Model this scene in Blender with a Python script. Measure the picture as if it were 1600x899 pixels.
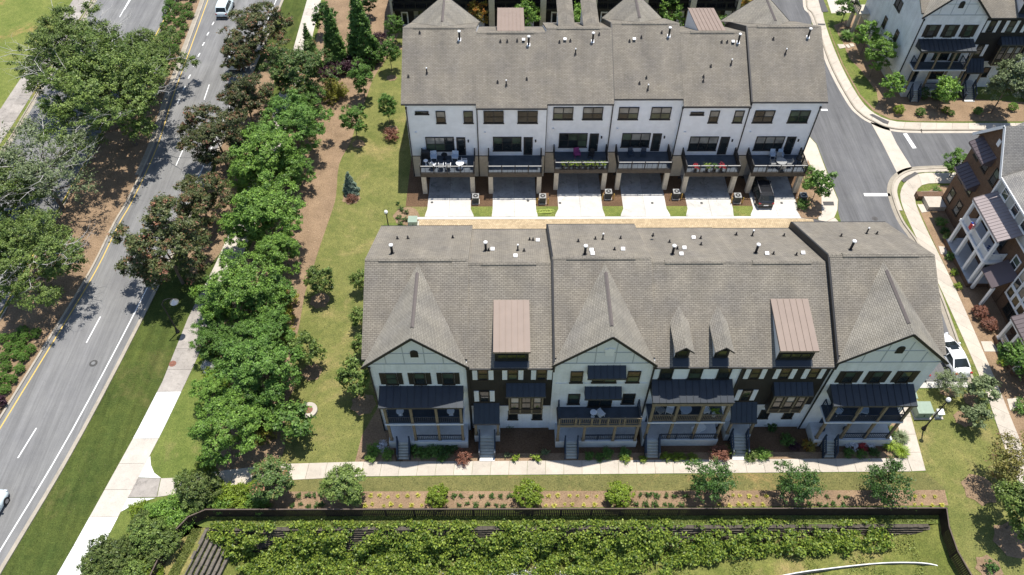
import bpy, math, random
import numpy as np
from mathutils import Vector, Matrix
from mathutils.geometry import tessellate_polygon
R = math.radians
random.seed(7)
for o in list(bpy.data.objects): bpy.data.objects.remove(o)
sc = bpy.context.scene
COL = sc.collection
# ---------------------------------------------------------------- camera
PITCH, YAW, ROLL, FPX, CAMH = R(50.6017), R(0.595), R(0.28336), 1188.88, 60.0
_F = np.array([math.sin(YAW)*math.cos(PITCH), math.cos(YAW)*math.cos(PITCH), -math.sin(PITCH)])
_R0 = np.array([math.cos(YAW), -math.sin(YAW), 0.0]); _U0 = np.cross(_R0, _F)
_R = _R0*math.cos(ROLL)+_U0*math.sin(ROLL); _U = -_R0*math.sin(ROLL)+_U0*math.cos(ROLL)
cam_d = bpy.data.cameras.new('camera'); cam = bpy.data.objects.new('camera', cam_d); COL.objects.link(cam)
cam.matrix_world = Matrix(((_R[0],_U[0],-_F[0],0),(_R[1],_U[1],-_F[1],0),(_R[2],_U[2],-_F[2],CAMH),(0,0,0,1)))
cam_d.sensor_width = 36; cam_d.lens = FPX/1600*36; cam_d.clip_end = 3000; cam_d.clip_start = 0.5
sc.camera = cam
def G(px, py, z=0.0):
    """ground point (x, y) at height z for a measured photo pixel"""
    d = _F + _R*(px-800)/FPX - _U*(py-449.5)/FPX
    t = (z-CAMH)/d[2]
    return (d[0]*t, d[1]*t)
# ---------------------------------------------------------------- world, sun
SUN = Vector((0.12, 0.235, 1.0)).normalized()
w = bpy.data.worlds.new("World"); sc.world = w; w.use_nodes = True
nt = w.node_tree; nt.nodes.clear()
sky = nt.nodes.new('ShaderNodeTexSky'); sky.sky_type = 'NISHITA'; sky.sun_disc = False
sky.sun_elevation = math.asin(SUN.z); sky.sun_rotation = math.atan2(SUN.x, SUN.y)
sky.air_density = 1.0; sky.dust_density = 0.6; sky.ozone_density = 1.0
bg = nt.nodes.new('ShaderNodeBackground'); bg.inputs[1].default_value = 0.115
wo = nt.nodes.new('ShaderNodeOutputWorld')
nt.links.new(sky.outputs[0], bg.inputs[0]); nt.links.new(bg.outputs[0], wo.inputs[0])
sl = bpy.data.lights.new('sun', 'SUN'); sl.energy = 4.6; sl.angle = R(0.53); sl.color = (1.0, 0.955, 0.88)
so = bpy.data.objects.new('sun', sl); COL.objects.link(so); so.location = (0, 0, 90)
so.rotation_euler = SUN.to_track_quat('Z', 'Y').to_euler()
sc.view_settings.view_transform = 'Standard'; sc.view_settings.look = 'None'
sc.view_settings.exposure = 0.40; sc.view_settings.gamma = 1.0
sc.render.engine = 'CYCLES'
sc.render.resolution_x = 1024; sc.render.resolution_y = 575
# ---------------------------------------------------------------- materials
class NT:
    def __init__(s, name):
        s.m = bpy.data.materials.new(name); s.m.use_nodes = True; s.t = s.m.node_tree; s.t.nodes.clear()
        s.out = s.n('OutputMaterial'); s.p = s.n('BsdfPrincipled'); s.l(s.p.outputs[0], s.out.inputs[0])
    def n(s, k, **kw):
        x = s.t.nodes.new('ShaderNode'+k)
        for a, b in kw.items(): setattr(x, a, b)
        return x
    def l(s, a, b): s.t.links.new(a, b)
    def ramp(s, fac, stops):
        r = s.n('ValToRGB'); e = r.color_ramp.elements
        while len(e) < len(stops): e.new(0.5)
        for i, (p, c) in enumerate(stops): e[i].position = p; e[i].color = (*c, 1)
        s.l(fac, r.inputs[0]); return r.outputs[0]
    def noise(s, scale, detail=3, vec=None, rough=0.55, dist=0.0):
        x = s.n('TexNoise'); x.inputs['Scale'].default_value = scale; x.inputs['Detail'].default_value = detail
        x.inputs['Roughness'].default_value = rough; x.inputs['Distortion'].default_value = dist
        s.l(vec if vec is not None else s.obj(), x.inputs['Vector']); return x.outputs[0]
    def obj(s):
        if not hasattr(s, 'tc'): s.tc = s.n('TexCoord')
        return s.tc.outputs['Object']
    def world(s):
        if not hasattr(s, 'geo'): s.geo = s.n('NewGeometry')
        return s.geo.outputs['Position']
    def uv(s):
        if not hasattr(s, 'tc'): s.tc = s.n('TexCoord')
        return s.tc.outputs['UV']
    def mix(s, a, b, fac, mode='MIX'):
        x = s.n('MixRGB', blend_type=mode)
        for v, i in ((fac, 0), (a, 1), (b, 2)):
            if isinstance(v, (int, float)): x.inputs[i].default_value = v
            elif isinstance(v, tuple): x.inputs[i].default_value = (*v, 1)
            else: s.l(v, x.inputs[i])
        return x.outputs[0]
    def bump(s, h, strength=0.4, dist=0.02):
        b = s.n('Bump'); b.inputs['Strength'].default_value = strength; b.inputs['Distance'].default_value = dist
        s.l(h, b.inputs['Height']); s.l(b.outputs[0], s.p.inputs['Normal'])
    def col(s, c, rough=0.8, spec=0.3, metal=0.0):
        if isinstance(c, tuple): s.p.inputs['Base Color'].default_value = (*c, 1)
        else: s.l(c, s.p.inputs['Base Color'])
        s.p.inputs['Roughness'].default_value = rough; s.p.inputs['Specular IOR Level'].default_value = spec
        s.p.inputs['Metallic'].default_value = metal
        return s.m
def sh(c, k): return tuple(min(1, x*k) for x in c)
def plain(name, c, rough=0.7, var=0.15, scale=6.0, spec=0.3, metal=0.0, bump=0.0):
    t = NT(name); f = t.noise(scale, 4, t.world())
    m = t.col(t.ramp(f, [(0.25, sh(c, 1-var)), (0.75, sh(c, 1+var))]), rough, spec, metal)
    if bump: t.bump(t.noise(scale*6, 3, t.world()), bump, 0.02)
    return m
def shingles(name, c1, c2):
    t = NT(name); b = t.n('TexBrick'); t.l(t.uv(), b.inputs['Vector'])
    b.inputs['Scale'].default_value = 1; b.inputs['Brick Width'].default_value = 0.34; b.inputs['Row Height'].default_value = 0.15
    b.inputs['Mortar Size'].default_value = 0.016; b.inputs['Mortar Smooth'].default_value = 0.2; b.offset = 0.5
    b.inputs['Color1'].default_value = (*c1, 1); b.inputs['Color2'].default_value = (*c2, 1)
    b.inputs['Mortar'].default_value = (*sh(c1, 0.6), 1); b.inputs['Bias'].default_value = 0.0
    c = t.mix(b.outputs[0], t.ramp(t.noise(0.5, 4, t.world()), [(0.3, (0.86, 0.86, 0.88)), (0.7, (1.12, 1.1, 1.06))]), 1.0, 'MULTIPLY')
    c = t.mix(c, t.ramp(t.noise(5.0, 3, t.world()), [(0.3, (0.92,)*3), (0.7, (1.08,)*3)]), 1.0, 'MULTIPLY')
    st = t.n('SeparateXYZ'); t.l(t.uv(), st.inputs[0]); mp = t.n('Mapping'); mp.inputs['Scale'].default_value = (0.6, 0.05, 1); t.l(t.uv(), mp.inputs[0])
    c = t.mix(c, t.ramp(t.noise(1.0, 4, mp.outputs[0]), [(0.35, (0.85,)*3), (0.65, (1.07,)*3)]), 1.0, 'MULTIPLY')
    t.col(c, 0.95, 0.15)
    t.bump(b.outputs['Fac'], 0.8, -0.03); return t.m
def siding(name, c, pitch=0.4, vertical=True, depth=0.02, var=0.06):
    """boards with battens or laps as fine relief; the colour stays one paint"""
    t = NT(name); sep = t.n('SeparateXYZ'); t.l(t.uv(), sep.inputs[0])
    md = t.n('Math', operation='PINGPONG'); t.l(sep.outputs[0 if vertical else 1], md.inputs[0]); md.inputs[1].default_value = pitch/2
    gt = t.n('Math', operation='LESS_THAN'); t.l(md.outputs[0], gt.inputs[0]); gt.inputs[1].default_value = 0.03
    col = t.ramp(t.noise(1.2, 4, t.world()), [(0.3, sh(c, 1-var)), (0.7, sh(c, 1+var))])
    t.col(col, 0.7, 0.25); t.bump(gt.outputs[0], 0.6, depth); return t.m
def brickwall(name, c1, c2, mort, bw=0.22, rh=0.075, bump=0.4):
    t = NT(name); b = t.n('TexBrick'); t.l(t.uv(), b.inputs['Vector']); b.inputs['Scale'].default_value = 1
    b.inputs['Brick Width'].default_value = bw; b.inputs['Row Height'].default_value = rh; b.inputs['Mortar Size'].default_value = rh*0.1
    b.inputs['Color1'].default_value = (*c1, 1); b.inputs['Color2'].default_value = (*c2, 1); b.inputs['Mortar'].default_value = (*mort, 1)
    c = t.mix(b.outputs[0], t.ramp(t.noise(0.8, 5, t.world()), [(0.3, (0.9, 0.9, 0.9)), (0.7, (1.08, 1.08, 1.08))]), 1.0, 'MULTIPLY')
    mp = t.n('Mapping'); mp.inputs['Scale'].default_value = (1.6, 1.6, 0.12); t.l(t.world(), mp.inputs[0])
    c = t.mix(c, t.ramp(t.noise(1.0, 5, mp.outputs[0], 0.7), [(0.3, (0.87, 0.87, 0.85)), (0.55, (1.0,)*3)]), 1.0, 'MULTIPLY')
    t.col(c, 0.85, 0.2); t.bump(b.outputs['Fac'], bump, -0.01); return t.m
def grass(name, a, b, dry, dryness=0.5, stripes=0.0, ang=0.0):
    t = NT(name); p = t.world()
    f = t.noise(0.35, 5, p, 0.65)
    c = t.ramp(f, [(0.3, a), (0.7, b)])
    d = t.ramp(t.noise(0.16, 6, p, 0.7, 0.4), [(dryness, (0, 0, 0)), (min(1, dryness+0.16), (1, 1, 1))])
    c = t.mix(c, dry, d)
    fine = t.ramp(t.noise(9, 3, p, 0.7), [(0.3, (0.62, 0.62, 0.62)), (0.7, (1.38, 1.38, 1.3))])
    c = t.mix(c, fine, 1.0, 'MULTIPLY')
    mid = t.ramp(t.noise(1.7, 5, p, 0.7), [(0.32, (0.80, 0.84, 0.82)), (0.68, (1.2, 1.16, 1.12))])
    c = t.mix(c, mid, 1.0, 'MULTIPLY')
    fib = t.ramp(t.noise(28, 2, p, 0.6), [(0.3, (0.75, 0.75, 0.75)), (0.7, (1.25, 1.25, 1.25))])
    c = t.mix(c, fib, 1.0, 'MULTIPLY')
    if stripes:
        mp = t.n('Mapping'); mp.inputs['Rotation'].default_value = (0, 0, ang); mp.inputs['Scale'].default_value = (1, 0.08, 1); t.l(p, mp.inputs[0])
        s_ = t.ramp(t.noise(1.6, 2, mp.outputs[0]), [(0.35, (1-stripes,)*3), (0.65, (1+stripes,)*3)])
        c = t.mix(c, s_, 1.0, 'MULTIPLY')
    t.col(c, 0.95, 0.1); t.bump(t.noise(14, 4, p, 0.7), 0.8, 0.06); return t.m
def mulch(name, a, b):
    t = NT(name); p = t.world()
    c = t.ramp(t.noise(7, 5, p, 0.75), [(0.3, a), (0.7, b)])
    c = t.mix(c, t.ramp(t.noise(0.5, 3, p), [(0.3, (0.8, 0.8, 0.8)), (0.7, (1.15, 1.15, 1.15))]), 1.0, 'MULTIPLY')
    t.col(c, 0.95, 0.1); t.bump(t.noise(10, 5, p, 0.75), 0.9, 0.08); return t.m
def asphalt(name, c):
    t = NT(name); p = t.world()
    mp = t.n('Mapping'); mp.inputs['Scale'].default_value = (1.0, 0.06, 1); t.l(p, mp.inputs[0])
    k = t.ramp(t.noise(0.9, 3, mp.outputs[0]), [(0.3, sh(c, 0.82)), (0.7, sh(c, 1.2))])
    mq = t.n('Mapping'); mq.inputs['Scale'].default_value = (1.0, 0.03, 1); t.l(p, mq.inputs[0])
    k = t.mix(k, t.ramp(t.noise(5.5, 3, mq.outputs[0], 0.7), [(0.35, (0.88,)*3), (0.6, (1.06,)*3)]), 1.0, 'MULTIPLY')
    k = t.mix(k, t.ramp(t.noise(1.9, 4, p, 0.75), [(0.30, (0.85,)*3), (0.40, (1.0,)*3)]), 1.0, 'MULTIPLY')
    k = t.mix(k, t.ramp(t.noise(0.22, 5, p, 0.7), [(0.3, (0.86, 0.86, 0.88)), (0.7, (1.12, 1.12, 1.1))]), 1.0, 'MULTIPLY')
    k = t.mix(k, t.ramp(t.noise(22, 2, p), [(0.3, (0.86,)*3), (0.7, (1.14,)*3)]), 1.0, 'MULTIPLY')
    t.col(k, 0.9, 0.2); t.bump(t.noise(30, 2, p), 0.3, 0.01); return t.m
def concrete(name, c, var=0.1):
    t = NT(name); p = t.world()
    oi = t.n('ObjectInfo'); rv = t.n('MapRange'); t.l(oi.outputs['Random'], rv.inputs[0]); rv.inputs[3].default_value = 1-var*0.7; rv.inputs[4].default_value = 1+var*0.7
    k = t.ramp(t.noise(0.7, 6, p, 0.7), [(0.3, sh(c, 1-var)), (0.7, sh(c, 1+var))])
    k = t.mix(k, t.ramp(t.noise(14, 3, p), [(0.3, (0.93,)*3), (0.7, (1.07,)*3)]), 1.0, 'MULTIPLY')
    k = t.mix(k, t.ramp(t.noise(1.3, 6, p, 0.8, 1.0), [(0.30, (1-var*2.2,)*3), (0.46, (1.0,)*3)]), 1.0, 'MULTIPLY')
    k = t.mix(k, rv.outputs[0], 1.0, 'MULTIPLY')
    t.col(k, 0.9, 0.2); t.bump(t.noise(25, 2, p), 0.15, 0.01); return t.m
def leafmat(name, a, b, tip=None, tipamt=0.0, trans=0.22):
    t = NT(name)
    at = t.n('Attribute'); at.attribute_name = 'tint'
    oi = t.n('ObjectInfo'); gi = t.n('NewGeometry')
    c = t.ramp(at.outputs['Fac'], [(0.0, a), (1.0, b)])
    if tip:
        f = t.ramp(t.noise(1.1, 3), [(0.62-tipamt*0.35, (0, 0, 0)), (0.70-tipamt*0.3, (1, 1, 1))])
        sepn = t.n('Math', operation='GREATER_THAN'); t.l(gi.outputs['Random Per Island'], sepn.inputs[0]); sepn.inputs[1].default_value = 0.45
        ff = t.mix((0, 0, 0), f, sepn.outputs[0])
        c = t.mix(c, tip, ff)
    rv = t.n('MapRange'); t.l(gi.outputs['Random Per Island'], rv.inputs[0]); rv.inputs[3].default_value = 0.65; rv.inputs[4].default_value = 1.4
    c = t.mix(c, rv.outputs[0], 1.0, 'MULTIPLY')
    rv2 = t.n('MapRange'); t.l(oi.outputs['Random'], rv2.inputs[0]); rv2.inputs[3].default_value = 0.86; rv2.inputs[4].default_value = 1.14
    c = t.mix(c, rv2.outputs[0], 1.0, 'MULTIPLY')
    t.col(c, 0.5, 0.35)
    tr = t.n('BsdfTranslucent'); t.l(c, tr.inputs[0]); mx = t.n('MixShader'); mx.inputs[0].default_value = trans
    t.l(t.p.outputs[0], mx.inputs[1]); t.l(tr.outputs[0], mx.inputs[2]); t.l(mx.outputs[0], t.out.inputs[0]); return t.m
def glass(name, c=(0.015, 0.02, 0.022)):
    t = NT(name); k = t.ramp(t.noise(0.7, 2, t.world()), [(0.3, sh(c, 0.7)), (0.7, sh(c, 1.5))])
    t.col(k, 0.06, 0.55); return t.m
M = {}
M['roof'] = shingles('roof_shingles', (0.228, 0.206, 0.172), (0.278, 0.252, 0.212))
M['roof_gable_lit'] = shingles('lit_gable_shingles', (0.275, 0.254, 0.216), (0.325, 0.301, 0.257))  # roof shingles made paler: the sunlit look of gable slopes put into the colour
M['roof_grey'] = shingles('roof_shingles_grey', (0.27, 0.26, 0.245), (0.34, 0.325, 0.30))
M['white_brick'] = brickwall('painted_white_brick', (0.78, 0.79, 0.79), (0.84, 0.845, 0.84), (0.70, 0.71, 0.71), bump=0.5)
M['white_siding'] = siding('white_lap_siding', (0.83, 0.85, 0.87), 0.18, False, 0.012)
M['white_panel'] = plain('white_panel', (0.70, 0.71, 0.71), 0.7, 0.05)
M['grey_siding'] = siding('grey_lap_siding', (0.42, 0.42, 0.39), 0.15, False, 0.012)
M['dark_siding'] = siding('dark_board_and_batten', (0.028, 0.026, 0.024), 0.42, True, 0.03, 0.15)
M['brown_brick'] = brickwall('brown_brick', (0.115, 0.062, 0.036), (0.17, 0.095, 0.055), (0.17, 0.14, 0.11), bump=0.5)
M['stone'] = plain('cream_stone', (0.43, 0.39, 0.32), 0.9, 0.12, 2.0, bump=0.3)
M['dark_metal'] = plain('dark_standing_seam_metal', (0.035, 0.042, 0.052), 0.45, 0.12, 1.5, 0.5, 0.3)
M['tan_metal'] = plain('tan_standing_seam_metal', (0.245, 0.185, 0.150), 0.6, 0.07, 1.0, 0.4, 0.0)
M['plum_metal'] = plain('plum_standing_seam_metal', (0.11, 0.085, 0.09), 0.5, 0.08, 1.0, 0.5, 0.1)
M['mauve_metal'] = plain('pale_mauve_metal', (0.30, 0.25, 0.245), 0.5, 0.08, 1.0, 0.5, 0.0)
M['black'] = plain('black_trim', (0.018, 0.018, 0.020), 0.55, 0.2, 3.0, 0.4)
M['bronze'] = plain('bronze_window_frame', (0.035, 0.028, 0.022), 0.5, 0.15, 3.0, 0.4)
M['navy'] = plain('navy_railing_paint', (0.025, 0.04, 0.065), 0.5, 0.15, 3.0, 0.4)
M['tan_wood'] = plain('tan_painted_wood', (0.22, 0.175, 0.115), 0.75, 0.2, 4.0)
M['white_trim'] = plain('white_trim', (0.78, 0.78, 0.77), 0.6, 0.05, 4.0)
M['cream_post'] = plain('cream_stone_post', (0.52, 0.47, 0.38), 0.85, 0.12, 3.0, bump=0.2)
M['deck'] = siding('slate_deck_boards', (0.07, 0.083, 0.10), 0.14, True, 0.01, 0.2)
M['steps'] = siding('weathered_step_boards', (0.58, 0.58, 0.50), 0.3, False, 0.02, 0.2)
M['porch_floor'] = concrete('porch_floor_concrete', (0.50, 0.52, 0.54))
M['glass'] = glass('dark_window_glass')
M['glass_blind'] = glass('window_glass_over_blind', (0.20, 0.20, 0.185))
M['batten'] = plain('grey_white_batten', (0.42, 0.44, 0.45), 0.7, 0.05, 3)
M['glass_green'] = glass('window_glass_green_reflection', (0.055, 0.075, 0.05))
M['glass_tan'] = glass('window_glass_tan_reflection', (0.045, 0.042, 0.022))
M['asphalt'] = asphalt('road_asphalt', (0.195, 0.193, 0.190))
M['asphalt_b'] = asphalt('street_asphalt', (0.135, 0.135, 0.138))
M['asphalt_patch'] = plain('dark_ramp_pad', (0.10, 0.095, 0.095), 0.9, 0.15, 8)
M['conc_white'] = concrete('bright_concrete', (0.56, 0.54, 0.50), 0.12)
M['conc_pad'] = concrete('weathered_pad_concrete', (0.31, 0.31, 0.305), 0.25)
M['conc_new'] = concrete('new_white_concrete', (0.68, 0.675, 0.65), 0.05)
M['conc_old'] = concrete('old_stained_concrete', (0.33, 0.30, 0.27), 0.22)
M['conc_tan'] = concrete('tan_concrete', (0.50, 0.455, 0.395), 0.12)
M['conc_walk'] = concrete('walk_concrete', (0.50, 0.445, 0.375), 0.10)
M['kerb'] = concrete('kerb_concrete', (0.36, 0.32, 0.26), 0.15)
M['pavers'] = brickwall('tan_pavers', (0.42, 0.32, 0.19), (0.56, 0.43, 0.27), (0.30, 0.24, 0.17), 0.22, 0.22, 0.3)
M['paint_white'] = plain('white_road_paint', (0.78, 0.78, 0.76), 0.7, 0.1, 5)
M['paint_yellow'] = plain('yellow_road_paint', (0.62, 0.44, 0.12), 0.7, 0.12, 5)
M['grass_a'] = grass('lawn_grass', (0.100, 0.137, 0.034), (0.161, 0.189, 0.053), (0.25, 0.215, 0.095), 0.54)
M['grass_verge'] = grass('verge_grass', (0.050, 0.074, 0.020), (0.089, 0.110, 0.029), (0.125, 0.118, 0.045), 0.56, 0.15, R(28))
M['grass_dry'] = grass('dry_grass', (0.133, 0.133, 0.052), (0.182, 0.170, 0.069), (0.38, 0.245, 0.12), 0.56)
M['grass_patchy'] = grass('patchy_lawn_grass', (0.118, 0.155, 0.039), (0.193, 0.211, 0.063), (0.36, 0.23, 0.11), 0.56)
M['grass_olive'] = grass('olive_lawn_grass', (0.122, 0.141, 0.043), (0.205, 0.200, 0.072), (0.27, 0.225, 0.10), 0.52)
M['grass_rough'] = grass('rough_grass', (0.107, 0.133, 0.032), (0.198, 0.201, 0.063), (0.30, 0.24, 0.11), 0.50)
M['mulch'] = mulch('pine_straw_mulch', (0.185, 0.125, 0.078), (0.365, 0.258, 0.165))
M['mulch_red'] = mulch('red_bark_mulch', (0.205, 0.137, 0.083), (0.38, 0.265, 0.170))
M['mulch_dark'] = mulch('dark_bark_mulch', (0.085, 0.052, 0.032), (0.20, 0.125, 0.075))
M['bark'] = plain('tree_bark', (0.16, 0.13, 0.105), 0.95, 0.3, 6, 0.1, bump=0.4)
M['deadwood'] = plain('bleached_dead_wood', (0.50, 0.48, 0.45), 0.9, 0.15, 5, 0.1)
M['fence_wood'] = plain('dark_fence_wood', (0.045, 0.034, 0.027), 0.9, 0.3, 3, 0.1)
M['fence_cap'] = plain('grey_fence_cap', (0.13, 0.10, 0.085), 0.9, 0.2, 3, 0.1)
M['block'] = plain('retaining_block', (0.095, 0.082, 0.066), 0.95, 0.3, 4, 0.1, bump=0.4)
M['timber'] = plain('grey_weathered_timber', (0.145, 0.128, 0.108), 0.95, 0.3, 3, 0.1, bump=0.3)
M['ac'] = plain('grey_ac_casing', (0.30, 0.30, 0.29), 0.6, 0.1, 6)
M['bollard'] = plain('ochre_post_paint', (0.50, 0.31, 0.07), 0.6, 0.1, 5)
M['util_green'] = plain('pale_green_utility_paint', (0.26, 0.33, 0.26), 0.6, 0.08, 5)
M['car_white'] = plain('white_car_paint', (0.78, 0.79, 0.80), 0.15, 0.02, 1, 0.7)
M['car_mist'] = plain('pale_blue_white_car_paint', (0.60, 0.68, 0.70), 0.15, 0.02, 1, 0.7)
M['car_black'] = plain('black_car_paint', (0.02, 0.021, 0.024), 0.12, 0.05, 1, 0.8)
M['tyre'] = plain('tyre_rubber', (0.02, 0.02, 0.02), 0.8, 0.2, 8)
M['rim'] = plain('alloy_rim', (0.45, 0.45, 0.46), 0.3, 0.1, 8, 0.5, 0.8)
M['lamp_red'] = plain('tail_lamp_red', (0.35, 0.02, 0.02), 0.2, 0.1, 8, 0.6)
M['lamp_clear'] = plain('head_lamp_clear', (0.6, 0.62, 0.65), 0.1, 0.1, 8, 0.8)
M['vent_black'] = plain('black_vent_pipe', (0.022, 0.022, 0.025), 0.6, 0.2, 8)
M['vent_white'] = plain('white_vent_cap', (0.82, 0.82, 0.82), 0.5, 0.05, 8)
M['cushion'] = plain('pale_blue_cushion', (0.45, 0.52, 0.60), 0.9, 0.08, 8)
M['white_plastic'] = plain('white_plastic', (0.75, 0.76, 0.77), 0.5, 0.05, 8)
M['iron_red'] = plain('rusty_iron_cover', (0.22, 0.10, 0.07), 0.8, 0.25, 8)
M['iron'] = plain('dark_iron_cover', (0.07, 0.068, 0.065), 0.7, 0.25, 8)
M['flag_red'] = plain('flag_red', (0.55, 0.05, 0.05), 0.8, 0.05, 8)
M['flag_blue'] = plain('flag_blue', (0.03, 0.06, 0.25), 0.8, 0.05, 8)
M['asphalt_ring'] = plain('manhole_infill', (0.2, 0.2, 0.2), 0.9, 0.1, 8)
M['ac_dark'] = plain('dark_ac_grille', (0.05, 0.052, 0.055), 0.6, 0.1, 6)
M['hose'] = plain('yellow_green_hose', (0.5, 0.58, 0.14), 0.6, 0.1, 6)
M['pinkish'] = plain('magenta_cushion', (0.25, 0.05, 0.16), 0.8, 0.1, 6)
L = {}
L['green'] = leafmat('leaf_green', (0.058, 0.128, 0.022), (0.165, 0.290, 0.054), None, 0, 0.22)
L['bright'] = leafmat('leaf_bright_green', (0.085, 0.175, 0.026), (0.225, 0.370, 0.062), None, 0, 0.22)
L['deep'] = leafmat('leaf_deep_green', (0.030, 0.076, 0.015), (0.085, 0.165, 0.032))
L['hedge'] = leafmat('leaf_hedge_olive', (0.062, 0.100, 0.024), (0.165, 0.210, 0.055))
L['olive'] = leafmat('leaf_olive_green', (0.070, 0.120, 0.024), (0.200, 0.270, 0.062), None, 0, 0.22)
L['maple'] = leafmat('leaf_reddening_maple', (0.055, 0.080, 0.026), (0.135, 0.150, 0.050), (0.28, 0.125, 0.078), 0.28)
L['maple_lite'] = leafmat('leaf_touched_with_red', (0.060, 0.115, 0.028), (0.135, 0.200, 0.050), (0.30, 0.14, 0.08), 0.22)
L['lime'] = leafmat('leaf_lime', (0.13, 0.19, 0.016), (0.25, 0.34, 0.035))
L['gold'] = leafmat('leaf_golden', (0.14, 0.15, 0.018), (0.26, 0.25, 0.03))
L['yellow'] = leafmat('leaf_yellow', (0.34, 0.33, 0.04), (0.50, 0.48, 0.08))
L['purple'] = leafmat('leaf_purple', (0.030, 0.010, 0.018), (0.075, 0.030, 0.045))
L['redbush'] = leafmat('leaf_red_bronze', (0.16, 0.06, 0.04), (0.30, 0.14, 0.09))
L['bluegreen'] = leafmat('leaf_blue_green', (0.10, 0.15, 0.11), (0.20, 0.27, 0.20))
L['sage'] = leafmat('leaf_sage', (0.115, 0.155, 0.065), (0.235, 0.285, 0.135))
L['boxwood'] = leafmat('leaf_boxwood', (0.069, 0.145, 0.019), (0.131, 0.248, 0.036))
L['autumn'] = leafmat('leaf_yellow_orange', (0.16, 0.14, 0.02), (0.32, 0.25, 0.04), (0.42, 0.16, 0.03), 0.4)
L['tan'] = leafmat('leaf_tan_green', (0.13, 0.13, 0.035), (0.30, 0.26, 0.07), (0.33, 0.2, 0.12), 0.15)
L['flower_white'] = leafmat('petal_white', (0.55, 0.55, 0.58), (0.8, 0.78, 0.8))
L['vine'] = leafmat('leaf_vine', (0.052, 0.110, 0.013), (0.285, 0.355, 0.050))
L['weed'] = leafmat('leaf_weed', (0.12, 0.16, 0.030), (0.24, 0.27, 0.075))
L['turf'] = leafmat('leaf_turf', (0.055, 0.080, 0.018), (0.16, 0.18, 0.055))
L['straw'] = leafmat('leaf_straw_litter', (0.12, 0.075, 0.045), (0.42, 0.31, 0.20))
L['flower_red'] = leafmat('petal_red', (0.45, 0.04, 0.05), (0.6, 0.08, 0.08))
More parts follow.
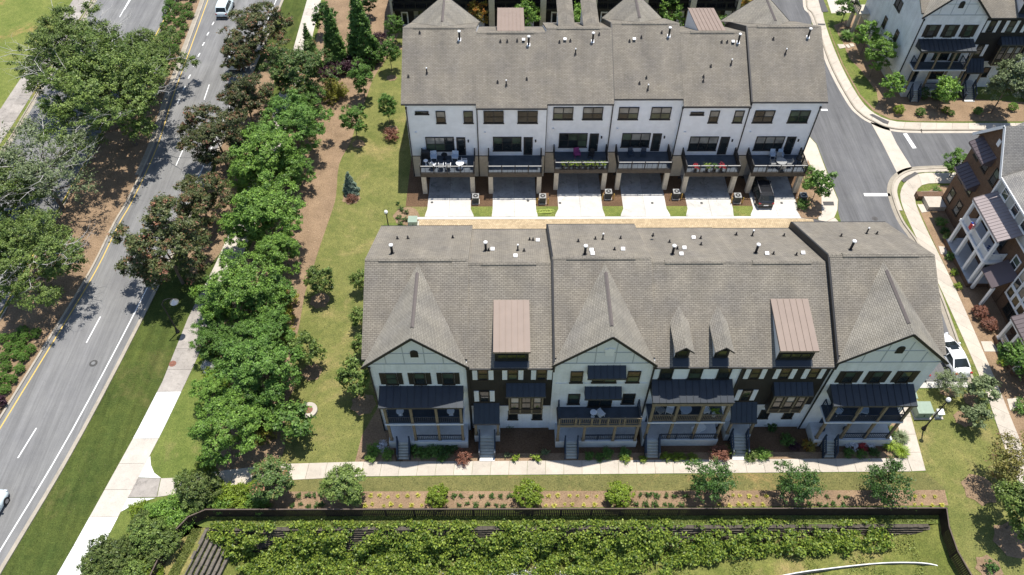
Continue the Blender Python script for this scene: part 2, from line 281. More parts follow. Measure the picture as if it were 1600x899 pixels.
# ---------------------------------------------------------------- mesh builder
class MB:
    def __init__(s): s.v = []; s.f = []
    def quad(s, *p):
        i = len(s.v); s.v += [tuple(q) for q in p]; s.f.append(tuple(range(i, i+len(p)))); return s
    def box(s, x0, x1, y0, y1, z0, z1):
        if x0 > x1: x0, x1 = x1, x0
        if y0 > y1: y0, y1 = y1, y0
        if z0 > z1: z0, z1 = z1, z0
        i = len(s.v)
        s.v += [(x0,y0,z0),(x1,y0,z0),(x1,y1,z0),(x0,y1,z0),(x0,y0,z1),(x1,y0,z1),(x1,y1,z1),(x0,y1,z1)]
        s.f += [tuple(i+k for k in q) for q in ((0,3,2,1),(4,5,6,7),(0,1,5,4),(1,2,6,5),(2,3,7,6),(3,0,4,7))]; return s
    def slab(s, pts, th):
        """polygon given as its top face, extruded straight down by th"""
        n = len(pts); i = len(s.v)
        a, b, c = (Vector(pts[k]) for k in (0, 1, 2))
        if (b-a).cross(c-a).z < 0: pts = list(pts)[::-1]
        s.v += [tuple(p) for p in pts] + [(p[0], p[1], p[2]-th) for p in pts]
        s.f.append(tuple(i+k for k in range(n))); s.f.append(tuple(i+n+k for k in reversed(range(n))))
        for k in range(n): s.f.append((i+k, i+n+k, i+n+(k+1) % n, i+(k+1) % n))
        return s
    def prism_y(s, prof, y0, y1):
        """x-z outline (counter-clockwise seen from -y) extruded from y0 to y1"""
        n = len(prof); i = len(s.v)
        s.v += [(p[0], y0, p[1]) for p in prof] + [(p[0], y1, p[1]) for p in prof]
        s.f.append(tuple(i+k for k in range(n))); s.f.append(tuple(i+n+k for k in reversed(range(n))))
        for k in range(n): s.f.append((i+(k+1) % n, i+k, i+n+k, i+n+(k+1) % n))
        return s
    def prism_x(s, prof, x0, x1):
        n = len(prof); i = len(s.v)
        s.v += [(x0, p[0], p[1]) for p in prof] + [(x1, p[0], p[1]) for p in prof]
        s.f.append(tuple(i+k for k in reversed(range(n)))); s.f.append(tuple(i+n+k for k in range(n)))
        for k in range(n): s.f.append((i+k, i+(k+1) % n, i+n+(k+1) % n, i+n+k))
        return s
    def tube(s, p0, p1, r0, r1=None, n=8):
        r1 = r0 if r1 is None else r1
        a = Vector(p0); b = Vector(p1); d = (b-a).normalized()
        t = d.cross(Vector((0, 0, 1)) if abs(d.z) < 0.9 else Vector((1, 0, 0))).normalized(); u = d.cross(t)
        i = len(s.v)
        for c, r in ((a, r0), (b, r1)):
            for k in range(n):
                g = 2*math.pi*k/n; s.v.append(tuple(c + t*math.cos(g)*r + u*math.sin(g)*r))
        for k in range(n): s.f.append((i+k, i+(k+1) % n, i+n+(k+1) % n, i+n+k))
        s.f.append(tuple(i+k for k in reversed(range(n)))); s.f.append(tuple(i+n+k for k in range(n))); return s
    def bar(s, p0, p1, wd, ht):
        """rectangular bar between two points"""
        a = Vector(p0); b = Vector(p1); d = (b-a).normalized()
        t = d.cross(Vector((0, 0, 1)) if abs(d.z) < 0.95 else Vector((0, 1, 0))).normalized(); u = t.cross(d)
        i = len(s.v)
        for c in (a, b):
            for sx, sy in ((-1,-1),(1,-1),(1,1),(-1,1)): s.v.append(tuple(c + t*sx*wd/2 + u*sy*ht/2))
        s.f += [tuple(i+k for k in q) for q in ((0,1,2,3),(7,6,5,4),(0,4,5,1),(1,5,6,2),(2,6,7,3),(3,7,4,0))]; return s
    def lathe(s, c, prof, n=12):
        i = len(s.v)
        for r, z in prof:
            for k in range(n):
                g = 2*math.pi*k/n; s.v.append((c[0]+r*math.cos(g), c[1]+r*math.sin(g), c[2]+z))
        for j in range(len(prof)-1):
            for k in range(n): s.f.append((i+j*n+k, i+j*n+(k+1) % n, i+(j+1)*n+(k+1) % n, i+(j+1)*n+k))
        s.f.append(tuple(i+k for k in reversed(range(n)))); s.f.append(tuple(i+(len(prof)-1)*n+k for k in range(n))); return s
    def poly(s, pts, z=0.0):
        """flat polygon with any outline"""
        vs = [Vector((p[0], p[1], z if len(p) < 3 else p[2])) for p in pts]; i = len(s.v)
        s.v += [tuple(v) for v in vs]
        for t in tessellate_polygon([vs]):
            a, b, c = (vs[k] for k in t)
            if (b-a).cross(c-a).z < 0: t = (t[0], t[2], t[1])
            s.f.append(tuple(i+k for k in t))
        return s
    def block(s, pts, z0, z1):
        """any outline extruded from z0 up to z1"""
        s.poly(pts, z1); n = len(pts); i = len(s.v)
        ar = sum(pts[k][0]*pts[(k+1) % n][1]-pts[(k+1) % n][0]*pts[k][1] for k in range(n))
        if ar < 0: pts = list(pts)[::-1]
        s.v += [(p[0], p[1], z0) for p in pts] + [(p[0], p[1], z1) for p in pts]
        for k in range(n): s.f.append((i+k, i+(k+1) % n, i+n+(k+1) % n, i+n+k))
        return s
    def mesh(s, name, smooth=False):
        m = bpy.data.meshes.new(name); m.from_pydata(s.v, [], s.f)
        uv = m.uv_layers.new(name='UVMap'); dat = np.zeros(len(m.loops)*2)
        k = 0
        for f in s.f:
            a, b, c = (s.v[f[q]] for q in (0, 1, 2))
            ux, uy, uz = b[0]-a[0], b[1]-a[1], b[2]-a[2]; wx, wy, wz = c[0]-a[0], c[1]-a[1], c[2]-a[2]
            nx, ny, nz = uy*wz-uz*wy, uz*wx-ux*wz, ux*wy-uy*wx
            h = math.hypot(nx, ny); ln = math.sqrt(h*h+nz*nz) or 1
            if h/ln < 0.02:
                for q in f: dat[k] = s.v[q][0]; dat[k+1] = s.v[q][1]; k += 2
            else:
                tx, ty = -ny/h, nx/h; nx /= ln; ny /= ln; nz /= ln
                bx, by, bz = -nz*ty, nz*tx, nx*ty-ny*tx
                for q in f:
                    p = s.v[q]; dat[k] = p[0]*tx+p[1]*ty; dat[k+1] = p[0]*bx+p[1]*by+p[2]*bz; k += 2
        uv.data.foreach_set('uv', dat)
        if smooth: m.polygons.foreach_set('use_smooth', [True]*len(m.polygons))
        return m
    def build(s, name, mat, parent=None, loc=None, smooth=False):
        m = s.mesh(name, smooth); m.materials.append(mat); return link(name, m, parent, loc)
def link(name, m, parent=None, loc=None, mat=None):
    o = bpy.data.objects.new(name, m); COL.objects.link(o)
    if parent is not None: o.parent = parent
    if loc is not None: o.location = loc
    if mat is not None and m is not None:
        o.material_slots[0].link = 'OBJECT'; o.material_slots[0].material = mat
    return o
def tag(o, label, cat, group=None):
    o['label'] = label; o['category'] = cat
    if group: o['group'] = group
    return o
def thing(name, label, cat, loc=(0, 0, 0), rz=0.0, group=None):
    o = bpy.data.objects.new(name, None); COL.objects.link(o); o.location = loc; o.rotation_euler = (0, 0, rz)
    o.empty_display_size = 0.3
    return tag(o, label, cat, group)
def struct(name, mb, mat, parent=None):
    o = mb.build(name, mat, parent)
    if parent is None: o['kind'] = 'structure'
    return o
def copy_tree(o, parent=None):
    c = o.copy(); COL.objects.link(c); c.parent = parent
    for ch in o.children: copy_tree(ch, c)
    return c
# ================================================================ building kit
S = 0.53                                   # roof slope of the townhouses
CACHE = {}; WR = random.Random(17)
def cached(key, fn):
    if key not in CACHE: CACHE[key] = fn()
    return CACHE[key]
def window(par, x, z, w, h, y=0.0, rz=0.0, cols=1, rows=2, frame='bronze', gl='glass', gl2=None, name='window'):
    """frame proud of the wall with real panes set back in it; x, z = left bottom corner"""
    def fr():
        b = MB(); t = 0.085
        b.box(0, w, -0.09, 0.02, 0, t); b.box(0, w, -0.09, 0.02, h-t, h)
        b.box(0, t, -0.09, 0.02, t, h-t); b.box(w-t, w, -0.09, 0.02, t, h-t)
        for c in range(1, cols): b.box(w*c/cols-0.045, w*c/cols+0.045, -0.085, 0.02, t, h-t)
        for r in range(1, rows):
            for c in range(cols):
                b.box(w*c/cols+0.05, w*(c+1)/cols-0.05, -0.07, 0.02, h*r/rows-0.025, h*r/rows+0.025)
        b.box(-0.06, w+0.06, -0.13, 0.02, -0.07, -0.003)
        return b.mesh(name)
    m = cached(('win', w, h, cols, rows), fr)
    if not m.materials: m.materials.append(M[frame])
    o = link(name, m, par, (x, y, z), M[frame]); o.rotation_euler[2] = rz
    pw, ph = w/cols-0.06, h/rows-0.05
    pm = cached(('pane', round(pw, 3), round(ph, 3)), lambda: MB().box(0, pw, -0.03, -0.015, 0, ph).mesh('pane'))
    if not pm.materials: pm.materials.append(M['glass'])
    for c in range(cols):
        for r in range(rows):
            g = gl2 if (gl2 and r == rows-1) else gl
            if g in ('glass', 'glass_blind') and rows > 1: g = WR.choice((g, g, 'glass', 'glass_green', 'glass_blind') if r == rows-1 else (g, g, g, 'glass_green'))
            link('pane', pm, o, (w*c/cols+0.03, 0, h*r/rows+0.025), M[g])
    return o
def shutters(par, x, z, w, h, y=0.0, mat='black', sw=0.42, both=True):
    def sm():
        b = MB(); b.box(0, sw, -0.05, 0.01, 0, h); n = max(4, int(h/0.2))
        for k in range(n): b.box(0.05, sw-0.05, -0.065, -0.04, 0.06+(h-0.12)*k/n, 0.06+(h-0.12)*(k+0.55)/n)
        return b.mesh('shutter')
    m = cached(('shut', sw, h), sm)
    if not m.materials: m.materials.append(M[mat])
    link('shutter', m, par, (x-sw-0.03, y, z), M[mat])
    if both: link('shutter', m, par, (x+w+0.03, y, z), M[mat])
def seam_roof(par, x0, x1, yt, zt, yb, zb, n, mat, name='awning', brackets=True):
    """a lean-to metal roof; every standing-seam pan is a panel of its own"""
    b = MB(); b.slab([(x0, yb, zb-0.07), (x1, yb, zb-0.07), (x1, yt, zt-0.07), (x0, yt, zt-0.07)], 0.07)
    b.box(x0-0.03, x1+0.03, yb-0.05, yb+0.0, zb-0.22, zb-0.01)
    if brackets:
        for x in (x0+0.02, x1-0.08): b.prism_x([(yb+0.03, zb-0.2), (yt, zb-0.45), (yt, zt-0.1), (yb+0.03, zb-0.08)], x, x+0.06)
    o = b.build(name, M[mat], par); wd = (x1-x0)/n
    def pm():
        p = MB(); th = 0.04
        p.slab([(0.004, yb-0.06, zb), (wd-0.004, yb-0.06, zb), (wd-0.004, yt, zt), (0.004, yt, zt)], th)
        p.slab([(0.0, yb-0.06, zb+0.05), (0.035, yb-0.06, zb+0.05), (0.035, yt, zt+0.05), (0.0, yt, zt+0.05)], 0.08)
        return p.mesh('metal_panel')
    m = cached(('panel', round(wd, 3), yt, zt, yb, zb), pm)
    if not m.materials: m.materials.append(M[mat])
    for k in range(n): link('metal_panel', m, o, (x0+wd*k, 0, 0), M[mat])
    return o
def railing(par, pts, z, h=0.95, mat='navy', name='railing', post=0.1, step=0.13, topmat=None, bal=0.034):
    b = MB(); t = MB()
    for (a, c) in zip(pts[:-1], pts[1:]):
        A = Vector((a[0], a[1], z)); C = Vector((c[0], c[1], z)); d = C-A; ln = d.length
        t.bar(A+Vector((0, 0, h)), C+Vector((0, 0, h)), 0.10, 0.05)
        b.bar(A+Vector((0, 0, 0.1)), C+Vector((0, 0, 0.1)), 0.05, 0.05)
        n = max(1, int(ln/step))
        for k in range(1, n):
            p = A+d*(k/n); b.box(p.x-bal/2, p.x+bal/2, p.y-bal/2, p.y+bal/2, z+0.12, z+h-0.03)
        m_ = max(1, round(ln/1.6))
        for k in range(m_+1):
            p = A+d*(k/m_); b.box(p.x-post/2, p.x+post/2, p.y-post/2, p.y+post/2, z, z+h+0.06)
    o = b.build(name, M[mat], par)
    t.build('hand_rail', M[topmat or mat], o)
    return o
def main_roof(par, w, zE, yR, yb, lo=0.0, ro=0.0, yf=-0.45, mat='roof', vent=True, cap=None, front=None):
    zR = zE+S*(yR-yf); zB = zR-S*(yb-yR)
    b = MB(); x0, x1 = -lo, w+ro
    ys = yf if front is None else front; zs = zE+S*(ys-yf)
    b.slab([(x0, ys, zs), (x1, ys, zs), (x1, yR, zR), (x0, yR, zR)], 0.18)
    b.slab([(x0, yR, zR), (x1, yR, zR), (x1, yb, zB), (x0, yb, zB)], 0.18)
    r = b.build('roof', M[mat], par)
    if front is None: MB().box(x0, x1, yf-0.10, yf-0.004, zE-0.16, zE-0.02).build('gutter', M['black'], r)
    MB().box(x0, x1, yb+0.004, yb+0.10, zB-0.16, zB-0.02).build('gutter', M['black'], r)
    k = MB()
    for q in range(int((x1-x0)/0.3)):            # ridge cap shingles
        xx = x0+q*0.3
        k.slab([(xx, yR-0.16, zR-0.05), (xx+0.29, yR-0.16, zR-0.055), (xx+0.29, yR, zR+0.03), (xx, yR, zR+0.035)], 0.03)
        k.slab([(xx, yR, zR+0.035), (xx+0.29, yR, zR+0.03), (xx+0.29, yR+0.16, zR-0.055), (xx, yR+0.16, zR-0.05)], 0.03)
    k.build('ridge_cap', M[mat], r)
    if vent:
        k = MB(); k.prism_x([(yR-0.24, zR-0.09), (yR+0.24, zR-0.09), (yR+0.2, zR+0.02), (yR, zR+0.11), (yR-0.2, zR+0.02)], x0+1.1, x1-1.3)
        k.build('ridge_vent', M[mat], r)
    if cap:                                      # dark party wall flashing where the next roof is lower
        k = MB(); xa, xb = (x0-0.09, x0+0.07) if cap == 'left' else (x1-0.07, x1+0.09)
        k.slab([(xa, yf-0.05, zE+0.02), (xb, yf-0.05, zE+0.02), (xb, yR, zR+0.02), (xa, yR, zR+0.02)], 0.85)
        k.slab([(xa, yR, zR+0.02), (xb, yR, zR+0.02), (xb, yb+0.05, zB+0.02), (xa, yb+0.05, zB+0.02)], 0.85)
        k.build('party_wall_flashing', M['black'], r)
    return r, zR
def cross_gable(par, roof, xl, xr, xa, zb, za, yf, zE, yR, far=False, mat='roof', yb=None, yfm=-0.45):
    """gable roof running out of the main roof, with rake boards and its own vent"""
    zR = zE+S*(yR-yfm)
    if not far: Y = lambda z: yfm+(z-zE)/S
    else: Y = lambda z: yR+(zR-z)/S
    b = MB()
    for x in (xl, xr):
        b.slab([(x, yf, zb), (xa, yf, za), (xa, Y(za), za), (x, Y(zb), zb)], 0.16)
    for p in range(len(b.v)): b.v[p] = (b.v[p][0], b.v[p][1], b.v[p][2]+0.03)
    g = b.build('cross_gable_roof', M['roof_gable_lit'], roof)
    sgn = 1 if far else -1
    k = MB()
    for x in (xl, xr):
        k.bar((x, yf+sgn*0.03, zb-0.07), (xa, yf+sgn*0.03, za-0.07), 0.06, 0.22)
    k.build('rake_board', M['black'], roof)
    v = MB(); ya = yf-sgn*1.0; yc = Y(za)+sgn*1.0
    pr = [(xa-0.14, za-0.04), (xa+0.14, za-0.04), (xa, za+0.12)]
    v.prism_y(pr if ya < yc else pr, min(ya, yc), max(ya, yc)); v.build('gable_ridge_vent', M['vent_strip'], roof)
    return g
M['vent_strip'] = plain('brown_ridge_vent', (0.16, 0.135, 0.125), 0.8, 0.1, 4)
def body(par, w, zE, yR, yb, y0=0.0, mat='white_brick', zlo=-0.4, name='wall', x0=0.0):
    zR = zE+S*(yR+0.45)-0.2
    b = MB(); zf = zE+S*(0.45+y0)-0.21
    b.prism_x([(y0, zlo), (yb, zlo), (yb, zR-S*(yb-yR)-0.02), (yR, zR-0.02), (y0, zf)], x0, w)
    return b.build(name, M[mat], par)
def stairs(par, x0, x1, yt, zt, yb, n=6, mat='steps'):
    b = MB()
    for k in range(n):
        z = zt*(n-k)/(n+0.0)-0.005; y1 = yt+(yb-yt)*k/n; y0 = yt+(yb-yt)*(k+1)/n
        b.box(x0, x1, y0-0.02, y1, z-0.05-zt/n*0.0, z); b.box(x0+0.02, x1-0.02, y1-0.04, y1-0.005, -0.05, z-0.05)
    o = b.build('staircase', M[mat], par)
    for x in (x0-0.06, x1+0.06):
        r = MB()
        r.bar((x, yt, zt+0.85), (x, yb, 0.95), 0.1, 0.1); r.bar((x, yt, zt+0.1), (x, yb, 0.15), 0.08, 0.3)
        r.box(x-0.06, x+0.06, yb-0.06, yb+0.06, 0, 1.05); r.box(x-0.06, x+0.06, yt-0.06, yt+0.06, 0, zt+1.0)
        for q in range(1, 8):
            t = q/8; r.box(x-0.015, x+0.015, yt+(yb-yt)*t-0.015, yt+(yb-yt)*t+0.015, zt*(1-t)+0.15, zt*(1-t)+0.9)
        r.build('stair_railing', M['navy'], o)
    return o
def door(par, x, z, w=0.95, h=2.1, y=0.0, mat='black', glazed=True):
    b = MB(); b.box(x, x+w, y-0.08, y+0.02, z, z+h); o = b.build('door', M[mat], par)
    if glazed: MB().box(x+0.17, x+w-0.17, y-0.095, y-0.07, z+0.3, z+h-0.2).build('pane', M['glass'], o)
    MB().box(x+w-0.12, x+w-0.07, y-0.15, y-0.08, z+0.95, z+1.1).build('handle', M['rim'], o)
    return o
def porch_posts(par, xs, y, z0, z1, mat='tan_wood', s=0.2):
    m = cached(('post', round(z1-z0, 2), s), lambda: MB().box(-s/2, s/2, -s/2, s/2, 0, z1-z0).box(-s/2-0.04, s/2+0.04, -s/2-0.04, s/2+0.04, 0, 0.12).mesh('porch_post'))
    if not m.materials: m.materials.append(M[mat])
    for x in xs: link('porch_post', m, par, (x, y, z0), M[mat])
def gable_trim(par, xl, xr, xa, zl, za, y, arch=None, plaque=None):
    """battens over the upper gable and the louvred opening or plaque in it"""
    b = MB(); b.box(xl+0.15, xr-0.15, y-0.04, y+0.0, zl-0.05, zl+0.04)
    zm = zl+(za-zl)*0.42; f = (za-zm-0.25)/(za-zl+0.25)
    hl = (xa-xl)*f
    b.box(xa-hl, xa+(xr-xa)*f, y-0.035, y, zm-0.03, zm+0.03)
    for x in (xl+(xr-xl)*0.22, xl+(xr-xl)*0.40, xl+(xr-xl)*0.60, xl+(xr-xl)*0.78):
        t = (x-xl)/(xa-xl) if x < xa else (xr-x)/(xr-xa)
        top = zl+(za-zl)*t-0.35
        if top > zl+0.1: b.box(x-0.03, x+0.03, y-0.03, y+0.001, zl+0.041, top)
    b.build('gable_batten', M['batten'], par)
    if arch:
        x, z = arch; a = MB()
        pr = [(x-0.3, z), (x+0.3, z), (x+0.3, z+0.6)]+[(x+0.3*math.cos(R(g)), z+0.6+0.3*math.sin(R(g))) for g in (30, 60, 90, 120, 150)]+[(x-0.3, z+0.6)]
        a.prism_y(pr, y-0.06, y+0.01); o = a.build('gable_louvre', M['black'], par)
        l_ = MB()
        for q in range(6): l_.box(x-0.24, x+0.24, y-0.085, y-0.055, z+0.06+q*0.12, z+0.11+q*0.12)
        l_.build('louvre_slats', M['bronze'], o)
    if plaque:
        x, z = plaque; MB().prism_y([(x-0.3, z), (x+0.3, z), (x+0.4, z+0.85), (x+0.15, z+0.85), (x+0.1, z+0.95), (x-0.1, z+0.95), (x-0.15, z+0.85), (x-0.4, z+0.85)], y-0.07, y+0.01).build('gable_plaque', M['white_trim'], par)
def downspout(par, x, z1, y=0.0, mat='black'):
    b = MB(); b.box(x-0.05, x+0.05, y-0.1, y-0.004, 0.1, z1); b.box(x-0.09, x+0.09, y-0.14, y-0.004, z1, z1+0.25)
    b.build('downspout', M[mat], par)
def chair(parent_group, label, x, y, z, rz, mat='white_plastic', s=1.0):
    t = thing('patio_chair', label, 'chair', (x, y, z), rz, parent_group)
    MB().box(-0.28*s, 0.28*s, -0.28*s, 0.28*s, 0.38, 0.48).build('seat', M[mat], t)
    MB().slab([(-0.28*s, 0.24, 0.5), (0.28*s, 0.24, 0.5), (0.28*s, 0.36, 0.98), (-0.28*s, 0.36, 0.98)], 0.09).build('backrest', M[mat], t)
    lm = cached(('cleg', mat), lambda: MB().box(-0.025, 0.025, -0.025, 0.025, 0, 0.4).mesh('leg'))
    if not lm.materials: lm.materials.append(M[mat])
    for sx in (-0.25, 0.25):
        for sy in (-0.24, 0.24): link('leg', lm, t, (sx*s, sy, 0))
        MB().box(sx*s*1.1-0.03, sx*s*1.1+0.03, -0.26, 0.26, 0.6, 0.65).build('armrest', M[mat], t)
    return t
def table(label, x, y, z, r=0.45, mat='white_plastic', group=None):
    t = thing('patio_table', label, 'table', (x, y, z), 0, group)
    MB().lathe((0, 0, 0), [(r, 0.68), (r, 0.72)], 16).build('tabletop', M[mat], t)
    MB().tube((0, 0, 0.05), (0, 0, 0.68), 0.04).lathe((0, 0, 0), [(r*0.6, 0), (r*0.5, 0.05)], 12).build('pedestal', M[mat], t)
    return t
# ---------------------------------------------------------------- roof vents
def on_slope(px, py, zR, YR, rear):
    d = _F + _R*(px-800)/FPX - _U*(py-449.5)/FPX
    s = -S if rear else S                      # z = zR + s*(Y-YR)
    t = (zR-s*YR-CAMH)/(d[2]-s*d[1]); return Vector((d[0]*t, d[1]*t, CAMH+d[2]*t))
def vents(par, zR, YR, rear, lst):
    o = Vector(par.location)
    for px, py, kind in lst:
        p = on_slope(px, py, zR, YR, rear)-o; sl_ = -S if rear else S
        if kind == 'f':
            b = MB(); b.tube((p.x, p.y, p.z-0.2), (p.x, p.y, p.z+0.95), 0.105, n=10); v = b.build('flue_pipe', M['vent_black'], par)
            MB().lathe((p.x, p.y, p.z+0.93), [(0.15, 0), (0.17, 0.10), (0.09, 0.16)], 12).build('flue_cap', M['vent_white'], v)
            q = 0.17; MB().slab([(p.x-q, p.y-q, p.z+0.02-sl_*q), (p.x+q, p.y-q, p.z+0.02-sl_*q), (p.x+q, p.y+q, p.z+0.02+sl_*q), (p.x-q, p.y+q, p.z+0.02+sl_*q)], 0.03).build('flashing', M['vent_white'] if not rear else M['vent_black'], v)
        elif kind in 'pt':
            h = 0.32 if kind == 'p' else 0.6
            q = 0.13; b = MB(); b.tube((p.x, p.y, p.z-0.1), (p.x, p.y, p.z+h), 0.065, n=8)
            b.slab([(p.x-q, p.y-q, p.z+0.025-sl_*q), (p.x+q, p.y-q, p.z+0.025-sl_*q), (p.x+q, p.y+q, p.z+0.025+sl_*q), (p.x-q, p.y+q, p.z+0.025+sl_*q)], 0.03)
            v = b.build('vent_pipe', M['vent_black'], par)
            if kind == 't': MB().tube((p.x, p.y, p.z+h), (p.x, p.y, p.z+h+0.12), 0.07, n=8).build('vent_cap', M['vent_white'], v)
        elif kind == 'b':
            q = 0.13; b = MB(); b.box(p.x-q, p.x+q, p.y-q, p.y+q*0.6, p.z-0.1, p.z+0.2); v = b.build('vent_base', M['vent_black'], par)
            MB().slab([(p.x-q-0.03, p.y-q-0.05, p.z+0.17), (p.x+q+0.03, p.y-q-0.05, p.z+0.17), (p.x+q+0.03, p.y+q*0.8, p.z+0.27), (p.x-q-0.03, p.y+q*0.8, p.z+0.27)], 0.04).build('vent_hood', M['vent_white'], v)
# ================================================================ front-facing townhouse types (facade at y = 0 looking to -y)
def porch_base(par, x0, x1, yf, z, sx, floor='porch_floor'):
    MB().box(x0, x1, yf, -0.03, -0.2, z).build('porch_base', M['stone_white'], par)
    MB().box(x0+0.02, x1-0.02, yf+0.02, -0.03, z+0.002, z+0.05).build('porch_floor', M[floor], par)
M['stone_white'] = plain('pale_porch_masonry', (0.60, 0.60, 0.57), 0.85, 0.08, 2)
def house_gable(t, w, zE, yR, yb, lo, ro, xa, za, kind='awning', cap=None, vent=True, zl=10.55, rake=None, flipstair=False, arch=True, mat='white_brick', sidewin=False):
    y0 = -0.2
    body(t, w, zE, yR, yb, y0+0.08, mat)
    xl, xr = rake or (-lo, w+ro)
    b = MB(); zb = zE-0.02
    zc = lambda x: (zb+(za-zb)*((x-xl)/(xa-xl) if x < xa else (xr-x)/(xr-xa)))-0.14
    b.prism_y([(0.01, -0.4), (w-0.01, -0.4), (w-0.01, zc(w-0.01)), (xa, za-0.14), (0.01, zc(0.01))], y0, y0+0.3)
    b.build('front_wall', M[mat], t)
    r, zR = main_roof(t, w, zE, yR, yb, lo, ro, cap=cap, front=0.12)
    cross_gable(t, r, xl, xr, xa, zb, za, y0-0.25, zE, yR)
    MB().prism_y([(xl+0.75, zl), (xr-0.75, zl), (xa, za-0.42)], y0-0.02, y0+0.01).build('gable_panel', M['white_panel'], t)
    gable_trim(t, xl+0.2, xr-0.2, xa, zl, za-0.3, y0-0.02, arch=(xa, za-2.75) if arch else None, plaque=None if arch else (xa, za-2.7))
    z1 = 1.05
    if kind == 'awning':
        for x in (1.18, 3.44, 5.72):
            window(t, x, 7.62, 0.95, 1.62, y0, gl='glass', gl2='glass_green'); shutters(t, x, 7.62, 0.95, 1.62, y0, 'bronze', 0.40)
        seam_roof(t, 0.55, 7.35, y0, 7.32, -1.85, 6.72, 12, 'dark_metal')
        MB().box(0.7, 7.3, -1.78, -1.62, 6.36, 6.62).build('porch_beam', M['tan_wood'], t)
        xs = (0.95, 3.05, 5.1, 7.1)
        porch_posts(t, xs, -1.7, 4.05, 6.36); porch_posts(t, xs, -1.7, z1, 3.8)
        MB().box(0.75, 7.3, -1.85, y0-0.01, 3.8, 3.95).build('balcony_floor', M['white_panel'], t)
        MB().box(0.85, 7.2, -1.75, y0-0.01, 3.955, 4.05).build('balcony_deck', M['deck'], t)
        for a, c in zip(xs[:-1], xs[1:]): railing(t, [(a+0.1, -1.7), (c-0.1, -1.7)], 4.05, 0.92, 'navy', step=0.16)
        railing(t, [(xs[0], -1.6), (xs[0], y0)], 4.05, 0.92, 'navy', step=0.2); railing(t, [(xs[3], -1.6), (xs[3], y0)], 4.05, 0.92, 'navy', step=0.2)
        porch_base(t, 0.72, 7.5, -1.95, z1, None)
        a0 = xs[1]
        railing(t, [(a0, -1.75), (xs[2]-0.1, -1.75)], z1+0.05, 0.8, 'navy', step=0.16); railing(t, [(xs[2]+0.1, -1.75), (xs[3]-0.1, -1.75)], z1+0.05, 0.8, 'navy', step=0.16)
        stairs(t, 1.55, 2.45, -1.95, z1, -3.05)
        window(t, 3.4, 4.4, 1.9, 1.8, y0, cols=2, gl2='glass_blind'); window(t, 5.6, 4.3, 1.1, 1.9, y0); door(t, 1.6, 4.1, y=y0)
        door(t, 1.6, z1+0.05, y=y0, mat='navy'); window(t, 4.0, 1.6, 1.8, 1.5, y0, cols=2)
    elif kind == 'deck':
        window(t, 1.38, 7.78, 1.0, 1.62, y0, gl='glass', gl2='glass_tan'); window(t, 5.9, 7.78, 1.05, 1.62, y0, gl='glass', gl2='glass_tan')
        window(t, 3.15, 7.78, 1.95, 1.6, y0, cols=2); window(t, 1.38, 4.45, 1.0, 1.55, y0); window(t, 5.9, 4.45, 1.05, 1.55, y0)
        window(t, 3.1, 3.98, 2.0, 2.1, y0, cols=2, rows=1, name='glazed_door')
        seam_roof(t, 2.65, 5.66, y0, 10.2, -1.0, 9.6, 6, 'dark_metal'); seam_roof(t, 2.65, 5.66, y0, 7.12, -1.0, 6.55, 6, 'dark_metal')
        MB().box(0.2, 7.7, y0-0.05, y0-0.004, 7.55, 7.66).build('belt_course', M['white_panel'], t)
        MB().box(0.5, 7.5, -1.95, y0-0.01, 3.55, 3.85).build('balcony_floor', M['tan_wood'], t)
        MB().box(0.55, 7.45, -1.9, y0-0.01, 3.855, 3.92).build('balcony_deck', M['deck'], t)
        xs = (0.65, 2.0, 3.35, 4.7, 6.05, 7.35)
        porch_posts(t, xs, -1.87, 3.92, 4.9, 'tan_wood', 0.14)
        railing(t, [(0.65, -1.87), (7.35, -1.87)], 3.92, 0.92, 'tan_wood', step=0.16); railing(t, [(0.65, -1.8), (0.65, y0)], 3.92, 1.1, 'navy', step=0.15); railing(t, [(7.35, -1.8), (7.35, y0)], 3.92, 1.1, 'navy', step=0.15)
        porch_posts(t, (0.65, 2.85, 5.4, 7.3), -1.8, z1, 3.55)
        porch_base(t, 0.5, 7.5, -1.95, z1, None, 'porch_floor')
        railing(t, [(2.85, -1.8), (5.3, -1.8)], z1+0.05, 0.8, 'navy', step=0.16); railing(t, [(5.5, -1.8), (7.25, -1.8)], z1+0.05, 0.8, 'navy', step=0.16)
        stairs(t, 1.35, 2.3, -1.95, z1, -3.05); door(t, 1.5, z1+0.05, y=y0, mat='navy'); window(t, 3.6, 1.6, 1.8, 1.5, y0, cols=2)
    if sidewin:                                # windows in the long white end wall
        for yy, zz, ww, hh in sidewin: window(t, -0.0, zz, ww, hh, yy+ww, rz=R(-90), cols=2, rows=1)
    return zR
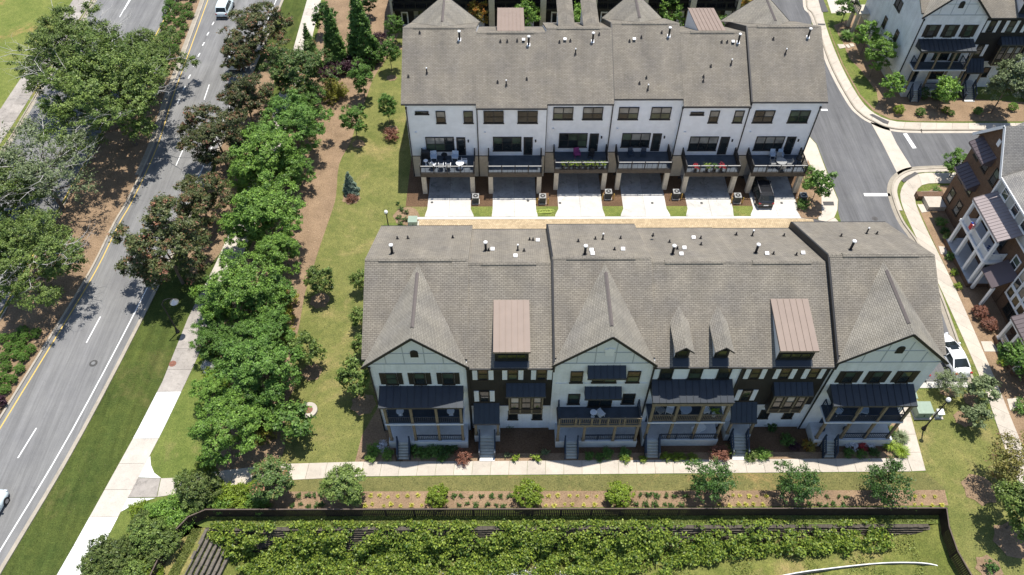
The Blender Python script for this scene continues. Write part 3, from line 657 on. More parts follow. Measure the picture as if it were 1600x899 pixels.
def house_dark(t, w, zE, yR, yb, cap=None, shed=True, shed_x=(2.55, 6.0)):
    body(t, w, zE, yR, yb, 0.05, 'white_brick'); 
    b = MB(); b.box(0.0, w, -0.02, 0.3, -0.4, 3.8); b.build('lower_wall', M['white_brick'], t)
    b = MB(); b.box(0.0, w, -0.05, 0.3, 3.803, zE-0.05); b.build('upper_wall', M['dark_siding'], t)
    MB().box(0, w, -0.09, -0.052, 3.76, 3.9).build('belt_course', M['white_trim'], t)
    r, zR = main_roof(t, w, zE, yR, yb, 0, 0, cap=cap)
    y = -0.05
    for x in (0.72, 3.1, 5.4):
        window(t, x+0.08, 8.0, 0.82, 1.58, y, gl='glass', gl2='glass_tan'); shutters(t, x+0.08, 8.0, 0.82, 1.58, y, 'white_trim', 0.40)
    window(t, 0.83, 4.66, 0.84, 1.62, y); shutters(t, 0.83, 4.66, 0.84, 1.62, y, 'white_trim', 0.40)
    for x in (3.2, 5.3): window(t, x, 1.6, 0.85, 1.4, -0.02, rows=1)
    # box bay with timber frame
    bx0, bx1, by = 3.25, 6.1, -0.72
    bay = MB().box(bx0, bx1, by, y-0.003, 3.7, 6.6).build('bay', M['bronze'], t); tm = MB()
    for x in (bx0, bx0+0.92, bx1-0.97, bx1-0.12): tm.box(x, x+0.12, by-0.06, by+0.02, 3.7, 6.6)
    for z in (3.7, 4.45, 6.48): tm.box(bx0, bx1, by-0.045, by+0.02, z, z+0.1)
    tm.box(bx1-0.1, bx1+0.03, by, -0.1, 4.45, 4.55); tm.build('bay_timber', M['tan_wood'], bay)
    for x, ww in ((bx0+0.14, 0.76), (bx0+1.06, 0.8), (bx1-0.83, 0.69)): window(t, x, 4.57, ww, 1.85, by+0.0, gl='glass', gl2='glass_blind')
    seam_roof(t, bx0-0.2, bx1+0.15, y, 7.42, -0.95, 6.85, 7, 'dark_metal')
    seam_roof(t, 0.3, 2.5, y, 4.32, -1.3, 3.1, 5, 'dark_metal', 'porch_roof', False)
    porch_posts(t, (0.45, 2.35), -1.2, 1.05, 2.98, 'tan_wood')
    MB().box(0.3, 2.5, -1.35, -0.03, -0.2, 1.05).build('porch_base', M['stone_white'], t)
    door(t, 0.9, 1.05, y=-0.02, mat='navy'); stairs(t, 0.8, 2.0, -1.35, 1.05, -2.9, 7, 'steps')
    MB().box(0.75, 2.05, -3.25, -2.95, 0.0, 0.1).build('landing', M['conc_new'], t)
    if shed:
        x0, x1 = shed_x; zf = lambda yy: zE+S*(yy+0.45)
        b = MB(); b.prism_x([(0.1, zf(0.1)-0.3), (4.2, zf(4.2)-0.3), (4.2, zf(4.2)-0.02), (0.1, 11.9)], x0+0.1, x1-0.1)
        d = b.build('dormer', M['white_panel'], t)
        MB().box(x0+0.1, x1-0.1, 0.04, 0.095, zf(0.04)-0.1, 11.88).build('dormer_face', M['black'], d)
        window(t, x0+0.3, 10.78, x1-x0-0.6, 0.72, 0.04, cols=3, rows=1, frame='black', gl='glass_tan')
        seam_roof(t, x0, x1, 4.3, zf(4.3)+0.06, -0.1, 12.0, 6, 'tan_metal', 'dormer_roof', False)
        apron = MB(); apron.slab([(x0+0.05, -0.42, zf(-0.42)+0.02), (x1-0.05, -0.42, zf(-0.42)+0.02), (x1-0.05, 0.03, zf(0.03)+0.02), (x0+0.05, 0.03, zf(0.03)+0.02)], 0.02)
        apron.build('dormer_apron', M['dark_metal'], d)
    return zR
def house_white(t, w, zE, yR, yb, cap=None):
    body(t, w, zE, yR, yb, 0.0, 'white_siding')
    r, zR = main_roof(t, w, zE, yR, yb, 0, 0, cap=cap)
    for x in (0.62, 2.95, 5.25): window(t, x, 7.98, 1.05, 1.62, 0, gl='glass', gl2='glass_tan', frame='black')
    seam_roof(t, 0.1, 6.65, 0, 7.86, -1.7, 7.1, 12, 'dark_metal')
    MB().box(0.12, 6.6, -1.78, -1.55, 6.6, 6.95).build('porch_beam', M['tan_wood'], t)
    xs = (0.3, 2.3, 4.35, 6.4)
    porch_posts(t, xs, -1.65, 4.05, 6.6); porch_posts(t, xs, -1.65, 1.05, 3.8)
    MB().box(0.15, 6.6, -1.78, -0.01, 3.8, 3.95).build('balcony_floor', M['white_panel'], t)
    MB().box(0.2, 6.5, -1.7, -0.01, 3.955, 4.05).build('balcony_deck', M['deck'], t)
    for a, c in zip(xs[:-1], xs[1:]): railing(t, [(a+0.1, -1.65), (c-0.1, -1.65)], 4.05, 0.92, 'tan_wood', step=0.14)
    porch_base(t, 0.1, 6.6, -1.85, 1.05, None)
    railing(t, [(1.6, -1.75), (4.25, -1.75)], 1.1, 0.8, 'navy', step=0.16); railing(t, [(4.45, -1.75), (6.35, -1.75)], 1.1, 0.8, 'navy', step=0.16)
    stairs(t, 0.35, 1.4, -1.85, 1.05, -3.0); door(t, 0.5, 1.1, mat='navy'); window(t, 2.5, 1.7, 1.8, 1.5, 0, cols=2)
    window(t, 0.9, 4.3, 0.9, 1.8, 0); window(t, 2.6, 4.3, 1.8, 1.8, 0, cols=2, gl2='glass_blind'); window(t, 5.0, 4.3, 0.95, 1.8, 0)
    zf = lambda yy: zE+S*(yy+0.45)
    for xc in (2.03, 5.1):                      # two little gabled dormers
        hw = 0.55; b = MB(); ya = 0.2
        zt = 12.25; Yv = lambda z: -0.45+(z-zE)/S
        b = MB(); b.prism_y([(xc-hw, zf(ya)-0.1), (xc+hw, zf(ya)-0.1), (xc+hw, 11.9), (xc, 12.4), (xc-hw, 11.9)], ya, Yv(12.0))
        d = b.build('dormer', M['white_panel'], t)
        MB().prism_y([(xc-hw, zf(ya)-0.1), (xc+hw, zf(ya)-0.1), (xc+hw, 11.9), (xc, 12.4), (xc-hw, 11.9)], ya-0.04, ya-0.003).build('dormer_face', M['black'], d)
        window(t, xc-0.42, 10.92, 0.84, 0.85, ya-0.04, cols=1, rows=1, frame='black', gl='glass_tan')
        k = MB()
        for sx in (-1, 1): k.slab([(xc+sx*(hw+0.19), ya-0.42, 11.94), (xc, ya-0.42, 12.6), (xc, Yv(12.6), 12.6), (xc+sx*(hw+0.19), Yv(11.94), 11.94)], 0.09)
        k.build('dormer_roof', M['roof_gable_lit'], d)
        k = MB(); 
        for sx in (-1, 1): k.bar((xc+sx*(hw+0.19), ya-0.45, 11.88), (xc, ya-0.45, 12.54), 0.05, 0.1)
        k.build('rake_board', M['black'], d)
        MB().slab([(xc-hw-0.1, -0.42, zf(-0.42)+0.02), (xc+hw+0.1, -0.42, zf(-0.42)+0.02), (xc+hw+0.1, ya, zf(ya)+0.02), (xc-hw-0.1, ya, zf(ya)+0.02)], 0.02).build('dormer_apron', M['dark_metal'], d)
    return zR
# ---------------------------------------------------------------- the near row
Y0 = 33.2
near = [(-10.9, 7.75, 'g'), (-3.15, 6.8, 'd'), (3.65, 7.9, 'k'), (11.55, 7.05, 'w'), (18.6, 7.1, 'd'), (25.7, 8.1, 'g')]
NAMES = ['white gabled townhouse at the lawn end of the near row, full balcony awning',
 'narrow dark sided townhouse between two white gables, tan metal dormer left of centre',
 'white gabled townhouse in mid near row, two small stacked awnings over an open deck',
 'white townhouse with two little shingled dormers and a three bay balcony in the near row',
 'dark sided townhouse with tan metal dormer next to the street end of the near row',
 'white gabled townhouse at the street end of the near row']
ROOFV = {0: [(621,373.5,'p'),(637.5,373,'p'),(707.5,372,'p'),(613,396,'f')],
 1: [(759,391.4,'f'),(763.5,392.3,'p'),(769.7,391,'b'),(809,391.4,'t'),(818.8,392.7,'p'),(805.4,401.5,'b'),(827.5,375.4,'p'),(832.8,375.8,'p'),(840.2,377,'b')],
 2: [(903.3,378,'p'),(913.8,397.4,'f'),(930,374,'p'),(941.7,374,'t'),(969.5,373,'p'),(924,392.5,'b'),(925.7,398,'b'),(960,390.7,'p'),(973,391,'b'),(1020,368.7,'p')],
 3: [(1045.7,379,'p'),(1050.7,397,'f'),(1058,389.5,'p'),(1068.7,389,'b'),(1064,398.5,'b'),(1083,373,'b'),(1094.5,373,'p'),(1095,383,'p'),(1150,367,'p')],
 4: [(1175,368.7,'t'),(1180.7,395,'f'),(1197.5,398,'b'),(1208,397.5,'p'),(1243.7,399,'p'),(1253.7,397,'b'),(1224.5,369,'p')],
 5: [(1313.7,369.5,'p'),(1353.7,365,'t'),(1369.5,366,'p'),(1328.7,390,'f')]}
ZE = [10.35, 10.22, 10.5, 10.3, 10.25, 10.72]; YR = [7.2, 7.0, 7.2, 7.0, 7.0, 7.2]
for i, (x, w_, k) in enumerate(near):
    t = thing('townhouse', NAMES[i], 'townhouse', (x, Y0, 0), 0, 'townhouses of the near row')
    if k == 'g' and i == 0: zR = house_gable(t, w_, ZE[i], YR[i], 14.75, 0.45, 0.05, 3.8, 14.25, rake=(-0.45, 7.9))
    elif k == 'g': zR = house_gable(t, w_, ZE[i], YR[i], 14.75, 0.0, 0.4, 4.3, 14.55, rake=(-0.15, w_+0.45), cap='left')
    elif k == 'k': zR = house_gable(t, w_, ZE[i], YR[i], 14.75, 0.0, 0.0, 4.17, 14.35, kind='deck', rake=(-0.15, 8.0), arch=False, cap='left')
    elif k == 'w': zR = house_white(t, w_, ZE[i], YR[i], 14.55)
    else: zR = house_dark(t, w_, ZE[i], YR[i], 14.5, shed_x=(2.08, 4.92) if i == 1 else (2.3, 5.3))
    downspout(t, w_-0.02 if i in (0, 2) else 0.06, 9.9, -0.22 if k in 'gk' else -0.06)
    if i == 0: downspout(t, 0.1, 9.9, -0.22)
    vents(t, zR, Y0+YR[i], True, ROOFV[i])
# ---------------------------------------------------------------- the row behind: rear facades over the alley
def house_rear(t, w, zE, yf, yR, lo, ro, kind, dx, gable=None, cap=None, windows='twin', dormers=None, wide=1.0, stuff=0):
    yb = 14.6
    zR = zE+S*(yR-yf)
    b = MB(); zz = lambda yy: zR-S*abs(yy-yR)-0.22
    b.prism_x([(0, 3.1), (yb-0.4, 3.1), (yb-0.4, zz(yb-0.4)), (yR, zR-0.22), (0, zz(0))], 0, w); b.build('wall', M['white_siding'], t)
    b = MB(); b.box(0.02, dx+0.35, -0.04, 8, -0.3, 3.1); b.box(dx+5.6, w-0.02, -0.04, 8, -0.3, 3.1); b.box(dx+0.34, dx+5.61, -0.03, 8, 2.45, 3.1)
    b.box(0.03, w-0.03, 0.6, yb-0.5, -0.3, 3.09); b.build('ground_floor_wall', M['cream_post'], t)
    r, zR = main_roof(t, w, zE, yR, yb, lo, ro, yf=yf, cap=cap)
    g = MB(); g.box(dx+0.4, dx+5.55, 0.1, 0.55, -0.02, 2.44); gd = g.build('garage_door', M['grey_door'], t)
    for k in range(4): MB().box(dx+0.45, dx+5.5, 0.075, 0.097, 0.05+k*0.6, 0.6+k*0.6).build('door_panel', M['grey_door'], gd)
    # windows
    if windows == 'small':
        window(t, 1.0, 8.9, 1.45, 0.38, 0, rows=1, frame='black'); window(t, 3.2, 7.7, 1.02, 1.6, 0, frame='black', gl2='glass_blind'); window(t, 6.15, 7.7, 1.02, 1.6, 0, frame='black', gl2='glass_blind')
    elif windows == 'small2':
        window(t, 1.0, 8.75, 1.45, 0.38, 0, rows=1, frame='black'); window(t, 3.1, 7.7, 1.02, 1.6, 0, frame='black', gl2='glass_blind'); window(t, 5.75, 7.7, 1.02, 1.6, 0, frame='black', gl2='glass_blind')
    else:
        window(t, 0.75, 7.7, 2.15, 1.62, 0, cols=2, frame='black', gl2=windows); window(t, w-3.1, 7.7, 2.15, 1.62, 0, cols=2, frame='black', gl2=windows)
    window(t, dx+0.55, 3.85, 3.15, 1.95, 0, cols=3, frame='black', gl='glass', gl2='glass_blind'); door(t, dx+3.95, 3.25, 1.0, 2.5, 0, 'black')
    MB().box(dx+5.2, dx+5.34, -0.12, -0.003, 5.1, 5.4).build('wall_lamp', M['black'], t)
    MB().box(0.75, 0.95, -0.16, -0.003, 6.3, 6.5).build('security_light', M['vent_white'], t)
    MB().box(0.05, w-0.05, -0.05, -0.003, 3.04, 3.12).build('belt_course', M['black'], t)
    # deck
    dk = MB().box(dx, dx+5.95, -2.95, -0.045, 2.85, 3.12).build('deck', M['black'], t)
    MB().box(dx+0.05, dx+5.9, -2.9, -0.045, 3.123, 3.16).build('deck_floor', M['deck'], dk)
    MB().box(dx-0.02, dx+5.97, -3.03, -2.953, 2.62, 3.14).build('deck_beam', M['wood_beam'], dk)
    bk = MB()
    for k in range(4): bk.box(dx+0.9+k*1.4, dx+1.05+k*1.4, -2.94, -2.75, 2.6, 2.86)
    bk.build('joist_hanger', M['black'], dk)
    railing(t, [(dx+0.03, -2.98), (dx+5.92, -2.98)], 3.16, 1.0, 'black', step=0.5, topmat='rail_grey')
    railing(t, [(dx+0.03, -2.9), (dx+0.03, -0.05)], 3.16, 1.0, 'black', step=0.12, post=0.12); railing(t, [(dx+5.92, -2.9), (dx+5.92, -0.05)], 3.16, 1.0, 'black', step=0.12, post=0.12)
    for x in (dx+0.0, dx+0.02): pass
    for s_, x in ((1, dx+0.02), (-1, dx+5.43)):
        b = MB(); b.box(x, x+0.5, -2.95, -2.45, -0.1, 2.84); b.build('deck_post', M['cream_post'], t)
    for x in (dx-0.28, dx+6.12):
        pass
    b = MB(); b.box(dx+0.1, dx+5.8, -0.46, -0.2, -0.02, 0.03); b.build('door_threshold', M['black'], t)
    zl = zR-0.35
    if gable:
        xl, xr, xa = gable; zb = zR-S*(yb-yR)+0.0
        cross_gable(t, r, xl, xr, xa, zb, zl, yb+0.1, zE, yR, far=True, yfm=yf)
        MB().prism_y([(xl+0.4, zb-0.1), (xr-0.4, zb-0.1), (xa, zl-0.2)], yb-0.4, yb-0.15).build('gable_wall', M['white_panel'], t)
    if dormers == 'shed':
        zf = lambda yy: zR-S*(yy-yR)
        x0, x1 = 2.2, 5.2; ytop = yR+3.3
        b = MB(); b.prism_x([(ytop+0.3, zf(ytop+0.3)-0.3), (yb-0.6, zf(yb-0.6)-0.3), (yb-0.6, zf(ytop)-0.25), (ytop+0.3, zf(ytop+0.3)-0.0)], x0+0.1, x1-0.1)
        d = b.build('dormer', M['white_panel'], t)
        bb = MB(); n = 7; wd = (x1-x0)/n
        yT, zT, yB, zB2 = yR+0.9, zf(yR+0.9)+0.08, yb-0.3, zf(yR+0.9)-0.95
        for k in range(n): 
            p = MB(); p.slab([(x0+wd*k+0.004, yT, zT), (x0+wd*(k+1)-0.004, yT, zT), (x0+wd*(k+1)-0.004, yB, zB2), (x0+wd*k+0.004, yB, zB2)], 0.06)
            p.slab([(x0+wd*k, yT, zT+0.05), (x0+wd*k+0.035, yT, zT+0.05), (x0+wd*k+0.035, yB, zB2+0.05), (x0+wd*k, yB, zB2+0.05)], 0.08)
            p.build('metal_panel', M['tan_metal'], d)
        sd = MB(); sd.prism_x([(yT, zT-0.1), (yB, zf(yB)-0.1), (yB, zB2-0.1)], x0+0.08, x1-0.08); sd.build('dormer_cheek', M['white_panel'], d)
    if dormers == 'pair':
        zf = lambda yy: zR-S*(yy-yR)
        for xc in (2.35, 5.1):
            hw = 0.9; zt = zR-0.35
            d = MB().prism_y([(xc-hw+0.15, zf(yb-0.8)-0.2), (xc+hw-0.15, zf(yb-0.8)-0.2), (xc+hw-0.15, zt-0.55), (xc, zt-0.15), (xc-hw+0.15, zt-0.55)], yR+1.0, yb-0.9).build('dormer', M['white_panel'], t)
            k = MB()
            for sx in (-1, 1): k.slab([(xc+sx*hw, yR+0.9, zt-0.6), (xc, yR+0.7, zt), (xc, yb-0.3, zt), (xc+sx*hw, yb-0.55, zt-0.6)], 0.09)
            k.build('dormer_roof', M['roof'], d)
    return zR
M['grey_door'] = plain('grey_garage_door', (0.30, 0.30, 0.30), 0.6, 0.06, 3)
M['rail_grey'] = plain('weathered_top_rail', (0.36, 0.355, 0.34), 0.7, 0.1, 5)
M['wood_beam'] = plain('brown_deck_beam', (0.085, 0.070, 0.055), 0.8, 0.2, 3)
rear = [(-10.75, 7.55, 66.0, 10.45, -0.3, 7.5), (-3.2, 7.5, 66.0, 10.2, -0.72, 7.0), (4.3, 7.05, 66.6, 10.42, -0.9, 6.85), (11.35, 7.35, 66.6, 10.62, -0.3, 7.45), (18.7, 7.15, 66.0, 10.22, -0.5, 7.1), (25.85, 7.65, 66.0, 10.66, -0.3, 7.4)]
RN = ['white townhouse at the lawn end of the far row, deck crowded with furniture',
 'white townhouse with an empty rear deck, second from the lawn end of the far row',
 'white far row townhouse whose rear deck rail carries a line of planters',
 'white far row townhouse with bare deck, taller roof in the middle of the row',
 'white far row townhouse with a strip window over a potted flower deck',
 'white townhouse at the street end of the far row, black car below its deck']
RV = {0: [(655.8,52.5,'p'),(718,62,'f'),(638,120.6,'p'),(667,115,'t')],
 1: [(781.7,66,'p'),(792.5,66,'p'),(777.5,129.7,'p'),(791,134,'t'),(808,65,'p'),(818,64,'b'),(826,70,'f'),(823,124.7,'p')],
 2: [(882.6,63.3,'b'),(874,67,'p'),(891,65,'p'),(899,85,'t'),(926,64.6,'f'),(936,55,'p')],
 3: [(983.5,65.6,'p'),(990.7,63,'b'),(1002,59.6,'p'),(1033.8,52,'p'),(1045,56.3,'f'),(1009.8,122.7,'p'),(999,131.4,'p'),(1012,140.7,'t')],
 4: [(1127.4,66.8,'p'),(1136,66.8,'p'),(1145,67,'b'),(1153.4,66.3,'f'),(1110.4,104.6,'p'),(1142,101.4,'t'),(1099,121,'p'),(1098.6,128,'p')],
 5: [(1208,62,'p'),(1262.6,58,'f'),(1226.8,85,'t')]}
REAR = []
for i, (x, w_, yy, zE, yf, yR) in enumerate(rear):
    t = thing('townhouse', RN[i], 'townhouse', (x, yy, 0), 0, 'townhouses of the row behind')
    REAR.append(t)
    dx = (1.25, 1.15, 1.0, 0.95, 1.05, 1.25)[i]
    zR = house_rear(t, w_, zE, yf, yR, 0.35 if i == 0 else 0, 0.35 if i == 5 else 0, i, dx,
        gable=(-0.3, w_+0.15, 3.75) if i == 0 else (-0.1, w_-0.4, 3.3) if i == 3 else (-0.7, w_-0.3, 3.6) if i == 5 else None,
        cap='left' if i in (3, 5) else None,
        windows=('small', 'glass', 'glass_blind', 'glass_blind', 'small2', 'glass_blind')[i],
        dormers={1: 'shed', 2: 'pair', 4: 'shed'}.get(i))
    downspout(t, 0.05 if i else 0.1, 9.6, -0.01)
    if i == 5: downspout(t, w_-0.1, 9.6, -0.01)
    vents(t, zR, yy+yR, False, RV[i])
# ================================================================ ground, roads, walks
def PX(lst, z=0.0): return [G(a, b, z) for a, b in lst]
def off(line, d):
    """polyline shifted sideways by d metres (left of its direction is positive)"""
    out = []
    for i, p in enumerate(line):
        a = line[max(0, i-1)]; b = line[min(len(line)-1, i+1)]
        dx, dy = b[0]-a[0], b[1]-a[1]; n = math.hypot(dx, dy) or 1
        out.append((p[0]-dy/n*d, p[1]+dx/n*d))
    return out
def strip(line, wa, wb): return off(line, wa) + off(line, wb)[::-1]
def smooth(line, k=6):
    """Catmull-Rom through the measured points"""
    out = []; n = len(line)
    for i in range(n-1):
        p0 = line[max(0, i-1)]; p1 = line[i]; p2 = line[i+1]; p3 = line[min(n-1, i+2)]
        for q in range(k):
            t = q/k
            out.append(tuple(0.5*((2*p1[j])+(-p0[j]+p2[j])*t+(2*p0[j]-5*p1[j]+4*p2[j]-p3[j])*t*t+(-p0[j]+3*p1[j]-3*p2[j]+p3[j])*t**3) for j in (0, 1)))
    out.append(line[-1]); return out
def sheet(name, pts, z, mat): return struct(name, MB().poly(pts, z), M[mat])
def ribbon_mesh(line, wa, wb, z, zb=None):
    b = MB(); A = off(line, wa); B = off(line, wb)
    for i in range(len(line)-1):
        b.quad((*A[i], z), (*A[i+1], z), (*B[i+1], z), (*B[i], z)) if wb < wa and False else b.quad((*B[i], z), (*B[i+1], z), (*A[i+1], z), (*A[i], z))
        if zb is not None:
            b.quad((*A[i], z), (*A[i+1], z), (*A[i+1], zb), (*A[i], zb)); b.quad((*B[i+1], z), (*B[i], z), (*B[i], zb), (*B[i+1], zb))
    return b
def ext(line, a=250, b=250):
    """run the first and last segment on out of sight"""
    (x0, y0), (x1, y1) = line[0], line[1]; n = math.hypot(x1-x0, y1-y0)
    s_ = (x0-(x1-x0)/n*a, y0-(y1-y0)/n*a)
    (x0, y0), (x1, y1) = line[-2], line[-1]; n = math.hypot(x1-x0, y1-y0)
    return [s_]+list(line)+[(x1+(x1-x0)/n*b, y1+(y1-y0)/n*b)]
# the pit below the fence is cut out of the lawn sheet
fence_l = [G(235,899,1.4), G(257,853,1.4), G(270,833,1.4), G(294,808,1.4), G(321,796.5,1.42)]
fence_r = [G(1479,794,1.42), G(1483,824,1.4), G(1496,861,1.4), G(1518,899,1.4)]
NL = fence_l[-1]; NR = fence_r[0]; FAR = 900
d0 = (fence_l[0][0]-fence_l[1][0], fence_l[0][1]-fence_l[1][1]); n0 = math.hypot(*d0); LB = (fence_l[0][0]+d0[0]/n0*30, fence_l[0][1]+d0[1]/n0*30)
d1 = (fence_r[-1][0]-fence_r[-2][0], fence_r[-1][1]-fence_r[-2][1]); n1 = math.hypot(*d1); RB = (fence_r[-1][0]+d1[0]/n1*30, fence_r[-1][1]+d1[1]/n1*30)
WY = 24.25                                        # front edge of the level strip behind the retaining wall
struct('ground', MB().poly([(-FAR, WY), (FAR, WY), (FAR, FAR*1.5), (-FAR, FAR*1.5)], 0)
       .poly([(-FAR, WY), (-FAR, -FAR), (LB[0], -FAR), LB]+fence_l[:4]+[(fence_l[3][0]+0.8, WY)], 0)
       .poly([(NR[0], WY)]+fence_r[1:]+[RB, (RB[0], -FAR), (FAR, -FAR), (FAR, WY)], 0), M['grass_a'])
# lawns with their own look
sheet('left_lawn', [(-FAR, -200), (-58.3, -200), (-58.3, 300), (-FAR, 300)], 0.004, 'grass_patchy')
sheet('front_lawn', PX([(441,749),(800,744),(1446,738),(1462,745),(1480,768),(452,769)]), 0.0045, 'grass_dry')
sheet('corner_lawn', PX([(1404,610),(1525,608),(1562,675),(1640,830),(1640,960),(1519,899),(1497,860),(1484,822),(1481,768),(1447,738)]), 0.006, 'grass_olive')
sheet('house_lawn', PX([(492,410),(477,457),(467,512),(455,560),(462,600),(445,640),(437,724),(585,724),(590,600),(575,400),(600,350),(645,345),(645,-30),(640,-30),(640,0),(628,40),(605,90),(585,120),(570,160),(555,200),(547,225),(530,257),(525,307),(517,335),(500,385)]), 0.006, 'grass_olive')
# ---- the divided road on the left
yel = [G(*p) for p in ((6,660),(95,515),(150,423),(186,350),(207.5,312.5),(245,231),(270,152),(287,105),(325,0))]
yel = ext(smooth(yel, 4), 60, 200)
wht = [G(*p) for p in ((5,853),(112,674),(230,450),(316,264),(430,4))]
wht = ext(smooth(wht, 4), 60, 200)
def along(line, y):
    for (a, b) in zip(line[:-1], line[1:]):
        if a[1] <= y <= b[1]: t = (y-a[1])/(b[1]-a[1]); return a[0]+(b[0]-a[0])*t
    return line[0][0] if y < line[0][1] else line[-1][0]
mc = off(yel, 0.42)
sheet('road', off(yel, 0.45)+off(wht, -0.99)[::-1], 0.006, 'asphalt')
_w = off(wht, -1.14); _yy = [y for y in range(-30, 220, 4)]
_sl = ext([G(*p) for p in ((115,854),(214,675),(254,597),(295,495),(335,417),(372,335),(415,215),(459,75),(480,0))], 60, 200)
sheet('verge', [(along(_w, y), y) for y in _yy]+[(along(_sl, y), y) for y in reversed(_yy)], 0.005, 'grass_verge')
struct('gutter_strip', ribbon_mesh(wht, -0.75, -0.98, 0.012), M['kerb'])
struct('kerb', ribbon_mesh(wht, -1.0, -1.16, 0.12, 0), M['kerb'])
struct('kerb', ribbon_mesh(yel, 0.62, 0.42, 0.12, 0), M['kerb'])
struct('median_apron', ribbon_mesh([p for p in yel if p[1] > 66], 1.15, 0.63, 0.03), M['kerb'])
struct('edge_line', ribbon_mesh(yel, 0.06, -0.06, 0.012), M['paint_yellow'])
struct('edge_line', ribbon_mesh(wht, 0.06, -0.06, 0.012), M['paint_white'])
lane = [G(*p) for p in ((28,716),(57,669),(135,536),(157,495),(275,259),(286,234),(319,156),(327,132.5),(354,69),(361,50))]
def dash(name, a, b, wd, z=0.012, mat='paint_white'):
    return struct(name, MB().block(strip([a, b], wd/2, -wd/2), z-0.003, z), M[mat])
for a, b in ((0, 1), (2, 3), (4, 5), (6, 7), (8, 9)): dash('lane_dash', lane[a], lane[b], 0.12)
for f in (0.315, 0.63):
    a = (lane[3][0]+(lane[4][0]-lane[3][0])*f, lane[3][1]+(lane[4][1]-lane[3][1])*f); b = (lane[3][0]+(lane[4][0]-lane[3][0])*(f+0.115), lane[3][1]+(lane[4][1]-lane[3][1])*(f+0.115))
    dash('lane_dash', a, b, 0.12)
for p in ((333,37),(325,53),(318,69),(311,86),(304,102),(296,120),(288,138),(279,158)):
    x, y = G(*p); dash('turn_dash', (x-0.04, y-0.42), (x+0.02, y+0.42), 0.16)
# left carriageway
yl2 = ext(smooth([G(*p) for p in ((-60,600),(14,466),(245,52),(271,0))], 4), 60, 200)
kl2 = ext(smooth([G(*p) for p in ((-70,340),(15,228),(54,163),(152,0))], 4), 60, 200)
sheet('road', kl2+yl2[::-1], 0.006, 'asphalt')
struct('gutter_strip', ribbon_mesh(kl2, 0.0, 0.45, 0.012), M['kerb'])
struct('kerb', ribbon_mesh(kl2, 0.6, 0.45, 0.12, 0), M['kerb'])
struct('edge_line', ribbon_mesh(yl2, 0.06, -0.06, 0.012), M['paint_yellow'])
struct('kerb', ribbon_mesh(yl2, -0.3, -0.45, 0.12, 0), M['kerb'])
for a, b in (((194,16),(204,0)), ((64,226),(70,213)), ((30,290),(37,277)), ((160,74),(169,58)), ((112,150),(121,134)), ((187,27),(203,-2))):
    dash('lane_dash', G(*a), G(*b), 0.12)
# median bed between the carriageways
mdl = off(yl2, -0.45); mdr = off(yel, 0.62)
ys_ = [y for y in range(-60, 320, 4)]
struct('median_bed', MB().poly([(along(mdl, y), y) for y in ys_]+[(along(mdr, y), y) for y in reversed(ys_)], 0.02), M['mulch'])
# left sidewalk
lw = ext(smooth([G(*p) for p in ((-70,300),(0,197),(37,140),(127,0))], 4), 60, 200)
def slabs(name, left, right, step, z, mats, h=0.05, gap=0.012):
    """a paved walk, every slab its own piece; mats may be a function of the slab's middle"""
    root = bpy.data.objects.new(name, MB().poly([left[0], right[0], right[1], left[1]], 0.001).mesh(name)); COL.objects.link(root)
    root.data.materials.append(M['conc_old']); root['kind'] = 'structure'
    def samp(line):
        L_ = [0]
        for a, b in zip(line[:-1], line[1:]): L_.append(L_[-1]+math.hypot(b[0]-a[0], b[1]-a[1]))
        def f(t):
            s_ = t*L_[-1]
            for i in range(len(line)-1):
                if s_ <= L_[i+1] or i == len(line)-2:
                    u = (s_-L_[i])/((L_[i+1]-L_[i]) or 1); return (line[i][0]+(line[i+1][0]-line[i][0])*u, line[i][1]+(line[i+1][1]-line[i][1])*u)
        return f, L_[-1]
    fl, l1 = samp(left); fr_, l2 = samp(right); n = max(1, round(max(l1, l2)/step)); e = gap/max(l1, l2)
    for k in range(n):
        a, b = k/n+e, (k+1)/n-e; q = [fl(a), fl((a+b)/2), fl(b), fr_(b), fr_((a+b)/2), fr_(a)]
        cx = sum(p[0] for p in q)/6; cy = sum(p[1] for p in q)/6
        m = mats(cx, cy) if callable(mats) else mats
        MB().block(q, 0.002, h+random.uniform(-0.004, 0.004)+z).build('slab', M[m], root)
    return root
struct('left_sidewalk_base', ribbon_mesh([p for p in lw if p[1] < 60 or p[1] > 115], 0, -1.5, 0.02), M['conc_old'])
lwv = [p for p in lw if 58 < p[1] < 118]
slabs('sidewalk', lwv, off(lwv, -1.5), 1.8, 0, 'conc_old')
# right-hand sidewalk along the road: older stained slabs, then new white ones
swl = [G(*p) for p in ((60,950),(115,854),(214,675),(254,597),(295,495),(335,417),(372,335),(415,215),(459,75),(480,0))]
swr = [G(*p) for p in ((112,950),(172,833),(189,800),(255,672),(289,601),(312,552),(335,497),(372,417),(405,335),(445,215),(484,75),(502,0))]
def swm(x, y):
    if y > 37.6: return 'conc_old' if y < 48 else 'conc_tan'
    if y > 31.3: return 'conc_new'
    if y > 26.0: return 'conc_tan'
    return 'conc_new'
slabs('sidewalk', swl, swr, 2.4, 0, swm)
slabs('sidewalk', ext(swl[-2:], 0, 60)[1:], ext(swr[-2:], 0, 60)[1:], 4.0, 0, 'conc_tan')
st = struct('path_junction', MB().block(PX([(235,713),(236,727),(241,739),(252,747.5),(205,746)]), 0, 0.038), M['conc_new'])
MB().block(PX([(208,747),(251,748),(245,777),(192,778)]), 0, 0.039).build('slab', M['conc_old'], st)
MB().block(PX([(252,748),(278,747),(268,774),(246,777)]), 0, 0.044).build('slab', M['conc_tan'], st)
MB().block(PX([(190,779),(243,778.5),(212,788),(189,800),(180,800)]), 0, 0.037).build('slab', M['conc_new'], st)
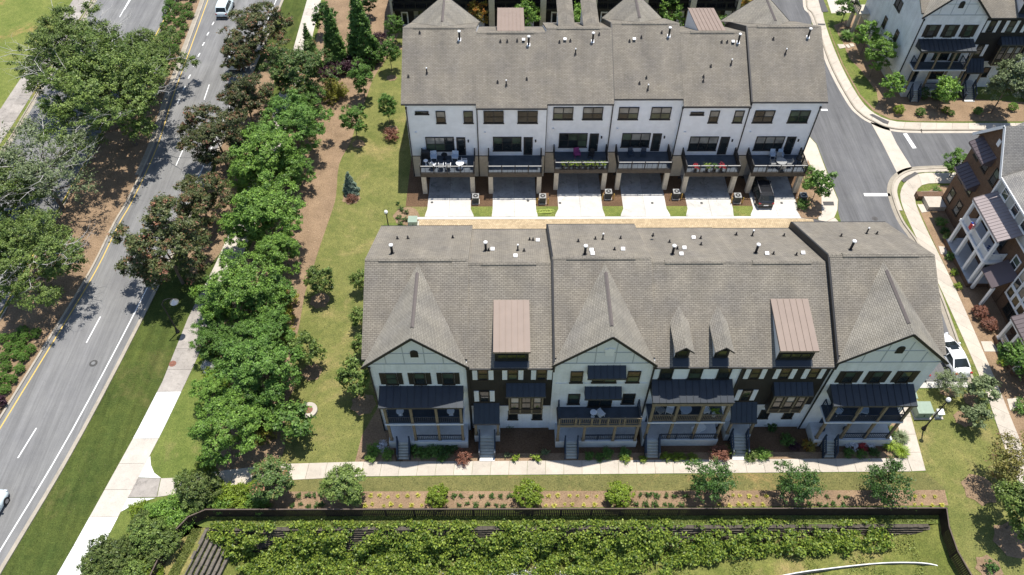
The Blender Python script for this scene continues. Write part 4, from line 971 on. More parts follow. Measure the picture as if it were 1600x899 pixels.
# front sidewalk
fl_ = [G(*p) for p in ((279,747),(350,735.5),(441,725.5),(560,722),(700,721.5),(1417,716.5))]
fr_ = [G(*p) for p in ((269,774),(345,760.5),(454,750.5),(560,745),(700,743.3),(1424,737))]
slabs('front_sidewalk', fl_, fr_, 1.55, 0, 'conc_walk')
slabs('side_path', [G(*p) for p in ((1384,600),(1417,716.5),(1425,737))], [G(*p) for p in ((1406,600),(1420,640),(1446,736))], 1.9, 0, 'conc_walk')
# ---- planting beds
mb = PX([(640,-40),(640,0),(628,40),(605,90),(585,120),(570,160),(555,200),(547,225),(530,257),(525,307),(517,335),(500,385),(492,410),(477,457),(467,512),(455,560),(462,600),(445,640),(437,724),(345,737),(322,690),(325,640),(330,575),(318,552),(340,497),(378,417),(411,335),(450,215),(490,75),(508,0),(515,-40)])
sheet('planting_bed', smooth(mb, 3), 0.012, 'mulch')
sheet('tree_bed', PX([(300,445),(345,395),(365,340),(400,250),(430,120),(415,90),(350,210),(335,270),(290,390)]), 0.008, 'mulch')
sheet('shrub_bed', PX([(452,768.5),(1476,766),(1482,790),(321,796),(140,899),(110,960),(200,960),(262,800),(285,782),(345,762),(452,752)]), 0.0145, 'mulch_red')
fb = [G(*p) for p in ((562,721.5),(585,640),(588,590))]
sheet('foundation_bed', [(fb[0][0], 30.02), (-11.6, 33), (-11.6, 47.5), (34.6, 47.5), (34.3, 30.02)], 0.012, 'mulch_dark')
sheet('foundation_bed_edge', [(fb[0][0]-0.4, 29.98), (fb[0][0]-0.1, 32.5), (-11.4, 36), (-10.6, 33), (-9.8, 31), (-9.6, 29.98)], 0.016, 'mulch')
sheet('foundation_bed_edge', [(-9.0, 29.97), (34.3, 29.97), (34.3, 30.7), (-9.0, 30.7)], 0.0165, 'mulch_red')
sheet('side_bed', PX([(1392,650),(1404,660),(1417,716),(1384,717)]), 0.02, 'mulch')
def ring(cx, cy, r, n=14): 
    x, y = G(cx, cy); return [(x+0.62*r*(1+0.12*math.sin(3*k+cx))*math.cos(k*6.2832/n), y+0.62*r*(1+0.12*math.sin(3*k+cx))*math.sin(k*6.2832/n)) for k in range(n)]
RZI = 0.018
for a, b, r in ((549,310,1.6),(635,338,2.3),(500,470,1.6),(488,582,1.5),(568,632,1.8),(612,122,1.1),(621,75,1.2),(560,225,1.2),(612,203,1.3),(1530,765,2.2),(1582,845,2.4),(1505,655,1.3),(1480,610,1.3),(1518,625,1.2),(1545,888,1.6)):
    RZI += 0.0016; sheet('tree_ring', ring(a, b, r), RZI, 'mulch')
# ---- alley, driveways
ax0 = G(650,340)[0]; ax1 = G(1272,340)[0]
ya1 = G(900,342.5)[1]; ya2 = G(900,339)[1]
struct('alley', MB().poly([(ax0, 53.2), (ax1, 53.2), (ax1, ya1), (ax0, ya1)], 0.012), M['pavers'])
struct('alley_band', MB().block([(ax0-0.9, ya1), (G(1285,340)[0], ya1), (G(1285,340)[0], ya2), (ax0-0.6, ya2)], 0, 0.03), M['conc_white'])
struct('alley_band', MB().block([(ax0-0.6, 47.5), (ax0-0.02, 47.5), (ax0-0.02, ya1-0.01), (ax0-0.6, ya1-0.01)], 0, 0.028), M['conc_white'])
struct('near_apron', MB().poly([(-10.9, 47.5), (33.8, 47.5), (33.8, 53.18), (-10.9, 53.18)], 0.014), M['conc_tan'])
DR = [((669,736),(664,740),313.5,338), ((770,837),(768.5,840),313.5,338), ((871,939),(867.5,945),306.5,337), ((971,1037.5),(970,1047),306.5,337), ((1071,1141),(1072,1146),311.5,336), ((1172.5,1242),(1173,1250),311.5,336.5)]
struct('rear_yard_ground', MB().poly([(-11.3, 61.0), (34.9, 61.0), (34.9, 81), (-11.3, 81)], 0.010), M['mulch_dark'])
struct('rear_yard_ground', MB().poly([(-8.5, ya2+0.05), (G(1255,330)[0], ya2+0.05), (G(1255,330)[0], 61.0), (-8.5, 61.0)], 0.013), M['grass_patchy'])
for i, ((xa, xb), (xc, xd), y1, y2) in enumerate(DR):
    A = G(xa, y1); B = G(xb, y1); C_ = G(xc, y2); D = G(xd, y2); yt = rear[i][2]+0.4
    xm = (A[0]+B[0])/2
    root = struct('driveway', MB().poly([(C_[0]-0.02, ya2+0.01), (D[0]+0.02, ya2+0.01), (D[0]+0.02, ya2+0.04), (C_[0]-0.02, ya2+0.04)], 0.016), M['conc_white'])
    ym = A[1]+0.35
    for k in (0, 1):
        xs = (C_[0], A[0], xm-0.01) if k == 0 else (D[0], B[0], xm+0.01); n_ = -1 if k == 0 else 1
        MB().block([(xs[0]+0.25*n_*0, ya2+0.02), (xs[0], ya2+0.25), (xs[1], ya2+1.2), (xs[1], ym-0.01), (xs[2], ym-0.01), (xs[2], ya2+0.02)], 0.0, 0.05).build('slab', M['conc_white'], root)
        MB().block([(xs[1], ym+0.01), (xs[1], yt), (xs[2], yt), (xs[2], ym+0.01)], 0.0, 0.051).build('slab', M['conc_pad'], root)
M_dummy = None
# ---- streets on the right
rl = [(35.9, 30), (35.9, 48), G(1315,351), G(1309,328), G(1310,312), G(1300,287), G(1276,225), (35.3, 78), (36.2, 92), (38.6, 104), (41, 118), (44, 160)]
rr = [G(1517,596), G(1466,455), G(1435,385), G(1407,345), G(1393,307), G(1392,290), G(1402,274), G(1425,264.5)]
street = [(34.35, G(1430,600)[1]), (34.35, 48.5), G(1315,351), G(1309,328), G(1310,312), G(1300,287), G(1276,225), (35.3, 78), (36.2, 92), (38.6, 104), (41, 125), (50, 125), G(1257,0), G(1269,27), G(1268,41), G(1297,107), G(1330,165), G(1347,184), G(1362,193), G(1390,204.5), G(1434,207.5), G(1536,207.5), (300, G(1536,207.5)[1]), (300, G(1478,261)[1]), G(1478,261), G(1425,264.5)]
street = street[:-1] + [G(1425,264.5), G(1402,274), G(1392,290), G(1393,307), G(1407,345), G(1435,385), G(1466,455), G(1517,597)]
sheet('street', street, 0.006, 'asphalt_b')
struct('valley_gutter', MB().poly(PX([(1360,191),(1388,198),(1401,225),(1425,263),(1404,275),(1379,225)]), 0.012), M['conc_walk'])
struct('valley_gutter', MB().poly(PX([(1290,341),(1305,341),(1315,352),(1296,352)]), 0.012), M['conc_walk'])
struct('ramp_pad', MB().poly(PX([(1270,343),(1289,343),(1294,352),(1275,352)]), 0.02), M['asphalt_patch'])
struct('road_end_band', MB().block(PX([(1429,597),(1511,598),(1514,606),(1430,607)]), 0, 0.06), M['conc_white'])
rk = smooth([G(*p) for p in ((1524,600),(1502,545),(1470,458),(1438,385),(1411,345),(1397,309),(1396,292),(1405,277),(1428,267),(1480,264.5))], 5)
struct('kerb', ribbon_mesh(rk, 0.22, 0.0, 0.13, 0), M['kerb'])
struct('gutter_strip', ribbon_mesh(rk, 0.65, 0.22, 0.012), M['kerb'])
struct('kerb_top_concrete', ribbon_mesh(rk[22:], 0.0, -0.45, 0.06, 0), M['conc_walk'])
rk2 = smooth([(50.5, 125), G(1259,0), G(1271,27), G(1296,100), G(1328,160), G(1346,180), G(1362,190), G(1390,201), G(1434,204.5), G(1536,204.5), (120, G(1536,204.5)[1])], 5)
struct('kerb', ribbon_mesh(rk2, 0.0, 0.2, 0.13, 0), M['kerb'])
struct('gutter_strip', ribbon_mesh(rk2, -0.45, 0.0, 0.012), M['conc_walk'])
w2r = [(53.0, 125)]+[G(*p) for p in ((1285,0),(1290,40),(1313,100),(1340,150),(1362,175),(1392,189),(1434,192),(1536,193))]+[(75, G(1536,193)[1])]
w2l = [(50.8, 125)]+[G(*p) for p in ((1260,0),(1272,38),(1298,100),(1330,158),(1348,179),(1390,200),(1434,203),(1536,203))]+[(75, G(1536,203)[1])]
slabs('sidewalk', smooth(w2l, 3), smooth(w2r, 3), 2.0, 0, 'conc_walk')
sheet('corner_bed', PX([(1291,24),(1310,24),(1350,24),(1365,60),(1400,110),(1440,150),(1600,160),(1600,190),(1434,190),(1392,187),(1364,173),(1342,149),(1315,100),(1298,55)]), 0.012, 'mulch')
sheet('corner_grass', PX([(1291,24),(1330,23),(1326,31),(1302,40),(1310,55),(1315,62),(1327,92),(1345,110),(1370,145),(1372,160),(1366,170),(1344,148),(1317,100),(1299,55)]), 0.018, 'grass_a')
for p in (((1308,70),(1318,70),(1322,75),(1312,77)), ((1320,71),(1325,70),(1329,75),(1325,76)), ((1326,69),(1333,69),(1335,73),(1330,74))):
    s_ = struct('stepping_stone', MB().block(PX(p), 0, 0.08), M['conc_walk'])
sheet('pad', PX([(1289,-10),(1345,-10),(1335,20),(1299,21)]), 0.01, 'conc_tan')
struct('ramp_pad', MB().poly(PX([(1277,-5),(1284,-5),(1294,19),(1284,20)]), 0.08), M['asphalt_patch'])
struct('ramp_pad', MB().poly(PX([(1277,37.5),(1289,38),(1289,40.5),(1275,40)]), 0.08), M['asphalt_patch'])
struct('ramp_pad', MB().poly(PX([(1358,180),(1363,179),(1389,191),(1387,195),(1380,193)]), 0.08), M['asphalt_patch'])
struct('ramp_pad', MB().poly(PX([(1408,282),(1429,269.5),(1435,272),(1412,286)]), 0.08), M['asphalt_patch'])
# right sidewalk in front of the brick houses
w3l = smooth([G(*p) for p in ((1700,980),(1600,777),(1561,675),(1532,592),(1469,450),(1426,360),(1409,320),(1407,300),(1416,284),(1436,272),(1480,270.5),(1560,270.5))], 4)
w3r = smooth([G(*p) for p in ((1735,980),(1632,777),(1588,675),(1552,587),(1492,450),(1448,360),(1431,320),(1430,305),(1437,292),(1452,287),(1480,287),(1560,287))], 4)
slabs('sidewalk', w3l, w3r, 1.9, 0, 'conc_walk')
sheet('verge', PX([(1417,295),(1411,320),(1428,360),(1470,447),(1534,590),(1528,594),(1503,543),(1467,453),(1432,380),(1412,342),(1403,312),(1402,300)]), 0.02, 'grass_a')
sheet('verge', PX([(1432,267),(1443,271),(1481,271),(1481,266)]), 0.022, 'grass_a')
sheet('brick_house_bed', PX([(1452,291),(1480,290),(1500,290),(1560,420),(1600,500),(1640,620),(1640,780),(1590,680),(1553,588),(1493,450),(1450,360),(1434,322),(1434,304)]), 0.012, 'mulch_red')
sheet('brick_house_grass', PX([(1440,297),(1456,290),(1465,289),(1450,300),(1437,325),(1434,315)]), 0.02, 'grass_a')
for p in (((1433,320),(1448,320),(1452,331),(1440,333)), ((1466,385),(1475,386),(1482,398),(1470,398)), ((1532,534),(1549,534),(1561,550),(1538,550)), ((1573,624),(1590,622),(1600,635),(1578,642))):
    struct('entry_path', MB().block(PX(p), 0, 0.055), M['conc_walk'])
dash('stop_bar', G(1350,304.5), G(1391,304.5), 0.48); dash('stop_bar', G(1414,209), G(1429,232), 0.5); dash('stop_bar', G(1283,172), G(1293,172), 0.35)
struct('corner_walk', MB().block([(34.6, 62.0)]+PX([(1279,345),(1291,347),(1303,341),(1308,329),(1309,313),(1299,290),(1275,226)])+[(35.2, 78), (34.6, 78)], 0, 0.07), M['conc_walk'])
sheet('corner_ring', PX([(1246,305),(1245,330),(1252,341),(1276,343),(1284,335),(1283,300),(1262,250)]), 0.075, 'mulch_red')
struct('drain_grate', MB().block(PX([(1285,316),(1302,316),(1303,322),(1287,322)]), 0.05, 0.082), M['iron'])
# third row forecourt
sheet('mews_lawn', [(-12, 81.5), (34.8, 81.5), (34.8, 97), (-12, 97)], 0.004, 'grass_patchy')
sheet('mews_bed', [(-12, 92), (31.5, 92), (31.5, 98), (-12, 98)], 0.012, 'mulch_dark')
# ---- the pit: retaining wall and rough grass below the fence
def pit_z(x): return -2.7+1.95*max(0.0, min(1.0, (x-6)/21))
pb = MB(); nx, ny = 34, 10
for i in range(nx):
    for j in range(ny):
        def c(a, b_):
            x = -24+a*(62/nx); y = WY+0.4-b_*(22/ny)*1.0
            return (x, y, pit_z(x)+0.12*math.sin(x*1.3+y)+0.10*math.sin(y*1.7)-0.02*b_)
        pb.quad(c(i, j+1), c(i+1, j+1), c(i+1, j), c(i, j))
struct('lower_lawn', pb, M['grass_rough'])
struct('lower_ground', MB().poly([(-140, -FAR), (140, -FAR), (140, 2.7), (-140, 2.7)], -3.3), M['grass_rough'])
rw = thing('retaining_wall', 'stepped block retaining wall under the fence, half hidden by creeping vines', 'wall', (0, WY, 0))
corner_x = G(318,836)[0]; n_c = 13; dl = Vector((LB[0]-NL[0], LB[1]-NL[1])).normalized()
for k in range(n_c):
    b = MB(); z1 = -0.02-k*0.205; y = -0.0-k*0.10
    x = corner_x+k*0.33; xe = NR[0]-1.15
    while x < xe:
        wd = 0.44+random.uniform(-0.03, 0.03); jy = random.uniform(-0.03, 0.03)
        if pit_z(x) < z1+0.1: b.box(x+0.006, x+wd-0.006, y-0.30+jy, y+0.02, z1-0.2, z1+random.uniform(-0.012, 0.004))
        x += wd
    o = b.build('block_course', M['block'], rw); o['kind'] = 'stuff'
for k in range(7):                                # side arm: long low steps running beside the left fence
    b = MB(); z1 = -0.02-k*0.22; q = 0.0
    while q < 9:
        wd = 0.62+random.uniform(-0.1, 0.1); ox = corner_x+k*0.33; oy = -0.12-k*0.10
        a = Vector((ox, oy))+Vector((dl.x, dl.y))*q; c_ = a+Vector((dl.x, dl.y))*(wd-0.012); nrm = Vector((-dl.y, dl.x))*random.uniform(0.2, 0.27)
        if nrm.x < 0: nrm = -nrm
        b.block([tuple(a), tuple(a+nrm), tuple(c_+nrm), tuple(c_)], z1-0.22, z1+random.uniform(-0.03, 0.02)); q += wd
    o = b.build('timber_course', M['timber'], rw); o['kind'] = 'stuff'
struct('pit_bank', MB().quad((corner_x, WY-0.1, -0.35), (corner_x+dl.x*24, WY+dl.y*24, -0.35), (corner_x+3.6+dl.x*24, WY-1.1+dl.y*24, -2.75), (corner_x+3.6, WY-1.1, -2.75)), M['grass_rough'])
struct('pit_bank', MB().poly([(NL[0]-7, WY+0.6), (corner_x+0.2, WY+0.6), (corner_x+0.2, WY), (corner_x+0.2+dl.x*24, WY+dl.y*24), (LB[0]-7, LB[1])], -0.03)
       .quad((corner_x-0.2, WY+0.01, 0), (corner_x-0.2, WY+0.01, -3), (NR[0]+0.3, WY+0.01, -3), (NR[0]+0.3, WY+0.01, 0)), M['grass_rough'])
bk = MB(); fr2 = [(NR[0]+0.3, WY+0.6), (NR[0]+0.3, WY)]+[(p[0]+0.3, p[1]) for p in fence_r[1:]]+[(RB[0]+0.3, RB[1])]
for a, c in zip(fr2[:-1], fr2[1:]):
    for (d0_, z0_), (d1_, z1_) in (((0, -0.04), (0.9, -0.10)), ((0.9, -0.10), (3.0, -1.1))):
        bk.quad((a[0]-d0_, a[1], z0_), (a[0]-d1_, a[1], z1_), (c[0]-d1_, c[1], z1_), (c[0]-d0_, c[1], z0_))
struct('pit_bank', bk, M['grass_rough'])
# ================================================================ fence
def fence_thing(name, label, line, z0=0.0, h=1.42, zfun=None):
    t = thing(name, label, 'fence', (line[0][0], line[0][1], 0)); ox, oy = line[0]
    pk = MB(); post = MB(); rail = MB(); cap = MB()
    for (a, b) in zip(line[:-1], line[1:]):
        A = Vector((a[0]-ox, a[1]-oy)); B = Vector((b[0]-ox, b[1]-oy)); d = B-A; ln = d.length; u = d/ln; nr = Vector((-u.y, u.x))
        n = int(ln/0.145); 
        for k in range(n):
            c = A+u*((k+0.5)*ln/n); w2 = u*0.062; t2 = nr*0.012; j = random.uniform(-0.02, 0.02)
            pk.block([tuple(c-w2-t2), tuple(c+w2-t2), tuple(c+w2+t2), tuple(c-w2+t2)], z0+0.03, z0+h-0.03+j)
        for zz in (0.3, h-0.3):
            rail.block([tuple(A+nr*0.016), tuple(B+nr*0.016), tuple(B+nr*0.06), tuple(A+nr*0.06)], z0+zz, z0+zz+0.09)
        cap.block([tuple(A-nr*0.04), tuple(B-nr*0.04), tuple(B+nr*0.05), tuple(A+nr*0.05)], z0+h, z0+h+0.03)
        m = max(1, round(ln/2.4))
        for k in range(m+1):
            c = A+u*(k*ln/m)+nr*0.06
            MB().box(c.x-0.05, c.x+0.05, c.y-0.05, c.y+0.05, z0-0.1, z0+h-0.01).build('fence_post', M['fence_wood'], t)
    o = pk.build('pickets', M['fence_wood'], t); o['kind'] = 'stuff'
    rail.build('rail', M['fence_wood'], t); cap.build('cap_rail', M['fence_cap'], t)
    return t
fence_thing('fence', 'long dark picket fence running straight below the planted mulch strip', [NL, NR])
fence_thing('fence', 'dark picket fence bending down the left side of the pit past the hedge', [LB]+fence_l)
fence_thing('fence', 'dark picket fence curving down the right side of the pit by the lawn', fence_r+[RB])
# pale-topped curved low wall at the bottom
t = thing('low_wall', 'low curved wall with a thin pale top edge across the bottom of the pit', 'wall', (0, 0, 0))
cw = smooth([G(x, y, z) for x, y, z in ((1120,925,-.5),(1226,899,-.5),(1300,888,-.5),(1380,880,-.5),(1440,880,-.45),(1475,887,-.3),(1500,895,-.1),(1516,901,0.05))], 5)
cz = [-0.5+0.55*max(0, i-18)/17 for i in range(len(cw))]
def zrib(line, zs, wa, wb, dz, th):
    b = MB(); A = off(line, wa); B = off(line, wb)
    for i in range(len(line)-1):
        q = [(*B[i], zs[i]+dz), (*B[i+1], zs[i+1]+dz), (*A[i+1], zs[i+1]+dz), (*A[i], zs[i]+dz)]
        b.quad(*q); b.quad(q[1], q[0], (q[0][0], q[0][1], q[0][2]-th), (q[1][0], q[1][1], q[1][2]-th)); b.quad(q[3], q[2], (q[2][0], q[2][1], q[2][2]-th), (q[3][0], q[3][1], q[3][2]-th))
    return b
zrib(cw, cz, 0.05, -0.02, 0, 0.05).build('cap', M['white_trim'], t); zrib(cw, cz, 0.07, -0.03, -0.083, 2.4).build('face', M['conc_old'], t)
# ================================================================ foliage
def leaf_mesh(name, C_, N_, T_, size, tint):
    """C_ centres, N_ normals, one rhombus leaf spray per row"""
    n = len(C_); rnd = np.random.default_rng(n)
    up = rnd.normal(size=(n, 3)); t = np.cross(N_, up); t /= np.linalg.norm(t, axis=1)[:, None]+1e-9
    b = np.cross(N_, t); b /= np.linalg.norm(b, axis=1)[:, None]+1e-9
    s = size[:, None]; v = np.empty((n, 4, 3))
    fold = N_*s*0.22
    v[:, 0] = C_-t*s; v[:, 1] = C_-b*s*0.62+fold*0.6; v[:, 2] = C_+t*s; v[:, 3] = C_+b*s*0.62+fold*0.6
    m = bpy.data.meshes.new(name); m.vertices.add(n*4); m.vertices.foreach_set('co', v.reshape(-1))
    m.loops.add(n*4); m.loops.foreach_set('vertex_index', np.arange(n*4)); m.polygons.add(n)
    m.polygons.foreach_set('loop_start', np.arange(0, n*4, 4)); m.update()
    at = m.attributes.new('tint', 'FLOAT', 'FACE'); at.data.foreach_set('value', tint.astype(np.float32))
    m.materials.append(L['green']); m.validate(); return m
def foliage(seed, R_, H_, zc, nc, cr, nl, ls, shape='round', lump=0.2, up=0.6, lobes=None, spray=0.75):
    """leaf clumps on the lobes of an uneven crown; shape: round, cone, vase"""
    g = np.random.default_rng(seed)
    if shape == 'cone':
        f = 1-np.sqrt(g.random(nc)); z = zc-H_+2*H_*f; a = g.random(nc)*6.283
        rr = R_*(1-f)**0.95*(0.45+0.6*np.sqrt(g.random(nc)))*(1+0.16*np.sin(5*a+z*3))
        P = np.stack([rr*np.cos(a), rr*np.sin(a), z], 1); out = np.stack([np.cos(a), np.sin(a), 0.5+0*a], 1)
    else:
        nb = lobes or max(7, int(R_*9)); lr0 = R_*(0.36 if R_ < 3 else 0.27)
        u_ = (np.arange(nb)+0.5)/nb; zz = 1-1.75*u_; an = np.arange(nb)*2.39996+g.normal(size=nb)*0.3
        hh = np.sqrt(np.clip(1-zz**2, 0, 1)); d = np.stack([hh*np.cos(an), hh*np.sin(an), zz], 1)
        rad = (0.62+0.38*g.random(nb))*(1+lump*0.6*g.normal(size=nb))
        if shape == 'vase': k = 0.55+0.5*(d[:, 2]+1)/2*1.2; d = d*np.stack([k, k, np.ones(nb)], 1)
        LC = d*rad[:, None]*np.array([R_-lr0*0.6, R_-lr0*0.6, H_-lr0*0.45]); lr = lr0*(0.65+0.7*g.random(nb))
        li = g.integers(0, nb, nc); e = g.normal(size=(nc, 3)); e[:, 2] = np.abs(e[:, 2])*0.9-0.25; e += d[li]*0.7; e /= np.linalg.norm(e, axis=1)[:, None]
        P = LC[li]+e*lr[li][:, None]*(0.75+0.35*g.random(nc))[:, None]*np.array([1, 1, 0.8]); P[:, 2] += zc
        out = e+d[li]*0.35; out[:, 2] += 0.2
    out /= np.linalg.norm(out, axis=1)[:, None]
    k = g.poisson(nl, nc); k[k < 4] = 4; idx = np.repeat(np.arange(nc), k); n = len(idx)
    csz = cr*(0.55+0.9*g.random(nc))
    o = g.normal(size=(n, 3)); o /= np.linalg.norm(o, axis=1)[:, None]; o *= (g.random(n)**0.5)[:, None]*csz[idx][:, None]; o[:, 2] *= 0.42
    C_ = P[idx]+o+out[idx]*(csz[idx]*g.normal(size=n)*spray)[:, None]
    nrm = 0.7*out[idx]+np.array([0, 0, up])+0.45*o/(csz[idx][:, None]+1e-6)+0.55*g.normal(size=(n, 3)); nrm /= np.linalg.norm(nrm, axis=1)[:, None]
    tint = np.clip(0.5+0.30*g.normal(size=nc)[idx]+0.18*g.normal(size=n), 0, 1)
    C_[:, 2] = np.maximum(C_[:, 2], 0.04)
    return leaf_mesh('crown', C_, nrm, None, ls*(0.6+0.8*g.random(n)), tint)
def trunk_mesh(seed, h, r, R_, limbs=6, zb=None, lean=0.0):
    g = random.Random(seed); b = MB(); zb = zb or h*0.35
    pts = [Vector((0, 0, -0.1))]
    for k in range(1, 5): pts.append(Vector((lean*k/4*h+g.uniform(-0.05, 0.05)*h*0.3, g.uniform(-0.05, 0.05)*h*0.3, h*k/4*0.9)))
    for i in range(4): b.tube(pts[i], pts[i+1], r*(1-i*0.2), r*(1-(i+1)*0.2), 7)
    for k in range(limbs):
        t = zb+(h*0.75-zb)*k/max(1, limbs-1); i = min(3, int(t/(h*0.9)*4)); f = t/(h*0.9)*4-i; p = pts[i].lerp(pts[i+1], f)
        a = k*2.4+g.uniform(-0.4, 0.4); ln = R_*g.uniform(0.55, 0.85); e = p+Vector((math.cos(a)*ln, math.sin(a)*ln, ln*g.uniform(0.35, 0.7)))
        md = p.lerp(e, 0.5)+Vector((0, 0, -0.06*ln)); rr = r*0.42*(1-0.4*k/limbs)
        b.tube(p, md, rr, rr*0.65, 5); b.tube(md, e, rr*0.65, rr*0.2, 5)
        for q in range(2):
            a2 = a+(-0.6, 0.6)[q]; e2 = md+Vector((math.cos(a2)*ln*0.45, math.sin(a2)*ln*0.45, ln*0.3)); b.tube(md, e2, rr*0.4, rr*0.12, 4)
    m = b.mesh('trunk'); m.materials.append(M['bark']); return m
def dead_mesh(seed, h, R_, n=15):
    g = random.Random(seed); b = MB()
    for k in range(n):
        a = g.uniform(0, 6.28); p = Vector((math.cos(a)*R_*0.3, math.sin(a)*R_*0.3, h*g.uniform(0.5, 0.8)))
        for s_ in range(4):
            e = p+Vector((math.cos(a)*R_*0.25, math.sin(a)*R_*0.25, h*g.uniform(0.0, 0.12))); rr = 0.07*(1-s_*0.2)
            b.tube(p, e, rr, rr*0.75, 5)
            for q in (-0.8, 0.7):
                e2 = e+Vector((math.cos(a+q)*R_*0.16, math.sin(a+q)*R_*0.16, g.uniform(0, 0.6))); b.tube(e, e2, rr*0.5, rr*0.15, 4)
                e3 = e2+Vector((math.cos(a+q*1.8)*R_*0.12, math.sin(a+q*1.8)*R_*0.12, g.uniform(0, 0.5))); b.tube(e2, e3, rr*0.25, rr*0.08, 3)
            a += g.uniform(-0.5, 0.5); p = e
    m = b.mesh('dead_branches'); m.materials.append(M['deadwood']); return m
# crown kinds: list of variants (crown mesh, trunk mesh, nominal radius, crown centre height)
K = {}
K['huge'] = [(foliage(s, 6.9, 4.6, 7.6, 1300, 0.44, 46, 0.115, lump=0.5, lobes=64, spray=0.45), trunk_mesh(s, 10.5, 0.34, 6.2, 12, 2.6), 6.6, 7.6) for s in (1, 2, 3)]
K['thin'] = [(foliage(s, 6.9, 4.2, 7.6, 800, 0.42, 22, 0.125, lump=0.5, lobes=60, spray=0.8), trunk_mesh(s, 10.5, 0.3, 6.4, 16, 2.6), 6.6, 7.6) for s in (5,)]
K['big'] = [(foliage(s, 3.7, 3.6, 5.0, 760, 0.33, 46, 0.096, lump=0.42, lobes=34, spray=0.4), trunk_mesh(s, 6.8, 0.17, 3.2, 9, 1.8), 3.7, 5.0) for s in (11, 12, 13, 14, 15)]
K['mid'] = [(foliage(s, 2.0, 2.4, 3.7, 330, 0.26, 34, 0.095, lump=0.3, lobes=20, spray=0.4), trunk_mesh(s, 5.2, 0.09, 1.6, 6, 1.3), 2.0, 3.7) for s in (21, 22, 23)]
K['small'] = [(foliage(s, 1.3, 1.35, 2.2, 150, 0.21, 24, 0.095, lump=0.35, lobes=16, spray=0.5), trunk_mesh(s, 3.1, 0.05, 1.0, 6, 0.8), 1.3, 2.2) for s in (31, 32, 33)]
K['cone'] = [(foliage(s, 1.5, 3.7, 3.8, 1250, 0.20, 30, 0.075, 'cone', spray=0.3), trunk_mesh(s, 4.5, 0.09, 0.8, 3, 1.0), 1.5, 3.8) for s in (41, 42)]
K['open'] = [(foliage(s, 2.0, 1.9, 3.0, 230, 0.30, 20, 0.085, 'vase', lump=0.45, lobes=24), trunk_mesh(s, 4.2, 0.07, 1.8, 9, 0.6), 1.9, 3.0) for s in (51, 52, 53)]
K['bush'] = [(foliage(s, 0.9, 0.62, 0.55, 110, 0.17, 20, 0.06, lump=0.2, lobes=12), trunk_mesh(s, 0.7, 0.03, 0.6, 4, 0.15), 0.9, 0.55) for s in (61, 62, 63)]
K['globe'] = [(foliage(s, 0.9, 0.78, 0.75, 240, 0.13, 20, 0.048, lump=0.06, lobes=26, spray=0.3), trunk_mesh(s, 0.8, 0.03, 0.6, 4, 0.15), 0.9, 0.75) for s in (71, 72)]
K['tuft'] = [(foliage(s, 0.26, 0.2, 0.2, 16, 0.10, 16, 0.045, lump=0.2), None, 0.26, 0.2) for s in (81, 82, 83)]
def spiky_mesh(seed, n, r, h):
    g = random.Random(seed); b = MB()
    for k in range(n):
        a = g.uniform(0, 6.28); rr = r*g.uniform(0.5, 1); e = Vector((math.cos(a)*rr, math.sin(a)*rr, h*g.uniform(0.3, 1))); s_ = Vector((-math.sin(a), math.cos(a), 0))*0.035
        m_ = e*0.5+Vector((0, 0, h*0.35)); b.quad(tuple(-s_*0.6), tuple(s_*0.6), tuple(m_+s_), tuple(m_-s_)); b.quad(tuple(m_-s_), tuple(m_+s_), tuple(e+s_*0.2), tuple(e-s_*0.2))
    m = b.mesh('crown'); at = m.attributes.new('tint', 'FLOAT', 'FACE'); at.data.foreach_set('value', np.random.default_rng(seed).random(len(m.polygons)).astype(np.float32)); m.materials.append(L['yellow']); return m
K['spiky'] = [(spiky_mesh(s, 34, 0.42, 0.36), None, 0.42, 0.2) for s in (91, 92, 93)]
K['grassy'] = [(spiky_mesh(s, 420, 1.0, 0.75), None, 1.0, 0.4) for s in (95, 96)]
RG = random.Random(99)
def tree(kind, mat, px, py, rad, label, group=None, name='tree', cat='tree', base=False, zs=1.0, dead=False, z0=0.0, lean=None):
    """px, py: crown centre in the photo (or the foot, with base=True); rad in metres"""
    cm, tm, r0, zc = RG.choice(K[kind]); s_ = rad/r0
    x, y = G(px, py, z0) if base else G(px, py, z0+zc*s_*zs)
    t = thing(name, label, cat, (x, y, z0), RG.uniform(0, 6.28), group); t.scale = (s_, s_, s_*zs)
    if tm is not None: link('trunk', tm, t)
    link('crown', cm, t, None, L[mat])
    if dead: link('dead_branches', dead_mesh(int(px), zc*1.5, r0), t)['kind'] = 'stuff'
    return t
KE = 'trees between road and walk'
# median oaks
tree('huge', 'olive', 172, 146, 6.5, 'largest tree of the median, bleached dead branches in its crown', dead=True)
tree('huge', 'olive', 120, 90, 5.9, 'spreading tree behind the largest median tree, reaching over the left walk', dead=True)
tree('huge', 'olive', 225, 95, 4.3, 'tree at the upper right of the median group, beside the clipped shrubs')
tree('thin', 'sage', 58, 262, 5.2, 'thin greyish median tree full of pale dead limbs', dead=True)
tree('huge', 'olive', 50, 400, 4.5, 'dense yellow green median tree above the lower clipped shrubs', dead=True)
tree('big', 'olive', -18, 300, 4.0, 'tree cut by the left photo edge beside the pale dead limbs', dead=True)
